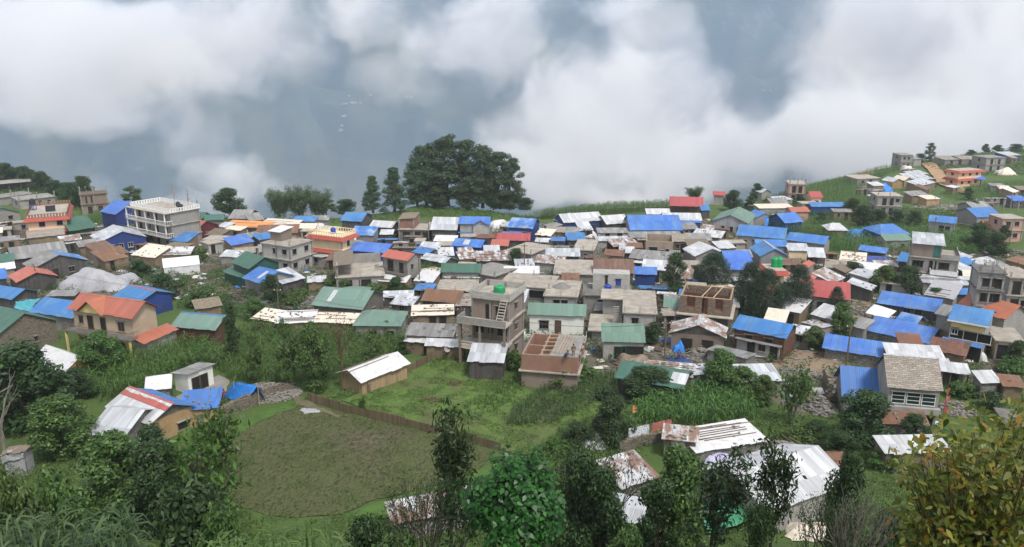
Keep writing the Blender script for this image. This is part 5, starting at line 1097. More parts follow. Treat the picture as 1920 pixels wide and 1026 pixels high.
G((1621, 619), (1742, 646), 604, 1.6, BLUE2, STONEG, 'longest low blue roof above the grass bank', k=.3)
S((1594, 611), (1622, 618), 597, 2.3, GREYS, BLOCK, 'grey zinc end of the longest low blue roof', k=.2)
h = G((1776, 600), (1854, 614), 567, 5.6, BLUE2, YELLOW, 'yellow house with brilliant blue roof trimmed in white', C=(1893, 591), k=.35, ridge=None, win=[('w', .14, .8, 3.6, 1.0), ('w', .62, 5.2, 3.0, 1.4), ('o', .55, 3.8, .05, 2.3)], fm=WHITED, side=[], ov=.5)
L, D, H = h['_dim']; MB().bx(-L / 2, L / 2, -D / 2 - .05, -D / 2 + .02, H - .12, H + .06).bx(L / 2 - .02, L / 2 + .07, -D / 2, -D / 2 + .1, H - .1, H + .1).build('fascia', WHITED, h); MB().bx(L / 2 - .5, L / 2 - .44, -D / 2 + .52, D / 2 - .52, -1, H - .1).build('plaster_side', PLAST, h)
r = MB(); strips(r, (-L / 2 - .3, -D / 2 - .5, H - 3.1), (L / 2 - .3, -D / 2 - .5, H - 3.1), (L / 2 - .3, -D / 2 + .5, H - 2.7), (-L / 2 - .3, -D / 2 + .5, H - 2.7)); r.build('canopy', BLUE2, h)
S((1752, 588), (1788, 596), 575, 4.6, GREYS, BLOCK, 'grey plank lean-to on the flank of the yellow house', k=.3, D=3)
G((1541, 653), (1669, 673), 634, 1.7, BLUE2, STONEG, 'blue roof with a pole through it above the ruined yard', k=.4)
S((1664, 668), (1774, 675), 645, 2.5, WHITES, DARKW, 'longest white zinc shed below the grass bank', k=.25, jl=.03)
S((1726, 691), (1790, 696), 670, 2.6, WHITES, DARKW, 'white zinc roof beside the slate roofed house', k=.2)
S((1764, 697), (1822, 703), 679, 2.6, WHITES, DARKW, 'white zinc roof over a dark row of posts', k=.2, open=True)
h = G((1578, 744), (1667, 752), 689, 2.6, BLUE, STONEG, 'steep plain blue roof abutting the slate roofed house', k=.85, jl=.02, D=6.4)
h = G((1664, 726), (1770, 735), 680, 5.6, SLATE, PLAST, 'slate roofed house with three teal windows in white frames', k=.75, ridge=ZINC, side=[], ov=.3, D=7)
L, D, H = h['_dim']
for i in range(3): window(h, -L * .27 + i * L * .27, -D / 2 + .3, H - 1.95, L * .245, 1.45, 'f', WHITED, m_plain('dark_teal_glass', (.010, .035, .033), (.008, .02, .02), 2, rough=.2), mull=0, rail=2)
MB().bx(-L / 2 + .1, L / 2 - .1, -D / 2 - .3, -D / 2 + .28, H - 2.8, H - 2.1).build('front_ledge', PLAST, h); fronts(h, L - .6, -D / 2 + .3, H - 5.6, [('o', .5, 4.5, .1, 2.3)], 'f', CONCD)
S((1655, 796), (1745, 800), 770, 2.3, RUST, STONEG, 'rust red shed with torn white sheet below the slate roofed house', k=.4, stones=8)
S((1840, 719), (1880, 718), 694, 2.3, WHITES, STONEG, 'single white zinc sheet hut in the eastern garden', k=.35, jl=.02)
S((1738, 655), (1812, 669), 637, 2.3, RUST, MUD, 'rusty sheet roof with grey patch beside the yellow house', k=.15, stones=6)
drape('dome_shelter', 1838, 679, 30, 1.7, 3, WTARP, 'small white dome tent on the eastern lawn', 'shelter', seed=18, flat=.5, lump=.05)
F((1866, 638), (1925, 644), 0, 1, CONC, CREAM, 'cream cottage with flat slab at the eastern edge', bv=612, win=[O1(.25, 1.6), W1(.75)], rebar=0, gh=3.0)
E((1885, 600), (1935, 590), 1.8, 8, 4.5, ORANGE, BLOCK, 'orange red roof cut by the eastern frame edge')
S((1880, 724), (1925, 728), 702, 2.2, RUST, MUD, 'rusty shed at the eastern frame edge', k=.2)
F((1886, 798), (1930, 803), 5, 1, CONCD, CONCD, 'low dark concrete platform at the eastern frame edge', gh=1.0, win=[], side=[], rebar=0, cols=False, name='platform', cat='platform')
# ---------------------------------------------------------------- nearer yards
h = G((196, 763), (280, 798), 0, 2.6, WHITES, MUDY, 'white sheet roof with red ridge and blue tarp on its far slope', C=(388, 768), k=.45, roof2=BLUE, gable=PLANKG, side=[('s', .75, 1.5, .4, 1.0)])
L, D, H = h['_dim']; k = .45; MB().hexa([(-L / 2, -1.0, H + D / 2 * k - 1.0 * k + .03), (L / 2, -1.0, H + D / 2 * k - 1.0 * k + .03), (L / 2, .3, H + D / 2 * k + .02), (-L / 2, .3, H + D / 2 * k + .02), (-L / 2, -1.0, H + D / 2 * k - 1.0 * k + .09), (L / 2, -1.0, H + D / 2 * k - 1.0 * k + .09), (L / 2, .3, H + D / 2 * k + .08), (-L / 2, .3, H + D / 2 * k + .08)]).build('red_ridge_sheet', REDR, h)
MB().bx(L / 2 - 1.3, L / 2, -.1, .1, 0, .01)
S((332, 772), (410, 765), 729, 2.3, BLUE, MUDY, 'blue sheet extension pinned with rows of stones beside the red ridge', k=.12, stones=9)
G((160, 814), (232, 822), 765, 2.3, ZINC, STONEG, 'grey zinc hut roof with blue corner behind the big leaved tree', k=.4)
h = S((350, 703), (404, 682), 0, 2.9, GREYS, WHITEP, 'small white house with dark doors and slanting grey roof', C=(372, 673), k=-.14, win=[('o', .3, 1.2, .1, 1.9), ('o', .6, 1.2, .1, 1.9)], name='white_hut', cat='house')
G((677, 719), (771, 682), 0, 2.0, WTARP, STRAWW, 'long bamboo walled hut roofed with white tarps and poles', D=5.2, k=.42, npole=3, name='bamboo_hut', cat='hut', stones=0)
S((270, 735), (322, 728), 711, 1.8, WTARP, STONEG, 'white tarp awning beside the small white house', k=.1, D=4)
# foreground east
G((1437, 964), (1601, 906), 872, 2.7, WHITES, PLAST, 'nearest house with gleaming white corrugated roof', k=.42, D=8.5, jl=.05)
S((1425, 880), (1600, 873), 850, 2.3, RUST, STONEG, 'row of rusty sheet roofs behind the nearest white roof', k=.15, stones=8, npole=3)
S((1165, 918), (1240, 895), 853, 2.2, PATCH, STONEG, 'roof of white, rusty and grey sheets among shrubs', k=.2, stones=6)
S((1240, 822), (1310, 830), 797, 2.3, PATCH, STONE, 'stone hut with patched lid roof and pale sheet doors', k=.1, stones=12, win=[('d', .45, 1.3, .1, 2.0)], fm=ZINC, name='stone_hut', cat='hut')
S((1305, 850), (1443, 826), 795, 1.5, WTARP, STONEG, 'fallen stone house under white tarps and loose planks', k=.1, stones=6, npole=9, name='ruined_house', cat='house')
S((1122, 968), (1208, 985), 953, 1.9, ZINC, STONEG, 'low tin shed of dull sheets in the near garden', k=.12, D=3.5)
S((1660, 852), (1790, 850), 838, 2.2, WHITES, BRTARP, 'corrugated white roof with blue flap behind the yellowing tree', k=.2, D=3)
drape('tarp_heap', 1725, 880, 110, 2.4, 4, BRTARP, 'brown sheet draped over a lean-to by the yellowing tree', seed=19, flat=.7)
S((735, 985), (905, 950), 925, 2.0, PATCH, STONEG, 'tin roof with stones and blue scrap hidden behind thorny shrubs', k=.12, stones=30)
cloth('green_tarp', (at(1330, 1000, .4), at(1412, 975, 1.2), at(1375, 925, 2.2), at(1297, 955, 1.6)), GRTARP, 'green tarp sheet slung behind the near shrubs', 'tarpaulin', sag=.3)
drape('tarp_heap', 1528, 1015, 90, .8, 2.6, CTARP, 'heap of straw under netting beside the nearest white roof', seed=20, lump=.35)
# ---------------------------------------------------------------- the many small sheds squeezed between the named houses
import re
def short(l):
    l = re.split(r' (?:with|beside|behind|of|at|in|above|below|between|before|on|from|under|against|by|near|cut|wedged|joining|pinned|sloping|next|running|attached|squeezed|peeping|touching|patched|strewn|trimmed|rising|abutting|overgrown|weighed|heaped|scraps|roof over|roof to|through|after|to) ', l)[0]
    return ' '.join(l.split()[:7])
_boxes = [(o, L, D, math.cos(o.rotation_euler.z), math.sin(o.rotation_euler.z)) for o, L, D in OVERLAP]
_NAMED = list(_boxes)
def free(x, y, r):
    for o, L, D, ca, sa in _boxes:
        dx, dy = x - o.location.x, y - o.location.y; u, v = dx * ca + dy * sa, -dx * sa + dy * ca
        ex, ey = max(abs(u) - L / 2, 0), max(abs(v) - D / 2, 0)
        if math.hypot(ex, ey) < r: return False
    return True
_FILL = [('rusty', RUST, MUD), ('dull zinc', ZINC, DARKW), ('grey', GREYS, STONEG), ('bright zinc', WHITES, BLOCK), ('slate', SLATE, STONE), ('cream tarped', CTARP, MUD), ('white tarped', WTARP, MUD), ('grey boarded', STRAW, PLANKG), ('patched zinc', PATCH, BLOCK), ('blue', BLUE, DARKW), ('brown', BROWNS, MUD), ('concrete', CONC, PLAST), ('pale concrete', CONC, BLOCKL), ('dull zinc', ZINC, BLOCK), ('grey', GREYS, MUD)]
_SIZES = ['small', 'tiny', 'narrow', 'squat', 'low', 'crooked']
_zone = px_poly([(120, 452), (420, 425), (640, 445), (760, 432), (1060, 440), (1200, 445), (1330, 430), (1450, 470), (1560, 490), (1800, 500), (1925, 510), (1925, 690), (1700, 690), (1560, 640), (1420, 690), (1240, 690), (1000, 640), (870, 610), (760, 600), (560, 560), (430, 470), (330, 480), (240, 500), (120, 520)])
_fr = random.Random(77); _used = set()
_KEEP = [(poly, px_poly(poly)) for poly in ([(860, 670), (860, 600), (1110, 600), (1245, 625), (1245, 700), (1100, 690)], [(1725, 312), (1760, 303), (1800, 350), (1815, 368), (1780, 362), (1740, 340)], [(420, 600), (560, 600), (780, 560), (790, 500), (560, 505), (420, 480), (300, 490), (230, 530)], [(1445, 690), (1560, 655), (1600, 690), (1540, 790)], [(1225, 690), (1290, 690), (1275, 610), (1240, 615)], [(1460, 590), (1620, 640), (1760, 650), (1760, 600), (1560, 560)])]
_zone_b = px_poly([(1600, 338), (1700, 322), (1760, 352), (1880, 345), (1925, 360), (1925, 425), (1830, 400), (1700, 385), (1620, 385)]); _zone_c = px_poly([(-20, 410), (60, 440), (140, 465), (130, 520), (-20, 540)]); _zone_d = px_poly([(1760, 300), (1925, 290), (1925, 320), (1860, 325)]); _zone_e = px_poly([(1400, 392), (1480, 380), (1600, 395), (1560, 425), (1440, 425)])
_JOBS = [(_zone, 150, 26000), (_zone_b, 16, 900), (_zone_c, 8, 900), (_zone_d, 5, 400), (_zone_e, 6, 400)]
for _zone, _most, _tries in _JOBS:
  _B = np.array(_zone); _lo, _hi = _B.min(0), _B.max(0); _n = 0
  for _try in range(_tries):
    if _n >= _most: break
    x, y = _fr.uniform(_lo[0], _hi[0]), _fr.uniform(_lo[1], _hi[1])
    if not poly_mask(_zone, np.array([x]), np.array([y]))[0] or any(poly_mask(q, np.array([x]), np.array([y]))[0] for _, q in _KEEP): continue
    L, D = _fr.uniform(3.2, 6.2), _fr.uniform(2.8, 4.6)
    if _try > 7000: L, D = L * .7, D * .72
    if not free(x, y, math.hypot(L, D) / 2 * .84): continue
    near = sorted(_NAMED, key=lambda b: math.hypot(b[0].location.x - x, b[0].location.y - y))
    nm, roof, wall = _fr.choice(_FILL); sz = _fr.choice(_SIZES); b = near[0][0]; rel = 'behind' if y > b.location.y + 2.5 else ('in front of' if y < b.location.y - 2.5 else 'beside')
    lab = f'{sz} {nm} roofed shed {rel} the {short(b["label"])}'
    if lab in _used or len(lab.split()) > 16: continue
    _used.add(lab); yaw = b.rotation_euler.z + _fr.uniform(-.15, .15); z = g(x, y); H = _fr.uniform(2.0, 2.7)
    root = empty('tin_shed', (x, y, z), yaw, lab, 'shed', GRP); l2, d2 = L / 2, D / 2; k = _fr.choice([.1, .2, .28, -.12]); r = MB()
    if 'concrete' in nm: MB().bx(-l2, l2, -d2, d2, H - .02, H + .14).build('roof_slab', roof, root); k = 0
    else: strips(r, (-l2, -d2, H), (l2, -d2, H), (l2, d2, H + D * k), (-l2, d2, H + D * k), jl=.15, rnd=_fr); r.build('roof', roof, root)
    MB().prism([(-d2 + .25, -.9), (-d2 + .25, H + .25 * k - .1), (d2 - .25, H + (D - .25) * k - .1), (d2 - .25, -.9)], -l2 + .25, l2 - .25).build('wall', wall, root)
    fronts(root, L - .5, -d2 + .25, 0, _fr.choice([[O1(.3, .9)], [O1(.65, 1.0), W1(.25, .7)], [W1(.5, .9)]]), 'f')
    if _fr.random() < .5 and 'concrete' not in nm:
        for _ in range(_fr.randint(3, 7)): rstone(root, _fr.uniform(-l2 + .3, l2 - .3), _fr.uniform(-d2 + .3, d2 - .3), lambda q: H + (q + d2) * k)
    _boxes.append((root, L, D, math.cos(yaw), math.sin(yaw))); _n += 1
# ---------------------------------------------------------------- plants
L_DARK = m_leaf('dark_foliage', (.010, .029, .009), (.062, .115, .032))
L_MID = m_leaf('mid_foliage', (.026, .062, .014), (.125, .205, .048))
L_BRIGHT = m_leaf('bright_foliage', (.030, .070, .012), (.10, .19, .035))
L_CONI = m_leaf('conifer_foliage', (.010, .026, .013), (.026, .060, .026), trans=.15)
L_GROVE = m_leaf('grove_foliage', (.028, .056, .028), (.09, .145, .068))
L_GREY = m_leaf('grey_green_foliage', (.045, .08, .035), (.15, .21, .10))
L_MAIZE = m_leaf('maize_leaf', (.036, .09, .017), (.13, .22, .052), trans=.35, rough=.45)
L_MAIZEB = m_leaf('blue_green_maize_leaf', (.028, .066, .022), (.10, .17, .065), trans=.35, rough=.45)
L_WEED = m_leaf('weeds', (.034, .072, .014), (.12, .195, .042))
L_GRASS = m_leaf('grass_blades', (.035, .075, .012), (.10, .17, .03))
L_AUT = m_leaf('yellowing_leaf', (.045, .075, .012), (.24, .235, .040), accent=(.26, .14, .025), acc=.1, trans=.4, rough=.4)
L_BIG = m_leaf('broad_leaf', (.012, .05, .010), (.045, .15, .022), trans=.3, rough=.4, var=.1)
L_MAG = m_leaf('magenta_bloom', (.16, .02, .12), (.28, .06, .24))
BARK = m_plain('bark', (.085, .07, .055), (.035, .03, .025), 5.0, bump=.6)
BARKG = m_plain('grey_bark', (.17, .15, .125), (.08, .07, .06), 5.0, bump=.6)

def leaves_np(P, Nrm, size, asp=.5, rr=RNG, droop=0.0):
    n = len(P); Nrm = Nrm / (np.linalg.norm(Nrm, axis=1, keepdims=True) + 1e-9)
    t = rr.normal(size=(n, 3)); t[:, 2] -= droop; t -= (t * Nrm).sum(1, keepdims=True) * Nrm; t /= np.linalg.norm(t, axis=1, keepdims=True) + 1e-9
    b = np.cross(Nrm, t); s = (size * rr.uniform(.65, 1.35, n))[:, None]
    V = np.stack([P - t * s * .5, P + b * s * asp * .5 - t * s * .05, P + t * s * .5 - Nrm * s * .08, P - b * s * asp * .5 - t * s * .05], 1)
    return V
def leaf_mesh(name, V, mat): n, k = V.shape[:2]; return np_mesh(name, V.reshape(-1, 3), np.arange(n * k).reshape(n, k), mat)
def oval(V):
    """rhombic leaves -> pointed ovals with a bent tip (six corners)"""
    a, b, c, d = V[:, 0], V[:, 1], V[:, 2], V[:, 3]; m = (b + d) / 2
    return np.stack([a, a + (b - a) * .62 + (b - m) * .42, b + (c - b) * .42 + (b - m) * .2, c + (c - m) * .12, d + (c - d) * .42 + (d - m) * .2, a + (d - a) * .62 + (d - m) * .42], 1)
def clump_leaves(clumps, n, size, asp=.5, up=.6, shell=.55, seed=0, squash=.8, droop=0.0):
    rr = np.random.default_rng(seed); C = np.array(clumps); w = C[:, 3] ** 2; k = rr.choice(len(C), n, p=w / w.sum())
    d = rr.normal(size=(n, 3)); d /= np.linalg.norm(d, axis=1, keepdims=True); r = C[k, 3] * (shell + (1 - shell) * rr.random(n) ** .6) * rr.choice([1, 1, 1, 1.12], n)
    off = d * r[:, None]; off[:, 2] *= squash; P = C[k, :3] + off
    return leaves_np(P, d * .8 + np.array([0, 0, up]) + rr.normal(size=(n, 3)) * .45, size, asp, rr, droop)
def skeleton(clumps, h, r0, mat, base_h=.35, seed=0, wob=.06):
    rr = random.Random(seed); m = MB(); top = h * base_h; bx = [(0, 0, -.4)]
    for i in range(1, 5): bx.append((rr.uniform(-wob, wob) * h * i / 4, rr.uniform(-wob, wob) * h * i / 4, top * i / 4))
    m.chain(bx, [r0 * 1.25] + [r0 * (1 - .12 * i) for i in range(1, 5)], 7); b = bx[-1]
    for c in clumps[:26]:
        c = c[:3]; q = rr.uniform(.2, .8); mid = (b[0] + (c[0] - b[0]) * .45, b[1] + (c[1] - b[1]) * .45, b[2] + (c[2] - b[2]) * (.35 + .25 * q)); m.chain([b, mid, c], [r0 * .5, r0 * .3, r0 * .08], 5)
    return m
PROTO = {}
def proto(key, h, w, clumps, n, size, mat, r0, asp=.5, up=.6, shell=.55, bark=BARK, base_h=.35, seed=0, squash=.8, droop=0.0, extra=None):
    tm = skeleton(clumps, h, r0, bark, base_h, seed); me = bpy.data.meshes.new('trunk'); me.from_pydata(tm.v, [], tm.f); me.update(); me.materials.append(bark)
    PROTO[key] = (h, w, me, leaf_mesh('crown', clump_leaves(clumps, n, size, asp, up, shell, seed, squash, droop), mat))
def ball_clumps(h, w, z0, n, rr, rc, cone=0.0, egg=0.0):
    out = []
    for _ in range(n):
        t = rr.random() ** .9; z = z0 + (h - z0) * t; prof = math.sin(math.pi * min(1, max(.05, (.22 + .72 * t)))) ** .7 if not cone else (1 - t) ** cone * .95 + .06
        a = rr.uniform(0, 6.283); r = w / 2 * prof * math.sqrt(rr.uniform(.15, 1)); c = rc * rr.uniform(.65, 1.25)
        out.append((math.cos(a) * max(0, r - c * .5), math.sin(a) * max(0, r - c * .5), min(z, h - c * .7), c))
    return out
_rr = random.Random(5)
proto('round', 8, 6.5, ball_clumps(8, 6.5, .9, 42, _rr, 1.1), 9500, .36, L_DARK, .2, seed=1)
proto('round_b', 8, 6.5, ball_clumps(8, 6.5, .8, 36, _rr, 1.15), 8500, .38, L_MID, .2, seed=2)
proto('grove', 20, 11, ball_clumps(20, 11, 1.6, 95, _rr, 1.45), 17000, .52, L_GROVE, .42, seed=3, shell=.4, base_h=.5)
proto('grove_b', 20, 9, ball_clumps(20, 9, 2.2, 60, _rr, 1.3), 9500, .52, L_GROVE, .36, seed=4, shell=.3, base_h=.55)
proto('pine', 15, 8, ball_clumps(15, 8, .6, 95, _rr, .95, cone=.85), 13000, .5, L_GROVE, .3, seed=5, asp=.3, base_h=.7)
proto('cedar', 12, 8.5, [(math.cos(a) * 3.3 * p, math.sin(a) * 3.3 * p, z, 1.25) for z, p in ((1.6, .9), (3.2, 1.0), (4.8, .98), (6.4, .88), (8, .7), (9.4, .48), (10.6, .2)) for a in [(_k * 2 * math.pi / 9 + z) for _k in range(9)]], 20000, .3, L_CONI, .35, seed=6, asp=.35, shell=.5, up=.8, base_h=.6)
proto('thin', 8, 4.5, ball_clumps(8, 4.5, 1.2, 24, _rr, .8), 4200, .34, L_MID, .12, seed=7, shell=.25, base_h=.5)
proto('dark_thin', 8, 4.5, ball_clumps(8, 4.5, 1.0, 30, _rr, .85), 6000, .30, L_DARK, .14, seed=8, shell=.3, base_h=.5)
proto('bush', 2.4, 3.4, ball_clumps(2.4, 3.4, .2, 16, _rr, .62), 2600, .26, L_MID, .06, seed=9, base_h=.15)
proto('dark_bush', 2.4, 3.4, ball_clumps(2.4, 3.4, .1, 16, _rr, .62), 2600, .25, L_DARK, .06, seed=10, base_h=.15)
proto('bright_bush', 2.4, 3.4, ball_clumps(2.4, 3.4, .2, 14, _rr, .6), 2200, .3, L_BRIGHT, .06, seed=11, base_h=.15)
proto('magenta', 3, 3, ball_clumps(3, 3, .6, 14, _rr, .5), 1500, .22, L_MAG, .07, seed=12, shell=.3, base_h=.2)
def bamboo_proto():
    rr = random.Random(3); m = MB(); Ps = []
    for i in range(34):
        a = rr.uniform(0, 6.28); r = rr.uniform(.1, 1.4); b = Vector((math.cos(a) * r, math.sin(a) * r, -.3)); lean = rr.uniform(.04, .34); H = rr.uniform(6, 10)
        pts = []
        for k in range(6): t = k / 5; pts.append(b + Vector((math.cos(a) * lean * H * t * t, math.sin(a) * lean * H * t * t, H * (t - .18 * t * t * t))))
        m.chain(pts, [.045, .042, .036, .028, .02, .01], 4)
        for _ in range(210):
            t = rr.uniform(.12, 1) ** .7; k = min(4, int(t * 5)); q = pts[k].lerp(pts[k + 1], t * 5 - k); Ps.append(q + Vector((rr.gauss(0, .42), rr.gauss(0, .42), rr.gauss(-.1, .35))))
    P = np.array([tuple(p) for p in Ps]); N = RNG.normal(size=P.shape); N[:, 2] += .5
    me = bpy.data.meshes.new('culm'); me.from_pydata(m.v, [], m.f); me.update(); me.materials.append(m_plain('bamboo_culm', (.10, .13, .05), (.07, .08, .03), 2))
    PROTO['bamboo'] = (9.3, 8, me, leaf_mesh('crown', leaves_np(P, N, .6, .2, droop=.8), L_GREY))
bamboo_proto()
def branchy(rr, m, p, d, L, r, depth, tips, spread=.55, up=.15):
    n = 3; pts = [p]; q = p.copy()
    for i in range(n): d = (d + Vector((rr.gauss(0, .16), rr.gauss(0, .16), rr.gauss(up * .4, .1)))).normalized(); q = q + d * L / n; pts.append(q.copy())
    m.chain(pts, [r, r * .88, r * .76, r * .62], 6 if r > .04 else 4)
    if depth == 0: tips.append((pts[-1], d)); return
    for k in range(rr.choice([2, 3, 3])):
        a = rr.uniform(0, 6.28); s = spread * rr.uniform(.6, 1.3); nd = (d + Vector((math.cos(a) * s, math.sin(a) * s, rr.uniform(-.2, .4) * s))).normalized()
        branchy(rr, m, pts[-1] if k else pts[-2], nd, L * rr.uniform(.62, .85), r * .6, depth - 1, tips, spread, up)
    tips.append((pts[2], d))
def bare_proto(key, seed, h, bark, depth=4, leafn=0, size=.2, mat=None, spread=.6, asp=.4, r0=.16, tuft=.35):
    rr = random.Random(seed); m = MB(); tips = []
    branchy(rr, m, Vector((0, 0, -.3)), Vector((rr.uniform(-.1, .1), rr.uniform(-.1, .1), 1)), h * .34, r0, depth, tips, spread)
    z = max(v[2] for v in m.v); w = max(max(abs(v[0]), abs(v[1])) for v in m.v) * 2
    me = bpy.data.meshes.new('trunk'); me.from_pydata(m.v, [], m.f); me.update(); me.materials.append(bark); cr = None
    if leafn:
        T = np.array([tuple(t[0]) for t in tips]); k = RNG.integers(0, len(T), leafn); P = T[k] + RNG.normal(size=(leafn, 3)) * tuft * np.array([1, 1, .8]); N = RNG.normal(size=(leafn, 3)); N[:, 2] += .9
        cr = leaf_mesh('crown', leaves_np(P, N, size, asp), mat)
    PROTO[key] = (z, w, me, cr)
bare_proto('bare', 11, 6, BARKG, 4, r0=.17)
bare_proto('bare_b', 12, 6, BARK, 4, 500, .16, L_DARK, r0=.15)
bare_proto('lopped', 13, 5, BARK, 2, 620, .42, L_BRIGHT, spread=.8, r0=.3, tuft=.5)
bare_proto('lopped_b', 15, 5, BARK, 2, 560, .42, L_BRIGHT, spread=.95, r0=.3, tuft=.5)
bare_proto('brown_twig', 17, 7, m_plain('reddish_bark', (.13, .085, .045), (.07, .05, .03), 5), 4, 500, .2, m_leaf('olive_leaf', (.05, .05, .015), (.11, .1, .03)), r0=.15, tuft=.3)
bare_proto('lance', 21, 6, BARK, 3, 2100, .34, m_leaf('lance_leaf', (.010, .024, .009), (.05, .085, .022), rough=.4), spread=.55, r0=.1, tuft=.30, asp=.28)
bare_proto('lance_b', 22, 6, BARK, 3, 2000, .34, L_DARK, spread=.6, r0=.1, tuft=.30, asp=.28)

def twig_proto(key, seed, h, bark, stems, mat, leafn):
    rr = random.Random(seed); m = MB(); tips = []
    for i in range(stems): a = 6.28 * i / stems; branchy(rr, m, Vector((math.cos(a) * .2, math.sin(a) * .2, -.3)), Vector((math.cos(a) * .55, math.sin(a) * .55, 1)).normalized(), h * .42, .11, 3, tips, .6, .2)
    z = max(v[2] for v in m.v); w = max(max(abs(v[0]), abs(v[1])) for v in m.v) * 1.7; me = bpy.data.meshes.new('trunk'); me.from_pydata(m.v, [], m.f); me.update(); me.materials.append(bark)
    T_ = np.array([tuple(t[0]) for t in tips]); k = RNG.integers(0, len(T_), leafn); P = T_[k] + RNG.normal(size=(leafn, 3)) * .3; N_ = RNG.normal(size=(leafn, 3)); N_[:, 2] += .8
    PROTO[key] = (z, w, me, leaf_mesh('crown', leaves_np(P, N_, .2, .4), mat))
twig_proto('twigs', 8, 6, BARKG, 9, L_GREY, 900); twig_proto('leafy_twigs', 12, 6, BARK, 8, L_DARK, 3600)
def plant(key, base, h, w, label, name='tree', cat='tree', group='trees on the hillside', rot=None):
    H, W, tm, cm = PROTO[key]; t = empty(name, tuple(base), random.uniform(0, 6.28) if rot is None else rot, label, cat, group)
    sx = w / W; sz = h / H
    a = obj('culms' if key == 'bamboo' else 'trunk', tm, t); a.scale = (sx, sx, sz)
    if cm: b = obj('crown', cm, t); b.scale = (sx, sx, sz)
    return t
def T(key, u, vb, vt, wpx, label, name='tree', cat='tree', rot=None, group='trees on the hillside'):
    """tree whose foot is at pixel (u, vb); its top reaches pixel row vt; wpx = crown width in pixels"""
    p = at(u, vb); d = proj(p)[2]; h = solve(lambda q: proj(p + np.array([0, 0, q]))[1] - vt, .3, 60)
    return plant(key, p, h, wpx * d / FPX, label, name, cat, group, rot)
def N(key, u, vt, dist, wpx, label, name='tree', cat='tree', rot=None, group='trees on the near bank'):
    """tree on the near bank dist metres ahead of the viewer; its top reaches pixel (u, vt)"""
    top = atd(u, vt, dist); z = g(top[0], top[1]); d = proj(top)[2]
    return plant(key, (top[0], top[1], z), max(.5, top[2] - z), wpx * d / FPX, label, name, cat, group, rot)

# ---- crops and rough growth (nobody could count these)
def maize_variant(h, rr, mat_leaves=8):
    V = []; F_ = []
    def strip(pts, ws, side):
        n0 = len(V)
        for p, w in zip(pts, ws): V.append(p - side * w / 2); V.append(p + side * w / 2)
        for i in range(len(pts) - 1): F_.append((n0 + 2 * i, n0 + 2 * i + 1, n0 + 2 * i + 3, n0 + 2 * i + 2))
    strip([np.array([0, 0, 0.]), np.array([0, 0, h * .5]), np.array([0, 0, h * .95])], [.05, .045, .02], np.array([1, 0, 0.]))
    strip([np.array([0, 0, 0.]), np.array([0, 0, h * .5]), np.array([0, 0, h * .95])], [.05, .045, .02], np.array([0, 1, 0.]))
    for i in range(mat_leaves):
        z = h * (.18 + .72 * i / mat_leaves); a = rr.uniform(0, 6.28); l = h * rr.uniform(.34, .5) * (1 - .25 * abs(i / mat_leaves - .5)); d = np.array([math.cos(a), math.sin(a), 0]); sd_ = np.array([-math.sin(a), math.cos(a), 0])
        up = rr.uniform(.55, 1.0)
        strip([np.array([0, 0, z]), np.array([0, 0, z]) + d * l * .35 + np.array([0, 0, l * .38 * up]), np.array([0, 0, z]) + d * l * .72 + np.array([0, 0, l * .36 * up]), np.array([0, 0, z]) + d * l + np.array([0, 0, -l * .08])], [.05, .10, .08, .01], sd_)
    return np.array(V), np.array(F_)
def crop(name, pts=None, h=2.1, sp=.62, mat=L_MAIZE, P=None, nl=8, wide=1.0):
    rr = random.Random(len(str(pts)) + int(h * 10)); vs = [maize_variant(h, rr, nl) for _ in range(7)]
    if P is None:
        poly = px_poly(pts); B = np.array(poly); lo, hi = B.min(0), B.max(0); gx, gy = np.meshgrid(np.arange(lo[0], hi[0], sp), np.arange(lo[1], hi[1], sp)); gx = gx + RNG.uniform(-.4, .4, gx.shape) * sp; gy = gy + RNG.uniform(-.4, .4, gy.shape) * sp
        m = poly_mask(poly, gx, gy); X, Y = gx[m], gy[m]; keep = (np.sin(X * .9) * np.sin(Y * .7) + RNG.uniform(-1, 1, len(X)) * .9) > -1.0; X, Y = X[keep], Y[keep]; Z = gz(X, Y)
    else: X, Y, Z = P
    VV, FF, off = [], [], 0; k = RNG.integers(0, 7, len(X))
    for i in range(7):
        s = np.where(k == i)[0]
        if not len(s): continue
        v, f = vs[i]; a = RNG.uniform(0, 6.28, len(s)); sc = RNG.uniform(.72, 1.18, len(s)); ca, sa = np.cos(a)[:, None], np.sin(a)[:, None]
        x = (v[None, :, 0] * ca - v[None, :, 1] * sa) * sc[:, None] * wide + X[s][:, None]; y = (v[None, :, 0] * sa + v[None, :, 1] * ca) * sc[:, None] * wide + Y[s][:, None]; z = v[None, :, 2] * sc[:, None] + Z[s][:, None]
        VV.append(np.stack([x, y, z], -1).reshape(-1, 3)); FF.append((f[None] + (np.arange(len(s)) * len(v))[:, None, None]).reshape(-1, 4) + off); off += len(s) * len(v)
    return tag(obj(name, np_mesh(name, np.vstack(VV), np.vstack(FF), mat)), kind='stuff')
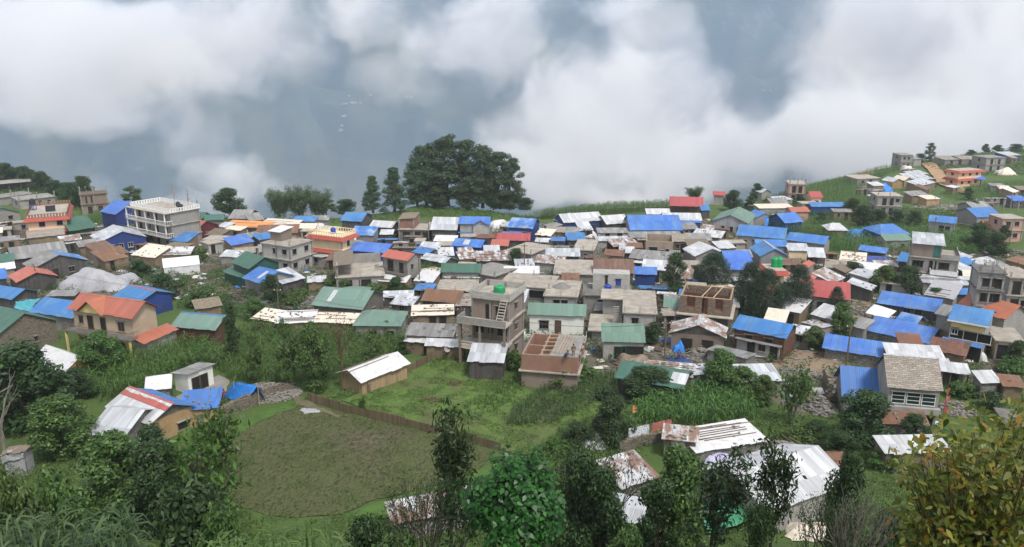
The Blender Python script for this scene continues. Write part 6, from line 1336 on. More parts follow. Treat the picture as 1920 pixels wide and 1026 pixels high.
def thicket(name, pts, h=1.4, dens=22, size=.3, mat=L_WEED, asp=.5, patchy=.5, seed=0):
    rr = np.random.default_rng(seed + len(pts) * 13); poly = px_poly(pts); B = np.array(poly); lo, hi = B.min(0), B.max(0); A = (hi - lo).prod(); n = int(A * dens)
    x = rr.uniform(lo[0], hi[0], n); y = rr.uniform(lo[1], hi[1], n); m = poly_mask(poly, x, y); x, y = x[m], y[m]
    q = np.sin(x * .8 + 2 * np.sin(y * .45)) * np.sin(y * .75 + 1.5 * np.sin(x * .5 + 1)); hh = h * np.clip(.35 + .5 * q + .25 * np.sin(x * 2.3 + y) * np.sin(y * 2.1), .06, 1.2)
    keep = q + rr.uniform(-.6, .6, len(x)) > -1 + patchy; x, y, hh = x[keep], y[keep], hh[keep]
    z = gz(x, y) + hh * rr.random(len(x)) ** .5; Nn = rr.normal(size=(len(x), 3)) * .7; Nn[:, 2] += .8
    return tag(obj(name, leaf_mesh(name, leaves_np(np.stack([x, y, z], -1), Nn, size, asp, rr), mat)), kind='stuff')
# ---- ground covers
SOIL = NT('tilled_soil'); _co = SOIL.coord(); _n = SOIL.noise(_co, 1.4, 5, .7); _n2 = SOIL.noise(_co, .09, 3); _v = SOIL.noise(SOIL.mapping(_co, (1, .45, 1)), 3.2, 4, .7)
_c = SOIL.mix(SOIL.ramp(_n, [(.35, 0), (.65, 1)]), (.115, .108, .055), (.29, .27, .15))
_c = SOIL.mix(SOIL.ramp(SOIL.math('ADD', _n, SOIL.math('MULTIPLY', _n2, 1.2)), [(.98, 0), (1.3, .7)]), _c, SOIL.mix(_v, (.07, .10, .026), (.23, .28, .09))); _c = SOIL.mix(SOIL.ramp(_v, [(.36, .75), (.47, 0)]), _c, (.05, .048, .026)); SOIL.col(_c).rough(1.0); SOIL.bump(SOIL.math('ADD', _n, SOIL.math('MULTIPLY', _v, 3.0)), 1.0, .9); SOIL = SOIL.m
TURF = NT('field_turf'); _co = TURF.coord(); _n = TURF.noise(_co, 1.6, 5, .7); _n2 = TURF.noise(_co, .16, 4, .6)
_c = TURF.mix(TURF.ramp(_n, [(.3, 0), (.7, 1)]), (.045, .08, .018), (.10, .165, .034)); _c = TURF.mix(TURF.ramp(_n2, [(.45, 0), (.65, .7)]), _c, (.075, .075, .035)); TURF.col(_c).rough(1.0); TURF.bump(_n, .9, .2); TURF = TURF.m
LAWN = m_plain('bright_grass', (.065, .125, .024), (.035, .075, .016), .8, rough=1, var=0, bump=.4)
EARTH = m_plain('bare_earth', (.24, .185, .125), (.15, .115, .08), .5, rough=1, var=0, bump=.5)
ROADM = m_plain('orange_earth_road', (.32, .20, .115), (.24, .155, .09), .12, rough=1, var=0, bump=.3)
PAVE = m_plain('worn_concrete_path', (.24, .225, .205), (.16, .15, .135), .7, rough=1, var=0, bump=.2)
FIELD = [(545, 762), (600, 768), (690, 785), (800, 815), (905, 842), (925, 850), (905, 875), (835, 905), (760, 925), (690, 942), (640, 966), (560, 972), (500, 968), (435, 945), (400, 900), (405, 850), (440, 815), (490, 785)]
patch('ploughed_field', FIELD, SOIL, .02, .38, .07)
MEADOW = [(640, 752), (700, 728), (800, 672), (860, 668), (960, 690), (1060, 690), (1150, 700), (1175, 745), (1160, 800), (1060, 850), (990, 860), (925, 838), (850, 812), (760, 788), (690, 770)]
patch('meadow', MEADOW, TURF, .03, .5, .05)
patch('grass_verge', [(655, 968), (700, 946), (770, 930), (840, 912), (915, 880), (930, 860), (1000, 880), (1010, 920), (900, 930), (780, 962), (700, 975)], LAWN, .03, .5, .04)
patch('field_edge', [(420, 812), (470, 785), (545, 752), (560, 762), (490, 790), (440, 822), (400, 860)], LAWN, .05, .5, .04)
patch('dirt_road', [(1728, 309), (1752, 306), (1772, 330), (1790, 345), (1812, 357), (1806, 366), (1785, 360), (1758, 346), (1745, 328)], ROADM, .5, 1.2, .03)
patch('hill_track', [(1600, 322), (1635, 318), (1640, 327), (1600, 332)], ROADM, .15, 1.5)
patch('footpath', [(1242, 668), (1250, 622), (1262, 622), (1270, 668)], PAVE, .05, .6)
patch('worn_path', [(545, 742), (566, 746), (600, 766), (640, 782), (632, 785), (590, 770), (553, 758)], m_plain('trodden_earth', (.13, .11, .07), (.08, .08, .04), .8, rough=1, var=0), .06, .5)
patch('bare_yard', [(1440, 672), (1470, 655), (1560, 662), (1600, 690), (1540, 705), (1450, 692)], EARTH, .04, .6, .03)
patch('bare_yard', [(1030, 425), (1060, 418), (1120, 428), (1115, 455), (1050, 450)], EARTH, .05, .8, .04)
patch('bare_yard', [(1300, 430), (1345, 425), (1385, 450), (1375, 480), (1300, 475)], EARTH, .05, .8, .04)
patch('bare_yard', [(405, 450), (480, 455), (480, 465), (410, 470)], EARTH, .05, .8, .04)
patch('bare_yard', [(1600, 560), (1640, 570), (1640, 600), (1590, 600)], EARTH, .05, .6, .04)
patch('courtyard', [(330, 745), (410, 705), (430, 715), (420, 745), (400, 760), (345, 770)], PAVE, .05, .5)
# ---- maize and scrub
crop('maize', [(140, 660), (215, 640), (330, 652), (400, 645), (420, 690), (345, 695), (270, 738), (190, 755), (150, 732)], 2.3)
crop('maize', [(150, 668), (160, 625), (225, 640), (236, 672)], 2.6)
crop('maize', [(400, 690), (440, 632), (500, 610), (600, 618), (740, 630), (790, 645), (700, 695), (640, 712), (560, 722), (440, 718)], 2.3, .66)
crop('maize', [(1185, 795), (1190, 768), (1290, 738), (1400, 748), (1425, 788), (1300, 805)], 2.4, .55)
crop('maize', [(965, 765), (1060, 708), (1150, 700), (1155, 742), (1040, 795), (950, 802)], 1.1, .6, L_MAIZEB)
crop('maize', [(820, 790), (960, 710), (1000, 712), (960, 752), (880, 800)], .9, .7)
crop('maize', [(1000, 860), (1060, 800), (1160, 770), (1170, 820), (1080, 870)], 1.2, .6)
crop('maize', [(785, 532), (790, 507), (824, 502), (824, 532)], 2.4)
crop('maize', [(320, 462), (322, 452), (362, 456), (360, 466)], 2.2)
crop('maize', [(150, 418), (190, 402), (250, 415), (300, 440), (280, 450), (200, 425)], 2.0, .8)
crop('maize', [(990, 410), (1030, 396), (1140, 386), (1260, 382), (1262, 396), (1150, 402), (1040, 411)], 2.4, .8)
crop('maize', [(1400, 408), (1430, 378), (1510, 352), (1600, 335), (1660, 325), (1650, 345), (1600, 360), (1640, 385), (1600, 420), (1480, 422), (1420, 420)], 2.0, .95, nl=5)
crop('maize', [(1520, 350), (1640, 318), (1690, 308), (1700, 318), (1610, 345)], 2.0, 1.1, nl=5)
crop('maize', [(1545, 468), (1560, 442), (1660, 430), (1740, 442), (1870, 452), (1830, 482), (1700, 480), (1600, 478)], 2.5, .8)
crop('maize', [(1760, 365), (1850, 345), (1925, 340), (1925, 372), (1800, 378)], 1.6, 1.0, nl=5)
crop('maize', [(1440, 430), (1560, 425), (1600, 440), (1550, 452), (1490, 442)], 2.4, .9)
crop('maize', [(1815, 735), (1900, 722), (1925, 740), (1830, 752)], 1.5, .6, L_MAIZEB)
crop('maize', [(1640, 770), (1600, 800), (1560, 790), (1600, 760)], 1.2, .7)
thicket('undergrowth', [(770, 408), (790, 378), (870, 383), (1000, 400), (1060, 398), (1040, 412), (900, 410)], 1.2, 7, .45, L_GRASS, patchy=.2)
thicket('undergrowth', [(230, 535), (270, 510), (310, 495), (420, 512), (440, 560), (415, 585), (330, 580), (345, 545), (260, 525)], 2.0, 26, .32, L_MID, seed=1)
thicket('undergrowth', [(500, 565), (560, 512), (640, 522), (710, 530), (790, 535), (790, 552), (700, 556), (640, 542), (560, 572)], 1.9, 26, .32, L_MID, seed=2)
thicket('undergrowth', [(400, 600), (420, 560), (500, 535), (560, 550), (560, 585), (480, 600)], 1.8, 26, .3, L_DARK, seed=3)
thicket('undergrowth', [(1620, 560), (1600, 525), (1640, 505), (1720, 540), (1770, 552), (1760, 562), (1650, 548)], 2.0, 24, .32, L_MID, seed=4)
thicket('undergrowth', [(1500, 650), (1500, 590), (1600, 610), (1740, 660), (1660, 645), (1560, 640)], 1.4, 24, .3, L_WEED, seed=5)
thicket('undergrowth', [(-40, 1060), (-40, 850), (120, 860), (300, 830), (420, 840), (430, 930), (470, 970), (480, 1060)], 1.7, 34, .24, L_WEED, seed=6, patchy=.7)
thicket('undergrowth', [(440, 1060), (440, 965), (640, 972), (760, 968), (900, 945), (1100, 900), (1120, 1060)], 1.3, 40, .22, L_WEED, seed=7, patchy=.8)
thicket('undergrowth', [(1000, 900), (1030, 850), (1180, 800), (1240, 830), (1180, 860), (1160, 960), (1120, 1060), (1000, 1060)], 1.6, 34, .25, L_MID, seed=8)
thicket('undergrowth', [(1400, 790), (1480, 770), (1620, 790), (1680, 840), (1640, 880), (1520, 850), (1440, 830)], 1.5, 30, .26, L_WEED, seed=9)
thicket('undergrowth', [(1610, 900), (1700, 880), (1930, 840), (1960, 1060), (1560, 1060)], 1.6, 30, .26, L_WEED, seed=10)
thicket('undergrowth', [(800, 665), (880, 662), (960, 682), (1060, 690), (1060, 702), (960, 696), (860, 676), (800, 680)], 1.3, 34, .26, L_BRIGHT, seed=11)
thicket('undergrowth', [(1230, 1060), (1200, 1000), (1260, 930), (1420, 980), (1440, 1060)], 1.4, 32, .25, L_MID, seed=12)
thicket('undergrowth', [(1780, 690), (1820, 670), (1925, 660), (1925, 720), (1800, 735)], 1.0, 26, .26, L_WEED, seed=13)
thicket('undergrowth', [(1800, 760), (1925, 745), (1925, 800), (1840, 800)], 1.0, 24, .26, L_WEED, seed=14)
thicket('undergrowth', [(-30, 480), (-30, 415), (40, 420), (120, 445), (60, 470)], 1.0, 18, .3, L_WEED, seed=15)
thicket('undergrowth', [(1600, 420), (1640, 395), (1740, 390), (1850, 400), (1870, 440), (1740, 440), (1650, 440)], 1.8, 14, .36, L_MID, seed=16)
thicket('undergrowth', [(1700, 300), (1760, 294), (1850, 284), (1925, 280), (1925, 330), (1860, 330), (1780, 330)], 1.5, 5, .5, L_MID, seed=17)
thicket('undergrowth', [(-20, 380), (-20, 345), (120, 362), (220, 385), (300, 395), (230, 400), (130, 395)], 2.2, 8, .45, L_MID, seed=18)
thicket('undergrowth', [(320, 408), (420, 404), (640, 410), (760, 398), (760, 412), (640, 420), (430, 414)], 1.6, 8, .42, L_MID, seed=19)
thicket('undergrowth', [(1290, 740), (1300, 700), (1400, 690), (1420, 740)], 2.2, 30, .28, L_MID, seed=20)
thicket('undergrowth', [(560, 752), (620, 728), (690, 728), (640, 756)], 1.2, 30, .26, L_WEED, seed=21)
thicket('meadow_grass', MEADOW, .5, 48, .26, L_GRASS, asp=.25, patchy=.45, seed=22)
thicket('field_weeds', FIELD, .12, 14, .17, L_WEED, asp=.4, patchy=.9, seed=23)
_fc = (sum(p[0] for p in FIELD) / len(FIELD), sum(p[1] for p in FIELD) / len(FIELD)); thicket('field_weeds', [(_fc[0] + (u - _fc[0]) * 1.06, _fc[1] + (v - _fc[1]) * 1.06) for u, v in FIELD], .35, 26, .2, L_WEED, asp=.4, patchy=1.2, seed=24)
# ---- grove on the knoll and trees along the valley edge
for i, (k, u, vb, vt, w, l) in enumerate((('grove', 800, 384, 268, 75, 'broad dark tree at the west side of the knoll grove'), ('grove', 840, 383, 252, 95, 'tallest dark tree in the knoll grove'), ('grove_b', 872, 385, 262, 80, 'tree with bare lower stems in the middle of the knoll grove'),
    ('grove', 905, 388, 270, 75, 'rounded tree right of the middle in the knoll grove'), ('grove_b', 938, 390, 284, 70, 'thin crowned tree with gaps in the knoll grove'), ('grove_b', 962, 390, 296, 50, 'sparse outer tree of the knoll grove leaning over the slope'),
    ('grove', 783, 386, 300, 55, 'smaller tree at the foot of the knoll grove'), ('round', 925, 391, 340, 55, 'low bushy tree under the knoll grove'))): T(k, u, vb, vt, w, l, 'knoll_tree', group='grove of dark trees on the knoll')
T('round', 820, 389, 350, 50, 'bushy undergrowth tree at the west foot of the grove'); T('round', 880, 390, 350, 60, 'bushy undergrowth tree beneath the grove middle'); T('round', 955, 393, 358, 44, 'bushy undergrowth tree below the sparse outer tree'); T('round', 985, 394, 371, 38, 'small round tree at the east foot of the knoll')
T('pine', 700, 398, 330, 55, 'feathery conifer with the shorter crown beside the knoll', 'conifer'); T('pine', 740, 397, 314, 70, 'taller feathery conifer beside the knoll', 'conifer')
T('round', 650, 402, 374, 45, 'low tree between the blue house and the conifers'); T('round', 432, 402, 353, 66, 'round leafy tree standing alone before the cloud')
T('bamboo', 525, 406, 346, 66, 'wispy bamboo clump with drooping tips', 'bamboo', 'bamboo'); T('bamboo', 560, 406, 340, 66, 'upright bamboo clump in the middle of the row', 'bamboo', 'bamboo'); T('bamboo', 598, 406, 348, 66, 'spreading bamboo clump next to the blue two storey house', 'bamboo', 'bamboo'); T('thin', 612, 402, 372, 40, 'pale leafed tree beside the spreading bamboo')
T('round', 160, 388, 330, 45, 'leafy tree behind the half built brick tower'); T('round', 132, 390, 342, 45, 'dark tree before the brick tower on the forest edge'); T('thin', 253, 384, 347, 44, 'light open tree behind the balustraded house')
for i, (u, vb, vt, w, l) in enumerate(((12, 345, 306, 50, 'dark ridge tree at the western frame edge'), (45, 352, 312, 45, 'dark ridge tree behind the pillared slab house'), (78, 358, 322, 48, 'dark ridge tree above the bare column stubs'), (105, 370, 338, 40, 'dark ridge tree sloping down to the brick tower'), (60, 350, 318, 40, 'dark ridge tree squeezed between two larger ones'))): T('round', u, vb, vt, w, l)
T('bamboo', 1302, 374, 346, 44, 'grey green bamboo clump behind the open red hall', 'bamboo', 'bamboo'); T('round', 1375, 396, 357, 42, 'round tree beside the open red hall'); T('round', 1418, 372, 344, 26, 'small dark tree on the maize slope'); T('dark_thin', 1405, 392, 368, 30, 'thin dark tree on the maize slope')
T('grove_b', 1742, 303, 268, 22, 'tall lone tree on the ridge crest', 'tree'); T('round', 1725, 303, 288, 22, 'low tree beside the ridge crest house'); T('round', 1848, 286, 270, 16, 'dark tree on the far ridge top'); T('round', 1872, 284, 272, 24, 'bushy tree on the far ridge top'); T('round', 1820, 292, 281, 18, 'small dark tree near the ridge ruins'); T('round', 1905, 284, 270, 30, 'wide tree at the far eastern end of the ridge'); T('round', 1682, 307, 300, 16, 'small bush by the ridge crest house', 'bush', 'bush')
for u, vb, vt, w, l in ((1598, 408, 372, 40, 'dark tree left of the pair below the ridge slope'), (1618, 425, 385, 50, 'large dark tree below the ridge slope'), (1645, 426, 392, 40, 'dark tree beside the grey veranda house'), (1680, 424, 393, 34, 'smaller dark tree in front of the veranda house'), (1712, 422, 395, 34, 'dark tree left of the blue roofed cottage')): T('round', u, vb, vt, w, l)
T('dark_thin', 1821, 408, 376, 30, 'rounded tree with clear stem before the folded blue roofs'); T('dark_thin', 1815, 375, 352, 24, 'dark tree beside the dirt road'); T('round', 1830, 470, 418, 60, 'spreading tree on the eastern terrace'); T('round', 1865, 480, 436, 48, 'dense tree on the eastern terrace below the red roof'); T('dark_thin', 1880, 455, 422, 24, 'thin tree before the red roof on the eastern terrace')
T('round', 1497, 385, 364, 26, 'small tree below the pink framed house'); T('dark_thin', 1540, 420, 396, 30, 'dark tree beside the row of blue roofs')
T('cedar', 1336, 545, 471, 76, 'round dense conifer behind the roofless brown house', 'conifer', group='conifers in the village'); T('cedar', 1402, 590, 488, 66, 'conifer closest to the green tanks', 'conifer', group='conifers in the village'); T('cedar', 1432, 605, 500, 70, 'largest conifer of the village group', 'conifer', group='conifers in the village'); T('cedar', 1493, 598, 492, 60, 'pointed conifer at the east of the village group', 'conifer', group='conifers in the village'); T('cedar', 1462, 602, 528, 45, 'lower conifer between the largest and the pointed one', 'conifer', group='conifers in the village')
T('dark_thin', 1265, 560, 474, 52, 'grey stemmed tree before the magenta bush'); T('magenta', 1250, 528, 505, 34, 'magenta flowering bush beside the grey stemmed tree', 'bush', 'bush')
T('round', 968, 506, 466, 38, 'small dark tree among the central roofs'); T('dark_bush', 1080, 470, 458, 14, 'tiny bush among the central roofs', 'bush', 'bush')
T('round_b', 1655, 548, 498, 48, 'light green tree below the tall grey house'); T('round', 1698, 556, 498, 52, 'dark tree against the tall grey house'); T('round', 1600, 528, 492, 46, 'bushy tree beside the broken mud house'); T('round', 1750, 572, 540, 40, 'low tree at the foot of the tall grey house')
T('cedar', 1564, 602, 535, 36, 'slim dark conifer before the red roofed house', 'conifer', group='conifers in the village'); T('round_b', 1576, 632, 568, 48, 'pale green tree in front of the slim conifer')
T('round_b', 1525, 655, 612, 42, 'leafy shrub tree by the sagging white sack', 'tree'); T('round_b', 1410, 600, 570, 46, 'bright shrub below the village conifers', 'bush', 'bush')
T('dark_thin', 1222, 645, 604, 42, 'dark young tree beside the shop and footpath')
T('bush', 1445, 690, 668, 10, 'tiny shrub in the rubble yard', 'bush', 'bush')
# ---- trees among the maize, west
T('dark_thin', 438, 680, 570, 34, 'slender dark tree by the brown plank house'); T('thin', 545, 735, 592, 48, 'slender tree rising from the maize beside the rubble'); T('round_b', 592, 735, 605, 66, 'dense tree in the maize'); T('brown_twig', 642, 735, 590, 80, 'brown twiggy tree nearly leafless in the maize'); T('thin', 480, 725, 620, 34, 'thin bright tree in the maize'); T('thin', 700, 690, 625, 40, 'young green tree near the green hipped house')
T('round', 512, 565, 515, 44, 'round dark bush tree before the blue roof'); T('bush', 560, 570, 540, 50, 'low bush beside the white scraps', 'bush', 'bush'); T('dark_bush', 330, 560, 525, 50, 'dark bush above the blue gabled house', 'bush', 'bush'); T('bush', 385, 575, 535, 70, 'broad bush above the plank house', 'bush', 'bush'); T('bush', 650, 545, 520, 50, 'bush beside the half ruined house', 'bush', 'bush'); T('bush', 270, 455, 425, 30, 'bush at the foot of the balustraded house', 'bush', 'bush')
T('round_b', 195, 700, 622, 80, 'bushy green growth in front of the orange roofed house', 'bush', 'bush')
T('bush', 375, 492, 462, 44, 'bush between the white tent and torn tarps', 'bush', 'bush')
# ---- trees around the near fields
T('round', 1210, 745, 690, 110, 'olive round bush before the long dark green roof', 'bush', 'bush'); T('round_b', 1348, 735, 655, 70, 'tall leafy bush by the patchwork roof', 'bush', 'bush'); T('round_b', 1390, 745, 690, 70, 'broad leafy bush beside the tall leafy one', 'bush', 'bush'); T('round', 1150, 830, 745, 85, 'dark bush at the meadow corner near the orange flag', 'bush', 'bush')
T('lopped', 1475, 800, 712, 60, 'lopped tree with tufted limbs by the rubble yard', 'lopped_tree'); T('round', 1618, 830, 735, 115, 'dense dark tree in front of the steep blue roof'); T('dark_thin', 1705, 845, 775, 60, 'thin dark tree before the rust red shed'); T('round', 1530, 830, 790, 60, 'low shrubbery beside the fallen stone house', 'bush', 'bush')
T('bright_bush', 960, 695, 655, 44, 'bright bush by the pale zinc roof', 'bush', 'bush'); T('bush', 1062, 716, 672, 120, 'bush at the foot of the brick building site', 'bush', 'bush')
T('bush', 430, 775, 748, 40, 'dark shrub growing at the stone wall by the blue tent', 'bush', 'bush')
for u, vb, vt, w, l in ((680, 770, 745, 16, 'small pale sapling beside the reed fence'),): T('bright_bush', u, vb, vt, w, l, 'sapling', 'sapling')
T('lopped', 385, 905, 800, 75, 'lopped tree with bright tufts beside the ploughed field', 'lopped_tree'); T('lopped_b', 425, 898, 794, 75, 'second lopped tree with forked limbs beside the ploughed field', 'lopped_tree'); T('round', 290, 905, 800, 90, 'grey green tree behind the lopped pair'); T('lopped_b', 385, 990, 850, 110, 'mossy lopped tree nearest the bottom of the field', 'lopped_tree')
T('round', 50, 800, 650, 190, 'huge dark tree at the western frame edge'); T('round_b', 120, 850, 745, 130, 'big leaved tree beneath the huge dark tree'); T('round', 150, 745, 690, 70, 'dark crown spilling over the maize corner'); 
T('bare', 22, 880, 700, 150, 'leafless forked tree with grey limbs at the western edge', 'bare_tree')
T('round_b', 230, 980, 815, 150, 'large leafy tree among the western shrubs'); T('round', 300, 1000, 830, 130, 'dark feathery tree among the western shrubs')
N('bush', 100, 880, 52, 110, 'broad leafed shrub on the near western bank', 'bush', 'bush'); N('bush', 20, 880, 50, 110, 'maple leafed shrub at the western frame edge', 'bush', 'bush'); N('dark_bush', 340, 900, 48, 150, 'dark shrub mass below the lopped trees', 'bush', 'bush'); N('bush', 410, 930, 46, 110, 'leafy shrub at the field corner', 'bush', 'bush'); N('dark_bush', 200, 950, 40, 150, 'deep green shrub on the near western bank', 'bush', 'bush')
N('lance', 845, 800, 45, 90, 'tall narrow dark shrub tree beside the ploughed field', 'tree'); N('leafy_twigs', 790, 885, 42, 130, 'half bare twiggy shrub before the tin roof', 'bare_tree'); N('lance_b', 850, 930, 40, 140, 'lance leaved shrub before the tin roof', 'bush', 'bush'); N('dark_bush', 690, 970, 46, 90, 'dark shrub at the bottom of the field', 'bush', 'bush'); N('bush', 740, 985, 42, 120, 'shrub under the half bare twigs', 'bush', 'bush')
N('leafy_twigs', 1110, 800, 52, 150, 'dark tangled tree over the meadow corner', 'tree'); N('round', 1090, 850, 50, 120, 'dark leafy tree behind the broad leaved crown'); N('round', 1130, 880, 48, 110, 'dark shady tree beside the patched roof')
N('round_b', 1275, 838, 50, 130, 'bushy tree before the fallen stone house'); N('lance', 1345, 868, 42, 105, 'spreading lance leaved tree crossing the green tarp'); N('lance', 1466, 845, 38, 70, 'tall lance leaved tree over the gleaming white roof'); N('lance_b', 1385, 945, 36, 120, 'dark lance leaved tree at the bottom edge'); N('round', 1240, 900, 48, 100, 'leafy shrub tree beside the patched roof'); N('bush', 1180, 980, 44, 90, 'shrub beside the low tin shed', 'bush', 'bush'); N('bush', 1290, 985, 42, 90, 'shrub at the stony path', 'bush', 'bush'); N('bush', 1210, 965, 50, 50, 'pale leafed shrub above the low tin shed', 'bush', 'bush')
N('twigs', 1625, 895, 36, 190, 'grey leafless shrub beside the gleaming white roof', 'bare_tree'); N('leafy_twigs', 1560, 930, 38, 110, 'twiggy shrub with few leaves below the gleaming roof', 'bare_tree'); N('round', 1600, 850, 50, 90, 'dark shrub behind the leafless grey one', 'bush', 'bush'); N('dark_bush', 1690, 960, 40, 110, 'dark low shrub under the yellowing tree', 'bush', 'bush')
T('bush', 1175, 812, 775, 60, 'round shrub below the orange flag', 'bush', 'bush'); T('round', 1085, 838, 795, 64, 'dark shrub at the lower meadow end', 'bush', 'bush'); T('bright_bush', 1035, 850, 822, 50, 'bright shrub at the lower meadow end', 'bush', 'bush'); T('dark_bush', 1140, 750, 722, 50, 'dark shrub between meadow and long dark green roof', 'bush', 'bush'); T('bush', 1250, 770, 742, 50, 'shrub at the foot of the long dark green roof', 'bush', 'bush')
T('round_b', 1430, 760, 705, 50, 'tall shrub left of the rubble yard', 'bush', 'bush'); T('bush', 1500, 830, 795, 70, 'spreading shrub above the grey boulders', 'bush', 'bush'); T('round', 1575, 860, 812, 70, 'dark shrub at the end of the rusty roofs', 'bush', 'bush'); T('round_b', 1660, 880, 845, 60, 'leafy shrub beside the corrugated white roof', 'bush', 'bush')
T('bush', 1800, 745, 715, 60, 'shrub beside the single white zinc hut', 'bush', 'bush'); T('dark_bush', 1850, 765, 735, 60, 'dark shrub in the eastern garden', 'bush', 'bush'); T('bush', 1900, 700, 668, 60, 'shrub behind the single white zinc hut', 'bush', 'bush'); T('round', 1905, 690, 640, 50, 'tree at the eastern edge beside the cream cottage'); T('bright_bush', 1760, 835, 800, 70, 'bright shrub under the flag pole by the slate roofed house', 'bush', 'bush'); T('bush', 1690, 660, 640, 30, 'low shrub on the grass bank', 'bush', 'bush')
T('bush', 420, 640, 605, 44, 'shrub beside the plank house', 'bush', 'bush'); T('round_b', 480, 600, 560, 50, 'leafy shrub above the tarp huts', 'bush', 'bush'); T('dark_bush', 300, 545, 515, 60, 'dark shrub behind the blue gabled house', 'bush', 'bush'); T('round', 260, 520, 488, 50, 'small tree beside the white canvas tent'); T('bush', 700, 560, 530, 60, 'shrub behind the long green roof', 'bush', 'bush'); T('round', 745, 555, 520, 44, 'leafy tree at the foot of the red roofed house'); T('bush', 620, 545, 520, 40, 'shrub before the ruined curved slab', 'bush', 'bush')
T('round', 760, 660, 632, 44, 'dark shrub at the end of the maize beside the mud house', 'bush', 'bush'); T('bright_bush', 730, 640, 600, 30, 'banana like bright shrub by the green hipped house', 'bush', 'bush')
# near maize at the bottom edge
def near_row(us, vs, dists, h, mat, nl=9):
    X, Y, Z = [], [], []
    for u, v, d in zip(us, vs, dists): p = atd(u, v, d); X.append(p[0]); Y.append(p[1]); Z.append(p[2] - h * .95)
    crop('maize', P=(np.array(X), np.array(Y), np.array(Z)), h=h, mat=mat, nl=nl)
_q = random.Random(9)
near_row([_q.uniform(-10, 260) for _ in range(46)], [_q.uniform(950, 1010) for _ in range(46)], [_q.uniform(24, 30) for _ in range(46)], 2.4, L_MAIZEB)
near_row([_q.uniform(400, 640) for _ in range(44)], [_q.uniform(985, 1024) for _ in range(44)], [_q.uniform(30, 36) for _ in range(44)], 2.4, m_leaf('pale_maize_leaf', (.05, .095, .02), (.13, .2, .06), trans=.35))
# ---- the broad-leaved crown in the foreground
def dome_tree(u, vt, dist, wpx, hpx, n, size, mat, label, name, asp=.62):
    top = atd(u, vt, dist); d = proj(top)[2]; w = wpx * d / FPX; hh = hpx * d / FPX; z = g(top[0], top[1]); H = top[2] - z; rr = np.random.default_rng(4)
    t = empty(name, (top[0], top[1], z), 0, label, 'tree', 'trees on the near bank'); ph = rr.uniform(0, 6.28, n); th = np.arccos(rr.uniform(-.25, 1, n)); r = rr.uniform(.62, 1.04, n) * (.92 + .16 * np.sin(ph * 3 + 1) * np.sin(th * 4) + .12 * np.sin(ph * 5 + th * 3))
    dirs = np.stack([np.sin(th) * np.cos(ph), np.sin(th) * np.sin(ph), np.cos(th)], -1); P = dirs * r[:, None] * np.array([w / 2, w / 2, hh * .8]) + np.array([0, 0, H - hh * .8])
    obj('crown', leaf_mesh('crown', oval(leaves_np(P, dirs * .7 + np.array([0, -.1, .5]) + rr.normal(size=(n, 3)) * .35, size, asp, rr, droop=1.4)), mat), t)
    m = MB(); m.chain([(0, 0, -.4), (.1, 0, max(.3, (H - hh) * .5)), (0, 0, H - hh * .7)], [.12, .1, .08], 7)
    for i in range(14): a = 6.28 * i / 14; e = rr.uniform(.4, .9); m.chain([(0, 0, H - hh * .8), (math.cos(a) * w * .2 * e, math.sin(a) * w * .2 * e, H - hh * .5), (math.cos(a) * w * .42 * e, math.sin(a) * w * .42 * e, H - hh * (.8 - .55 * (1 - e)))], [.05, .03, .012], 5)
    m.build('trunk', BARK, t); return t
dome_tree(970, 850, 27, 185, 165, 4600, .22, L_BIG, 'broad leaved bright green tree in the front centre', 'broadleaf_tree')
# ---- the yellowing tree close by on the right
def near_tree():
    rr = random.Random(31); base = atd(1830, 1026, 9.0); z = g(base[0], base[1]); t = empty('yellowing_tree', (base[0], base[1], z), 0, 'close tree with large yellowing and russet leaves', 'tree', 'trees on the near bank'); m = MB(); Ps = []; o = Vector((base[0], base[1], z))
    targets = []
    for i in range(170):
        u = 1690 + 260 * rr.random() ** .8; lim = 770 + max(0, (1800 - u)) * 1.0 - max(0, u - 1850) * .1; v = rr.uniform(lim, 1060); targets.append(Vector(atd(u, v, rr.uniform(8.0, 10.5))) - o)
    fork = Vector((0, 0, max(.8, (base[2] - z) * .6)))
    m.chain([(0, 0, -.3), (.05, 0, fork.z * .5), tuple(fork)], [.12, .1, .085], 8)
    for q in targets:
        mid = fork.lerp(q, .55) + Vector((rr.gauss(0, .1), rr.gauss(0, .1), -.12)); m.chain([tuple(fork), tuple(mid), tuple(q)], [.014, .009, .004], 5)
        for k in range(50): s = rr.uniform(.45, 1.08); c = mid.lerp(q, (s - .55) / .45) if s > .55 else fork.lerp(mid, s / .55); Ps.append(c + Vector((rr.gauss(0, .13), rr.gauss(0, .13), rr.gauss(.0, .11))))
    P = np.array([tuple(p) for p in Ps]); nn = RNG.normal(size=P.shape) * .55 + np.array([0, -.25, .75])
    obj('crown', leaf_mesh('crown', oval(leaves_np(P, nn, .108, .44, droop=1.0)), L_AUT), t); m.build('trunk', BARK, t)
near_tree()
thicket('undergrowth', [(-420, 330), (-30, 345), (-30, 420), (-30, 640), (-420, 700)], 1.8, 5, .5, L_MID, patchy=.8, seed=41)
thicket('undergrowth', [(1935, 300), (2300, 290), (2300, 800), (1935, 760)], 1.6, 7, .42, L_WEED, patchy=.7, seed=42)
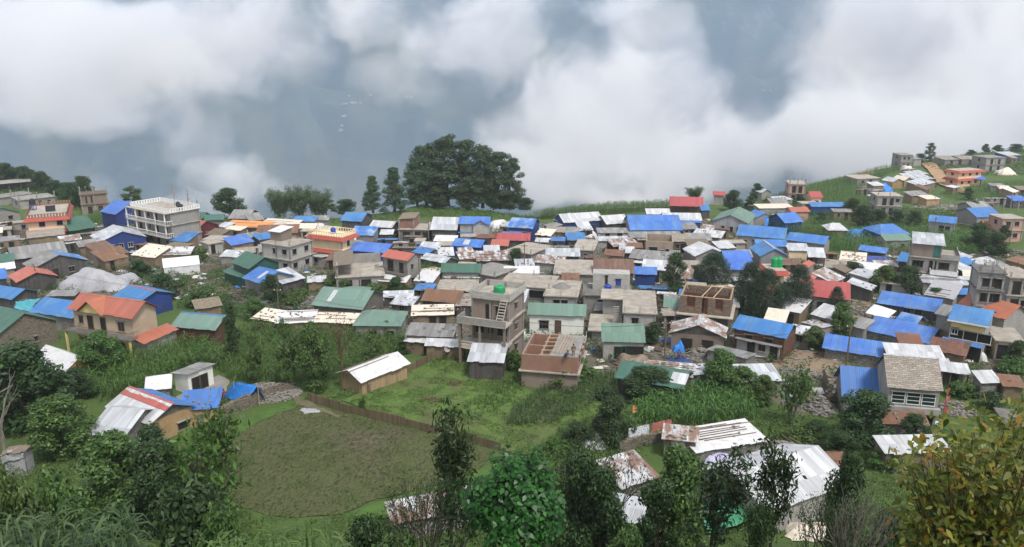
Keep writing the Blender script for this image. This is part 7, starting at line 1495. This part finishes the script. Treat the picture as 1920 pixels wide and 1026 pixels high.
# ---------------------------------------------------------------- walls, fences, rubble, people and small things
def stone_wall(pts, h, th, label, mat=STONE, cap=True, name='stone_wall', group='dry stone walls'):
    P = [at(u, v) for u, v in pts]; m = MB(); o = P[0]
    for a, b in zip(P[:-1], P[1:]):
        L = math.dist(a[:2], b[:2]); n = max(1, int(L / 1.2)); d = (b - a)[:2] / L; s = np.array([-d[1], d[0]]) * th / 2
        for i in range(n):
            q = []
            for dz in (0, 1):
                for t, sg in ((i / n, -1), ((i + 1) / n, -1), ((i + 1) / n, 1), (i / n, 1)):
                    x, y = a[:2] + d * L * t + s * sg; z = g(x, y); q.append((x - o[0], y - o[1], (z - .4 if not dz else z + h * (1 + .12 * math.sin(t * n * 1.7))) - o[2]))
            m.hexa(q)
            if cap:
                for k in range(4): t = (i + random.random()) / n; x, y = a[:2] + d * L * t + s * random.uniform(-.8, .8); stone_mesh(m, (x - o[0], y - o[1], g(x, y) + h * 1.03 - o[2]), (.4, .3, .2))
    w = m.build(name, mat); w.location = tuple(o); return tag(w, label, 'wall', group)
stone_wall([(372, 802), (420, 785), (490, 752), (548, 735)], 1.5, .6, 'dry stone wall between the blue tent and the ploughed field')
stone_wall([(0, 438), (60, 448), (110, 458)], 1.6, .5, 'stone terrace wall at the western edge below the cream house')
stone_wall([(302, 516), (372, 512), (440, 508)], 1.6, .5, 'pale stone wall behind the white canvas tent')
stone_wall([(1160, 848), (1200, 836), (1242, 828)], 1.1, .5, 'low stone garden wall under the washing by the fallen stone house')
stone_wall([(1546, 712), (1556, 735), (1552, 765)], 1.5, .5, 'broken stone wall beside the steep blue roof')
stone_wall([(1250, 480), (1300, 488), (1340, 500)], .9, .5, 'knee high stone wall in the east rubble')
stone_wall([(1640, 480), (1700, 478), (1720, 482)], .9, .4, 'low stone wall along the eastern maize')
stone_wall([(740, 536), (790, 538), (826, 540)], .8, .4, 'low mud wall at the foot of the maize patch', MUD)
stone_wall([(1760, 420), (1800, 425), (1830, 430)], .8, .4, 'low stone wall beside the blue roofed cottage')
FENCEM = m_planks('weathered_reed', (.15, .115, .065), .08, 0)
def reed_fence(pts, h, label):
    P = [at(u, v) for u, v in pts]; f = empty('reed_fence', tuple(P[0]), 0, label, 'fence', 'reed fences'); o = P[0]
    for a, b in zip(P[:-1], P[1:]):
        L = math.dist(a[:2], b[:2]); n = max(1, int(L / 2.4)); d = (b - a)[:2] / L; s = np.array([-d[1], d[0]]) * .02
        for i in range(n):
            q = []; hh = h * random.uniform(.88, 1.08)
            for dz in (0, 1):
                for t, sg in ((i / n, -1), ((i + .97) / n, -1), ((i + .97) / n, 1), (i / n, 1)): x, y = a[:2] + d * L * t + s * sg; q.append((x - o[0], y - o[1], g(x, y) - o[2] + (hh if dz else -.1) + (random.uniform(-.12, .08) if dz else 0)))
            MB().hexa(q).build('reed_panel', FENCEM, f)
            x, y = a[:2] + d * L * i / n + s * -3; MB().tube((x - o[0], y - o[1], g(x, y) - o[2] - .3), (x - o[0], y - o[1], g(x, y) - o[2] + h * 1.25), .05, .04, 5).build('post', WOOD, f)
    return f
reed_fence([(578, 752), (640, 772), (700, 786), (760, 800), (850, 824), (940, 846)], 1.15, 'long woven reed fence along the upper edge of the ploughed field')
reed_fence([(690, 738), (740, 712), (800, 682), (812, 676)], 1.3, 'brown reed fence running from the bamboo hut to the mud house')
rubble(500, 738, 130, 6.5, 1.3, 'long heap of pale building stones behind the blue tent', 1000, s=.2)
rubble(580, 572, 46, 6, 1.6, 'collapsed hut of stones and beams beside the long green roof', 200)
rubble(765, 588, 55, 7, 1.4, 'grey heap of stones between the green hipped house and torn cloth roof', 260)
rubble(1312, 672, 60, 4, 1.7, 'stacked heap of split stones before the patched tin gable house', 300)
rubble(1395, 680, 52, 4, .8, 'spread of pale stones before the grey lean-to room', 320, s=.2)
rubble(1490, 705, 110, 6, .9, 'rubble of a fallen house in the yard above the lopped tree', 700, s=.2)
rubble(1535, 765, 60, 6, 1.6, 'tumbled grey stones beside the steep blue roof', 560, s=.2)
rubble(1460, 850, 130, 5, 1.3, 'grey boulders tumbling below the fallen stone house', 800, s=.26)
rubble(1340, 470, 80, 7, .8, 'broken stones and timber in the east rubble field', 220, planks=10)
rubble(1280, 500, 60, 6, .7, 'stones and red scraps below the dull zinc roof', 160, planks=6)
rubble(1600, 585, 70, 6, .9, 'stones and poles beside the sagging white sack', 240, planks=8)
rubble(1645, 498, 60, 6, 1.2, 'earthen rubble of the ruin under the navy tarp', 220)
rubble(1235, 1000, 45, 5, .5, 'stony footpath rubble beside the low tin shed', 200, planks=1)
rubble(170, 562, 110, 4, .9, 'stone base spilling out from under the grey tarpaulin', 240)
rubble(1795, 770, 70, 5, 1.0, 'stone heap between the slate roofed house and yellowing tree', 420, s=.2)
rubble(1630, 352, 60, 8, 1.0, 'white stones on the ridge slope', 160, STON, .5)
rubble(1770, 390, 120, 9, .8, 'pale stone clearing among the concrete columns', 200, STON, .45)
rubble(1100, 470, 60, 4, .6, 'red and white rubble beside the white tarps', 150)
rubble(630, 548, 40, 4, .7, 'small stones in front of the half ruined house', 120)
rubble(820, 600, 60, 3, .5, 'loose stones on the slope by the mud house', 120)
drape('goods_bundle', 1612, 562, 22, 1.3, 3, WTARP, 'sagging white sack stack beside the faded red roof', 'bundle', seed=41, lump=.3, n=18)
drape('tarp_heap', 1190, 690, 60, 1.6, 3, BRTARP, 'brown crumpled tarp heap above the long dark green roof', seed=42)
drape('tarp_heap', 1274, 662, 22, 1.5, 1.6, BTARP, 'bright blue tarp bundle beside the concrete footpath', seed=43, n=18)
drape('tarp_heap', 1280, 680, 52, .25, 2, DTARP, 'faded blue groundsheet where the purple clad person stands', seed=44, n=16, lump=.1)
drape('tarp_heap', 1296, 676, 22, .35, 1.4, OTARP, 'orange cloth lying before the stacked stones', seed=45, n=14)
drape('tarp_heap', 578, 776, 46, .15, 1.6, GTARP, 'blue and white sheet lying flat on the ploughed field', seed=46, n=18)
drape('tarp_heap', 1397, 668, 24, .5, 1.6, BTARP, 'blue cloth on the pale stones', seed=47, n=14)
drape('tarp_heap', 1112, 845, 52, 1.3, 3, GTARP, 'grey white sheet over a heap at the meadow corner', seed=48, n=20)
drape('tarp_heap', 1352, 872, 56, 1.1, 2, m_tarp('lilac_tarp', (.40, .38, .55), (.55, .55, .6)), 'lilac striped tarp below the fallen stone house', seed=49, n=20)
drape('tarp_heap', 126, 748, 40, .8, 2, WTARP, 'white and black rag heap beside the huge dark tree', seed=50, n=18)
drape('white_awning', 1725, 808, 100, .3, 2.5, WTARP, 'torn white sheet spread below the rust red shed', 'tarpaulin', seed=51, n=20)
# blue tent
tr = empty('ridge_tent', tuple(at(458, 762)), 0, 'bright blue ridge tent with dark open end above the stone wall', 'tent'); to = np.array(tr.location)
def tcl(nm, P, mat, sag=.12, wr=.05): c = cloth(nm, P, mat, '', '', sag=sag, wr=wr, parent=tr); c.location = tuple(np.array(c.location) - to); return c
ra, rb_ = at(437, 735, 2.6), at(484, 742, 2.6); ra = np.array(atz(438, 716, ra[2])); rb_ = np.array(atz(483, 723, ra[2]))
tcl('cover', (at(421, 742, .5), at(453, 763, .2), rb_, ra), BTARP); tcl('cover', (ra, rb_, at(497, 748, .4), at(462, 735, .6)), BTARP); tcl('end_flap', (at(486, 752, .1), at(497, 746, .1), at(492, 730, 1.6), at(484, 728, 2.2)), DTARP)
for q in (ra, rb_): MB().tube((q[0] - to[0], q[1] - to[1], g(q[0], q[1]) - to[2] - .2), tuple(q - to + np.array([0, 0, .05])), .05, .05, 6).build('pole', WOODL, tr)
# prayer flags and flags
def flagpole(base, h, label, mat=WTARP, w=.35, fl=.6, name='prayer_flag'):
    t = empty(name, tuple(base), 0, label, 'flag', 'flag poles'); MB().tube((0, 0, -.2), (0, 0, h), .05, .03, 6).build('pole', WOOD, t)
    m = MB(); n = 7; z0, z1 = h * (1 - fl), h * .98
    for i in range(n): za, zb = z0 + (z1 - z0) * i / n, z0 + (z1 - z0) * (i + .85) / n; s = w * (.6 + .4 * math.sin(i * 2.1)); m.hexa([(.04, -.01, za), (.04 + s, .05, za - .05), (.04 + s, .07, za - .05), (.04, .01, za), (.04, -.01, zb), (.04 + s, .05, zb), (.04 + s, .07, zb), (.04, .01, zb)])
    m.build('cloth', mat, t); return t
_b = [o for o in scene.objects if o.name.startswith('balustraded_house')][0]
flagpole(roofpt(_b, .05, .6), 5.2, 'tall prayer flag pole at the middle of the balustraded roof', m_tarp('faded_flag', (.25, .17, .16), (.5, .5, .52))); flagpole(roofpt(_b, .8, .5), 4.6, 'prayer flag pole beside the larger black tank', m_tarp('faded_flag_b', (.22, .15, .15), (.5, .5, .5)))
flagpole(at(371, 402), 4.2, 'dark prayer flag pole behind the red gabled house', m_tarp('dark_flag', (.08, .08, .09), (.2, .2, .2)))
flagpole(at(1184, 800), 2.7, 'small orange flag on a stick beside the dark meadow bush', OTARP, .5, .35, 'orange_flag'); flagpole(at(1765, 800), 5.0, 'red and white flag pole beside the slate roofed house', m_tarp('red_flag', (.35, .06, .06), (.6, .6, .6)), .5, .7)
# poles and wires
POLES = {}
def upole(key, u, vb, h, label, lean=0.0):
    p = at(u, vb); t = empty('utility_pole', tuple(p), 0, label, 'utility pole', 'wooden utility poles'); MB().tube((0, 0, -.4), (lean, 0, h), .13, .09, 8).build('pole', WOOD, t); MB().box((lean, 0, h - .4), (1.3, .09, .09)).build('crossarm', WOOD, t)
    m = MB()
    for x in (-.5, .5): MB().lathe([(0, 0), (.06, 0), (.07, .08), (.04, .14), (0, .15)], (lean + x, 0, h - .35), 8).build('insulator', WHITED, t)
    POLES[key] = Vector((p[0] + lean, p[1], p[2] + h - .3))
upole('a', 80, 545, 5.2, 'leaning utility pole before the faded red gabled shed', -1.0); upole('b', 525, 606, 6, 'utility pole among the white tarp huts'); upole('c', 1586, 690, 6.5, 'utility pole standing before the blue roof by the ruined yard'); upole('d', 787, 545, 7, 'utility pole beside the maize patch in the middle'); upole('e', 983, 520, 7, 'utility pole behind the white canvas tent with bicycles'); upole('f', 1245, 690, 7, 'utility pole beside the concrete footpath'); upole('g', 866, 660, 7, 'utility pole beside the tall brick house'); upole('h', 1600, 500, 7, 'utility pole by the broken mud house'); upole('i', 1745, 480, 9, 'utility pole behind the tin roofed top room')
def wire(a, b, sag, label):
    A, B = POLES[a], POLES[b]
    for off in (-.5, .5):
        m = MB(); pts = [A.lerp(B, t / 12) + Vector((off, 0, -sag * 4 * (t / 12) * (1 - t / 12))) - A for t in range(13)]; m.chain([tuple(p) for p in pts], [.018] * 13, 4); o = m.build('power_line', STEEL); o.location = A; tag(o, label, 'power line', 'overhead wires')
wire('b', 'g', 1.5, 'one of two parallel wires from the tarp huts to the tall brick house'); wire('g', 'f', 1.5, 'one of two parallel wires from the tall brick house to the footpath'); wire('f', 'c', 1.6, 'one of two parallel wires from the footpath to the ruined yard'); wire('a', 'b', 2.0, 'one of two parallel wires over the western bushes'); wire('d', 'e', 1.0, 'one of two parallel wires across the village middle')
# unfinished concrete columns on the eastern terrace
for i in range(13):
    p = at(1752 + i * 13 + random.uniform(-3, 3), 392 + random.uniform(-5, 5)); c = MB().bx(-.15, .15, -.15, .15, -.3, random.uniform(2.2, 3.4)).build('concrete_column', CONC2); c.location = tuple(p)
    tag(c, 'bare grey concrete column in the unfinished frame on the eastern terrace', 'column', 'unfinished concrete columns'); k = MB()
    for dx in (-.07, .07): MB().tube((dx, 0, 2), (dx, 0, 3.9), .02, .02, 4).build('rebar', STEEL, c)
# washing
def washing(A, B, items, label, h=1.5):
    a, b = Vector(at(*A)), Vector(at(*B)); t = empty('washing_line', tuple(a), 0, label, 'washing line', 'washing lines'); d = b - a
    for q in (Vector((0, 0, 0)), d): MB().tube((q.x, q.y, q.z - .2), (q.x, q.y, q.z + h + .1), .035, .03, 5).build('post', WOOD, t)
    MB().tube((0, 0, h), (d.x, d.y, d.z + h), .012, .012, 4).build('line', STEEL, t)
    for t0, t1, l, mat in items:
        c = cloth('washing', [tuple(d * t0 + Vector((0, -.02, h - l))), tuple(d * t1 + Vector((0, -.02, h - l))), tuple(d * t1 + Vector((0, 0, h))), tuple(d * t0 + Vector((0, 0, h)))], mat, '', '', 8, 6, 0, .03, t)
DOT = NT('dotted_cloth'); _v = DOT.n('TexVoronoi'); _v.inputs['Scale'].default_value = 6; DOT.l(DOT.coord(), _v.inputs['Vector']); DOT.col(DOT.mix(DOT.ramp(_v.outputs['Distance'], [(.25, 1), (.35, 0)]), (.55, .58, .62), (.08, .08, .12))); DOT = DOT.m
washing((1177, 838), (1262, 818), [(.0, .45, 1.35, DOT), (.5, .95, 1.0, m_tarp('dusty_red_cloth', (.33, .12, .10), (.24, .09, .08)))], 'washing line with a dotted white sheet and a dusty red sheet', 2.2)
washing((826, 540), (898, 541), [(.08, .2, .9, OTARP), (.22, .34, .9, PINK), (.38, .5, 1.0, STEEL), (.54, .6, .5, YELLOW), (.66, .78, .9, WHITEP), (.8, .96, .7, GREEN)], 'washing line of coloured clothes before the white panelled house', 1.7)
washing((1425, 668), (1466, 672), [(.1, .22, .7, STEEL), (.3, .42, .9, DTARP), (.5, .6, .6, STEEL), (.7, .85, .8, BRTARP)], 'washing line of dark clothes at the grey lean-to room', 1.8)
washing((376, 752), (405, 748), [(.1, .4, .9, STEEL), (.5, .8, .8, WTARP)], 'washing line in the yard of the small white house', 1.6)
# outhouse of grey cloth at the western edge
p = at(40, 885); oh = empty('cloth_outhouse', tuple(p), .1, 'small outhouse hung with grey cloth under the leafless tree', 'outhouse')
m = MB().bx(-1.0, 1.0, -.8, .8, -.2, 2.5); m.build('cloth_wall', GTARP, oh); c = cloth('roof_cloth', [(-1.25, -1.0, 2.5), (1.2, -1.0, 2.75), (1.2, .9, 2.7), (-1.25, .9, 2.5)], BRTARP, '', '', 12, 8, .05, .08, oh); c2 = cloth('front_flap', [(-1.15, -.95, 1.6), (.9, -.9, 2.0), (1.05, -.85, 2.7), (-1.2, -.95, 2.45)], GTARP, '', '', 12, 6, 0, .1, oh)
for x in (-1, 1): MB().tube((x * 1.05, -.85, -.2), (x * 1.05, -.85, 2.65), .05, .04, 5).build('post', WOOD, oh)
# straw heaps in the meadow
for u, v, w, l in ((855, 722, 40, 'dark straw heap in the upper meadow'), (808, 752, 46, 'dark straw heap in the lower meadow')):
    p = at(u, v); m = MB(); wd = w * proj(p)[2] / FPX
    for _ in range(150): a = random.uniform(0, 6.3); r = random.random() ** .6 * wd / 2; b = random.uniform(0, 6.3); m.tube((math.cos(a) * r, math.sin(a) * r * .7, .1), (math.cos(a) * r + math.cos(b) * .6, math.sin(a) * r * .7 + math.sin(b) * .6, random.uniform(.05, .4)), .03, .01, 3)
    o = m.build('straw_heap', m_plain('straw', (.16, .12, .06), (.05, .04, .03), 3)); o.location = tuple(p); tag(o, l, 'straw', 'straw heaps')
# satellite dish and spare details on roofs
p = at(838, 655, 1.6); d = empty('satellite_dish', tuple(p), 0, 'grey satellite dish at the longer tin awning', 'satellite dish'); MB().lathe([(0, 0), (.25, .04), (.45, .14), (.46, .15), (.25, .07), (0, .03)], k=14).build('dish', PLAST, d).rotation_euler = (1.0, 0, .4); MB().tube((0, 0, -1.2), (0, 0, 0), .04, .04, 6).build('mast', STEEL, d)
# people
SKIN = m_plain('skin', (.24, .13, .085), (.2, .11, .07), 3, var=.05); HAIR = m_plain('black_hair', (.012, .01, .009), (.02, .016, .013), 6, var=0)
def skinned(name, V, E_, rad, mat, parent, root=0, sub=1):
    me = bpy.data.meshes.new(name); me.from_pydata(V, E_, []); me.materials.append(mat); o = obj(name, me, parent); md = o.modifiers.new('skin', 'SKIN'); md.use_smooth_shade = True
    for i, r in enumerate(rad): sv_ = me.skin_vertices[0].data[i]; sv_.radius = (r, r); sv_.use_root = i == root
    s = o.modifiers.new('sub', 'SUBSURF'); s.levels = sub; s.render_levels = sub; return o
def person(loc, rz, label, shirt, trousers, pose='stand', h=1.66):
    t = empty('person', tuple(loc), rz, label, 'person'); k = h / 1.7
    if pose == 'stand': pel, che, nec, hd = (0, 0, .92), (0, .0, 1.22), (0, .0, 1.42), (0, -.02, 1.56); knee = lambda s: (s * .11, -.02, .5); ank = lambda s: (s * .12, .03, .09); toe = lambda s: (s * .14, -.14, .04); el = lambda s: (s * .27, .03, 1.08); wr_ = lambda s: (s * .27, -.08, .86)
    elif pose == 'crouch': pel, che, nec, hd = (0, .12, .36), (0, -.08, .62), (0, -.2, .8), (0, -.28, .92); knee = lambda s: (s * .2, -.22, .46); ank = lambda s: (s * .14, .0, .09); toe = lambda s: (s * .16, -.17, .04); el = lambda s: (s * .28, -.25, .5); wr_ = lambda s: (s * .12, -.42, .36)
    else: pel, che, nec, hd = (0, .0, .9), (0, -.08, 1.2), (0, -.12, 1.38), (0, -.18, 1.52); knee = lambda s: (s * .11, -.16 * s, .5); ank = lambda s: (s * .12, -.16 * s + (.14 if s < 0 else 0), .1); toe = lambda s: (s * .13, -.32 * s, .05); el = lambda s: (s * .28, -.1, 1.05); wr_ = lambda s: (s * .18, -.32, 1.02)
    V = [pel, che, nec, hd, (hd[0], hd[1] - .005, hd[2] + .1)]; Ed = [(0, 1), (1, 2), (2, 3), (3, 4)]; Rd = [.13, .14, .055, .085, .07]
    def add(p, q, r): V.append(p); Rd.append(r); Ed.append((q, len(V) - 1)); return len(V) - 1
    V.append((hd[0], hd[1] - .09, hd[2] + .01)); Rd.append(.02); Ed.append((3, len(V) - 1))
    LG = {}
    for s in (-1, 1):
        hip = add((s * .1, pel[1], pel[2] - .04), 0, .09); kn = add(knee(s), hip, .062); an = add(ank(s), kn, .04); add(toe(s), an, .035)
        sh = add((s * .19, nec[1] + .01, nec[2] - .07), 1, .06); e = add(el(s), sh, .042); w = add(wr_(s), e, .03); W = np.array(wr_(s)); f = W - np.array(el(s)); f = f / np.linalg.norm(f)
        pm = add(tuple(W + f * .07), w, .03); side = np.cross(f, [0, 0, 1.0]); side = side / (np.linalg.norm(side) + 1e-6) if np.linalg.norm(side) > .1 else np.array([0, 1.0, 0])
        for j, (off, ln) in enumerate(((-.03, .07), (-.01, .085), (.01, .08), (.03, .065))): c1 = W + f * (.09 + ln * .5) + side * off; a1 = add(tuple(c1), pm, .009); add(tuple(c1 + f * ln * .4 + np.array([0, -.02, -.01])), a1, .008)
        th = add(tuple(W + f * .05 + side * .045 + np.array([0, -.01, 0])), w, .011); add(tuple(W + f * .09 + side * .055 + np.array([0, -.02, 0])), th, .009); LG[s] = (hip, kn, an, sh, e, w)
    S_ = lambda i: tuple(c * k for c in V[i])
    skinned('body', [tuple(c * k for c in q) for q in V], Ed, [r * k for r in Rd], SKIN, t)
    tv = [S_(0), S_(LG[-1][0]), S_(LG[-1][1]), S_(LG[-1][2]), S_(LG[1][0]), S_(LG[1][1]), S_(LG[1][2])]; skinned('trousers', tv, [(0, 1), (1, 2), (2, 3), (0, 4), (4, 5), (5, 6)], [.15, .11, .085, .06, .11, .085, .06], trousers, t)
    tv = [S_(0), S_(1), tuple(np.array(S_(1)) * .3 + np.array(S_(2)) * .7)]; ed = [(0, 1), (1, 2)]
    for s in (-1, 1): n = len(tv); tv += [S_(LG[s][3]), S_(LG[s][4]), tuple(np.array(S_(LG[s][4])) * .2 + np.array(S_(LG[s][5])) * .8)]; ed += [(1, n), (n, n + 1), (n + 1, n + 2)]
    skinned('shirt', tv, ed, [.15, .16, .08] + [.078, .058, .045] * 2, shirt, t)
    MB().lathe([(.0, .21), (.07, .19), (.1, .12), (.102, .05), (.09, .03)], (hd[0] * k, (hd[1] + .022) * k, (hd[2] - .02) * k), 12).build('hair', HAIR, t, True)
    for s in (-1, 1): MB().lathe([(0, -.012), (.012, 0), (0, .012)], (s * .032 * k, (hd[1] - .082) * k, (hd[2] + .03) * k), 6).build('eye', HAIR, t)
    return t
_L, _D, _H = site['_dim']
def onsite(u, v): return atz(u, v, site.location.z + _H + .12)
person(onsite(1075, 668), .3, 'standing workman in dark clothes on the red brick building site', STEEL, BRTARP)
person(onsite(1061, 671), 1.2, 'crouching workman in dark clothes on the red brick building site', STEEL, DTARP, 'crouch')
person(at(1272, 676), .2, 'person in purple standing on the faded blue groundsheet', m_plain('purple_cloth', (.16, .03, .12), (.12, .02, .09), 3), DTARP)
person(at(1164, 668), -.4, 'person in dark clothes walking before the shop shutter', STEEL, GTARP, 'walk')
person(at(420, 752), 1.0, 'person in red bending beside the blue ridge tent', m_plain('red_cloth', (.3, .04, .03), (.2, .03, .03), 3), DTARP, 'walk')
person(at(979, 650), .2, 'person standing between the tall brick house and the white cottage', GTARP, DTARP)
# ---- litter and scrub between the houses (uncountable)
def litter(name, mat, n, smin, smax, flat, seed, poly=_vill):
    rr = random.Random(seed); B = np.array(poly); lo, hi = B.min(0), B.max(0); X = RNG.uniform(lo[0], hi[0], n * 3); Y = RNG.uniform(lo[1], hi[1], n * 3); m = poly_mask(poly, X, Y) & ((np.sin(X * .35 + seed) * np.sin(Y * .4 + seed * 2) + RNG.uniform(-.7, .7, n * 3)) > .0); X, Y = X[m][:n], Y[m][:n]; mb = MB()
    for x, y in zip(X, Y): s = rr.uniform(smin, smax); stone_mesh(mb, (x, y, g(x, y) + .07 + s * flat * .3 + rr.random() * .12), (s * rr.uniform(.8, 2.2), s, s * flat))
    return tag(mb.build(name, mat), kind='stuff')
litter('rubble', STON, 3000, .15, .45, .6, 1); litter('rubble', STONEG, 1500, .25, .6, .5, 2); litter('debris', WOOD, 1100, .2, .5, .3, 3); litter('debris', WTARP, 420, .4, 1.2, .12, 4); litter('debris', ZINC, 420, .6, 1.4, .06, 5); litter('debris', BTARP, 130, .4, 1.0, .15, 6); litter('debris', CTARP, 420, .3, 1.0, .15, 7); litter('debris', BROWNS, 350, .5, 1.3, .1, 8)
_vp = [(-100, 480), (150, 430), (420, 416), (640, 434), (760, 420), (1060, 424), (1200, 430), (1330, 415), (1440, 470), (1560, 485), (1700, 480), (2000, 480), (2000, 700), (1700, 720), (1480, 780), (1420, 700), (1160, 700), (980, 655), (870, 645), (760, 620), (560, 590), (420, 560), (250, 560), (-100, 640)]
thicket('undergrowth', _vp, 1.3, 12, .3, L_MID, patchy=1.15, seed=31); thicket('undergrowth', _vp, 1.8, 9, .32, L_DARK, patchy=1.25, seed=33)

# far farmhouses across the valley
FARH = None
def far_house(u, v):
    r = ray(u, v); t = 1750.0
    for _ in range(400):
        p = np.array([0, 0, CAMZ]) + r * t
        if p[2] < hill_z(p[0], p[1]): break
        t += 8
    global FARH
    if FARH is None:
        m = MB().prism([(-4, -6), (-4, 3.5), (0, 6.5), (4, 3.5), (4, -6)], -8, 8); FARH = m.build('farmhouse', PLAST).data; bpy.data.objects.remove(bpy.data.objects['farmhouse'])
    o = obj('farmhouse', FARH); o.location = (p[0], p[1], hill_z(p[0], p[1])); o.rotation_euler.z = random.uniform(-.6, .6); s = random.uniform(.3, .6); o.scale = (s, s, s)
    tag(o, 'tiny pale farmhouse far across the valley below the clouds', 'farmhouse', 'farmhouses on the far slope')
for cu, cv, n, su, sv2 in ((662, 203, 10, 26, 7), (640, 258, 6, 9, 3), (885, 208, 5, 14, 2), (762, 210, 4, 10, 3), (1430, 178, 4, 12, 3), (655, 222, 4, 12, 3)):
    for _ in range(n): far_house(cu + random.gauss(0, su * .6), cv + random.gauss(0, sv2 * .6))
# ---------------------------------------------------------------- the air over the village
_hzm = NT('pale_air'); _hzm.t.nodes.remove(_hzm.b)
_vp = _hzm.n('VolumePrincipled'); _vp.inputs['Color'].default_value = (.86, .93, 1.0, 1); _vp.inputs['Density'].default_value = .00016; _vp.inputs['Anisotropy'].default_value = .2
_hzm.l(_vp.outputs[0], _hzm.o.inputs['Volume'])
tag(MB().bx(-1300, 1300, -40, 755, -320, 125).build('haze', _hzm.m), kind='stuff')
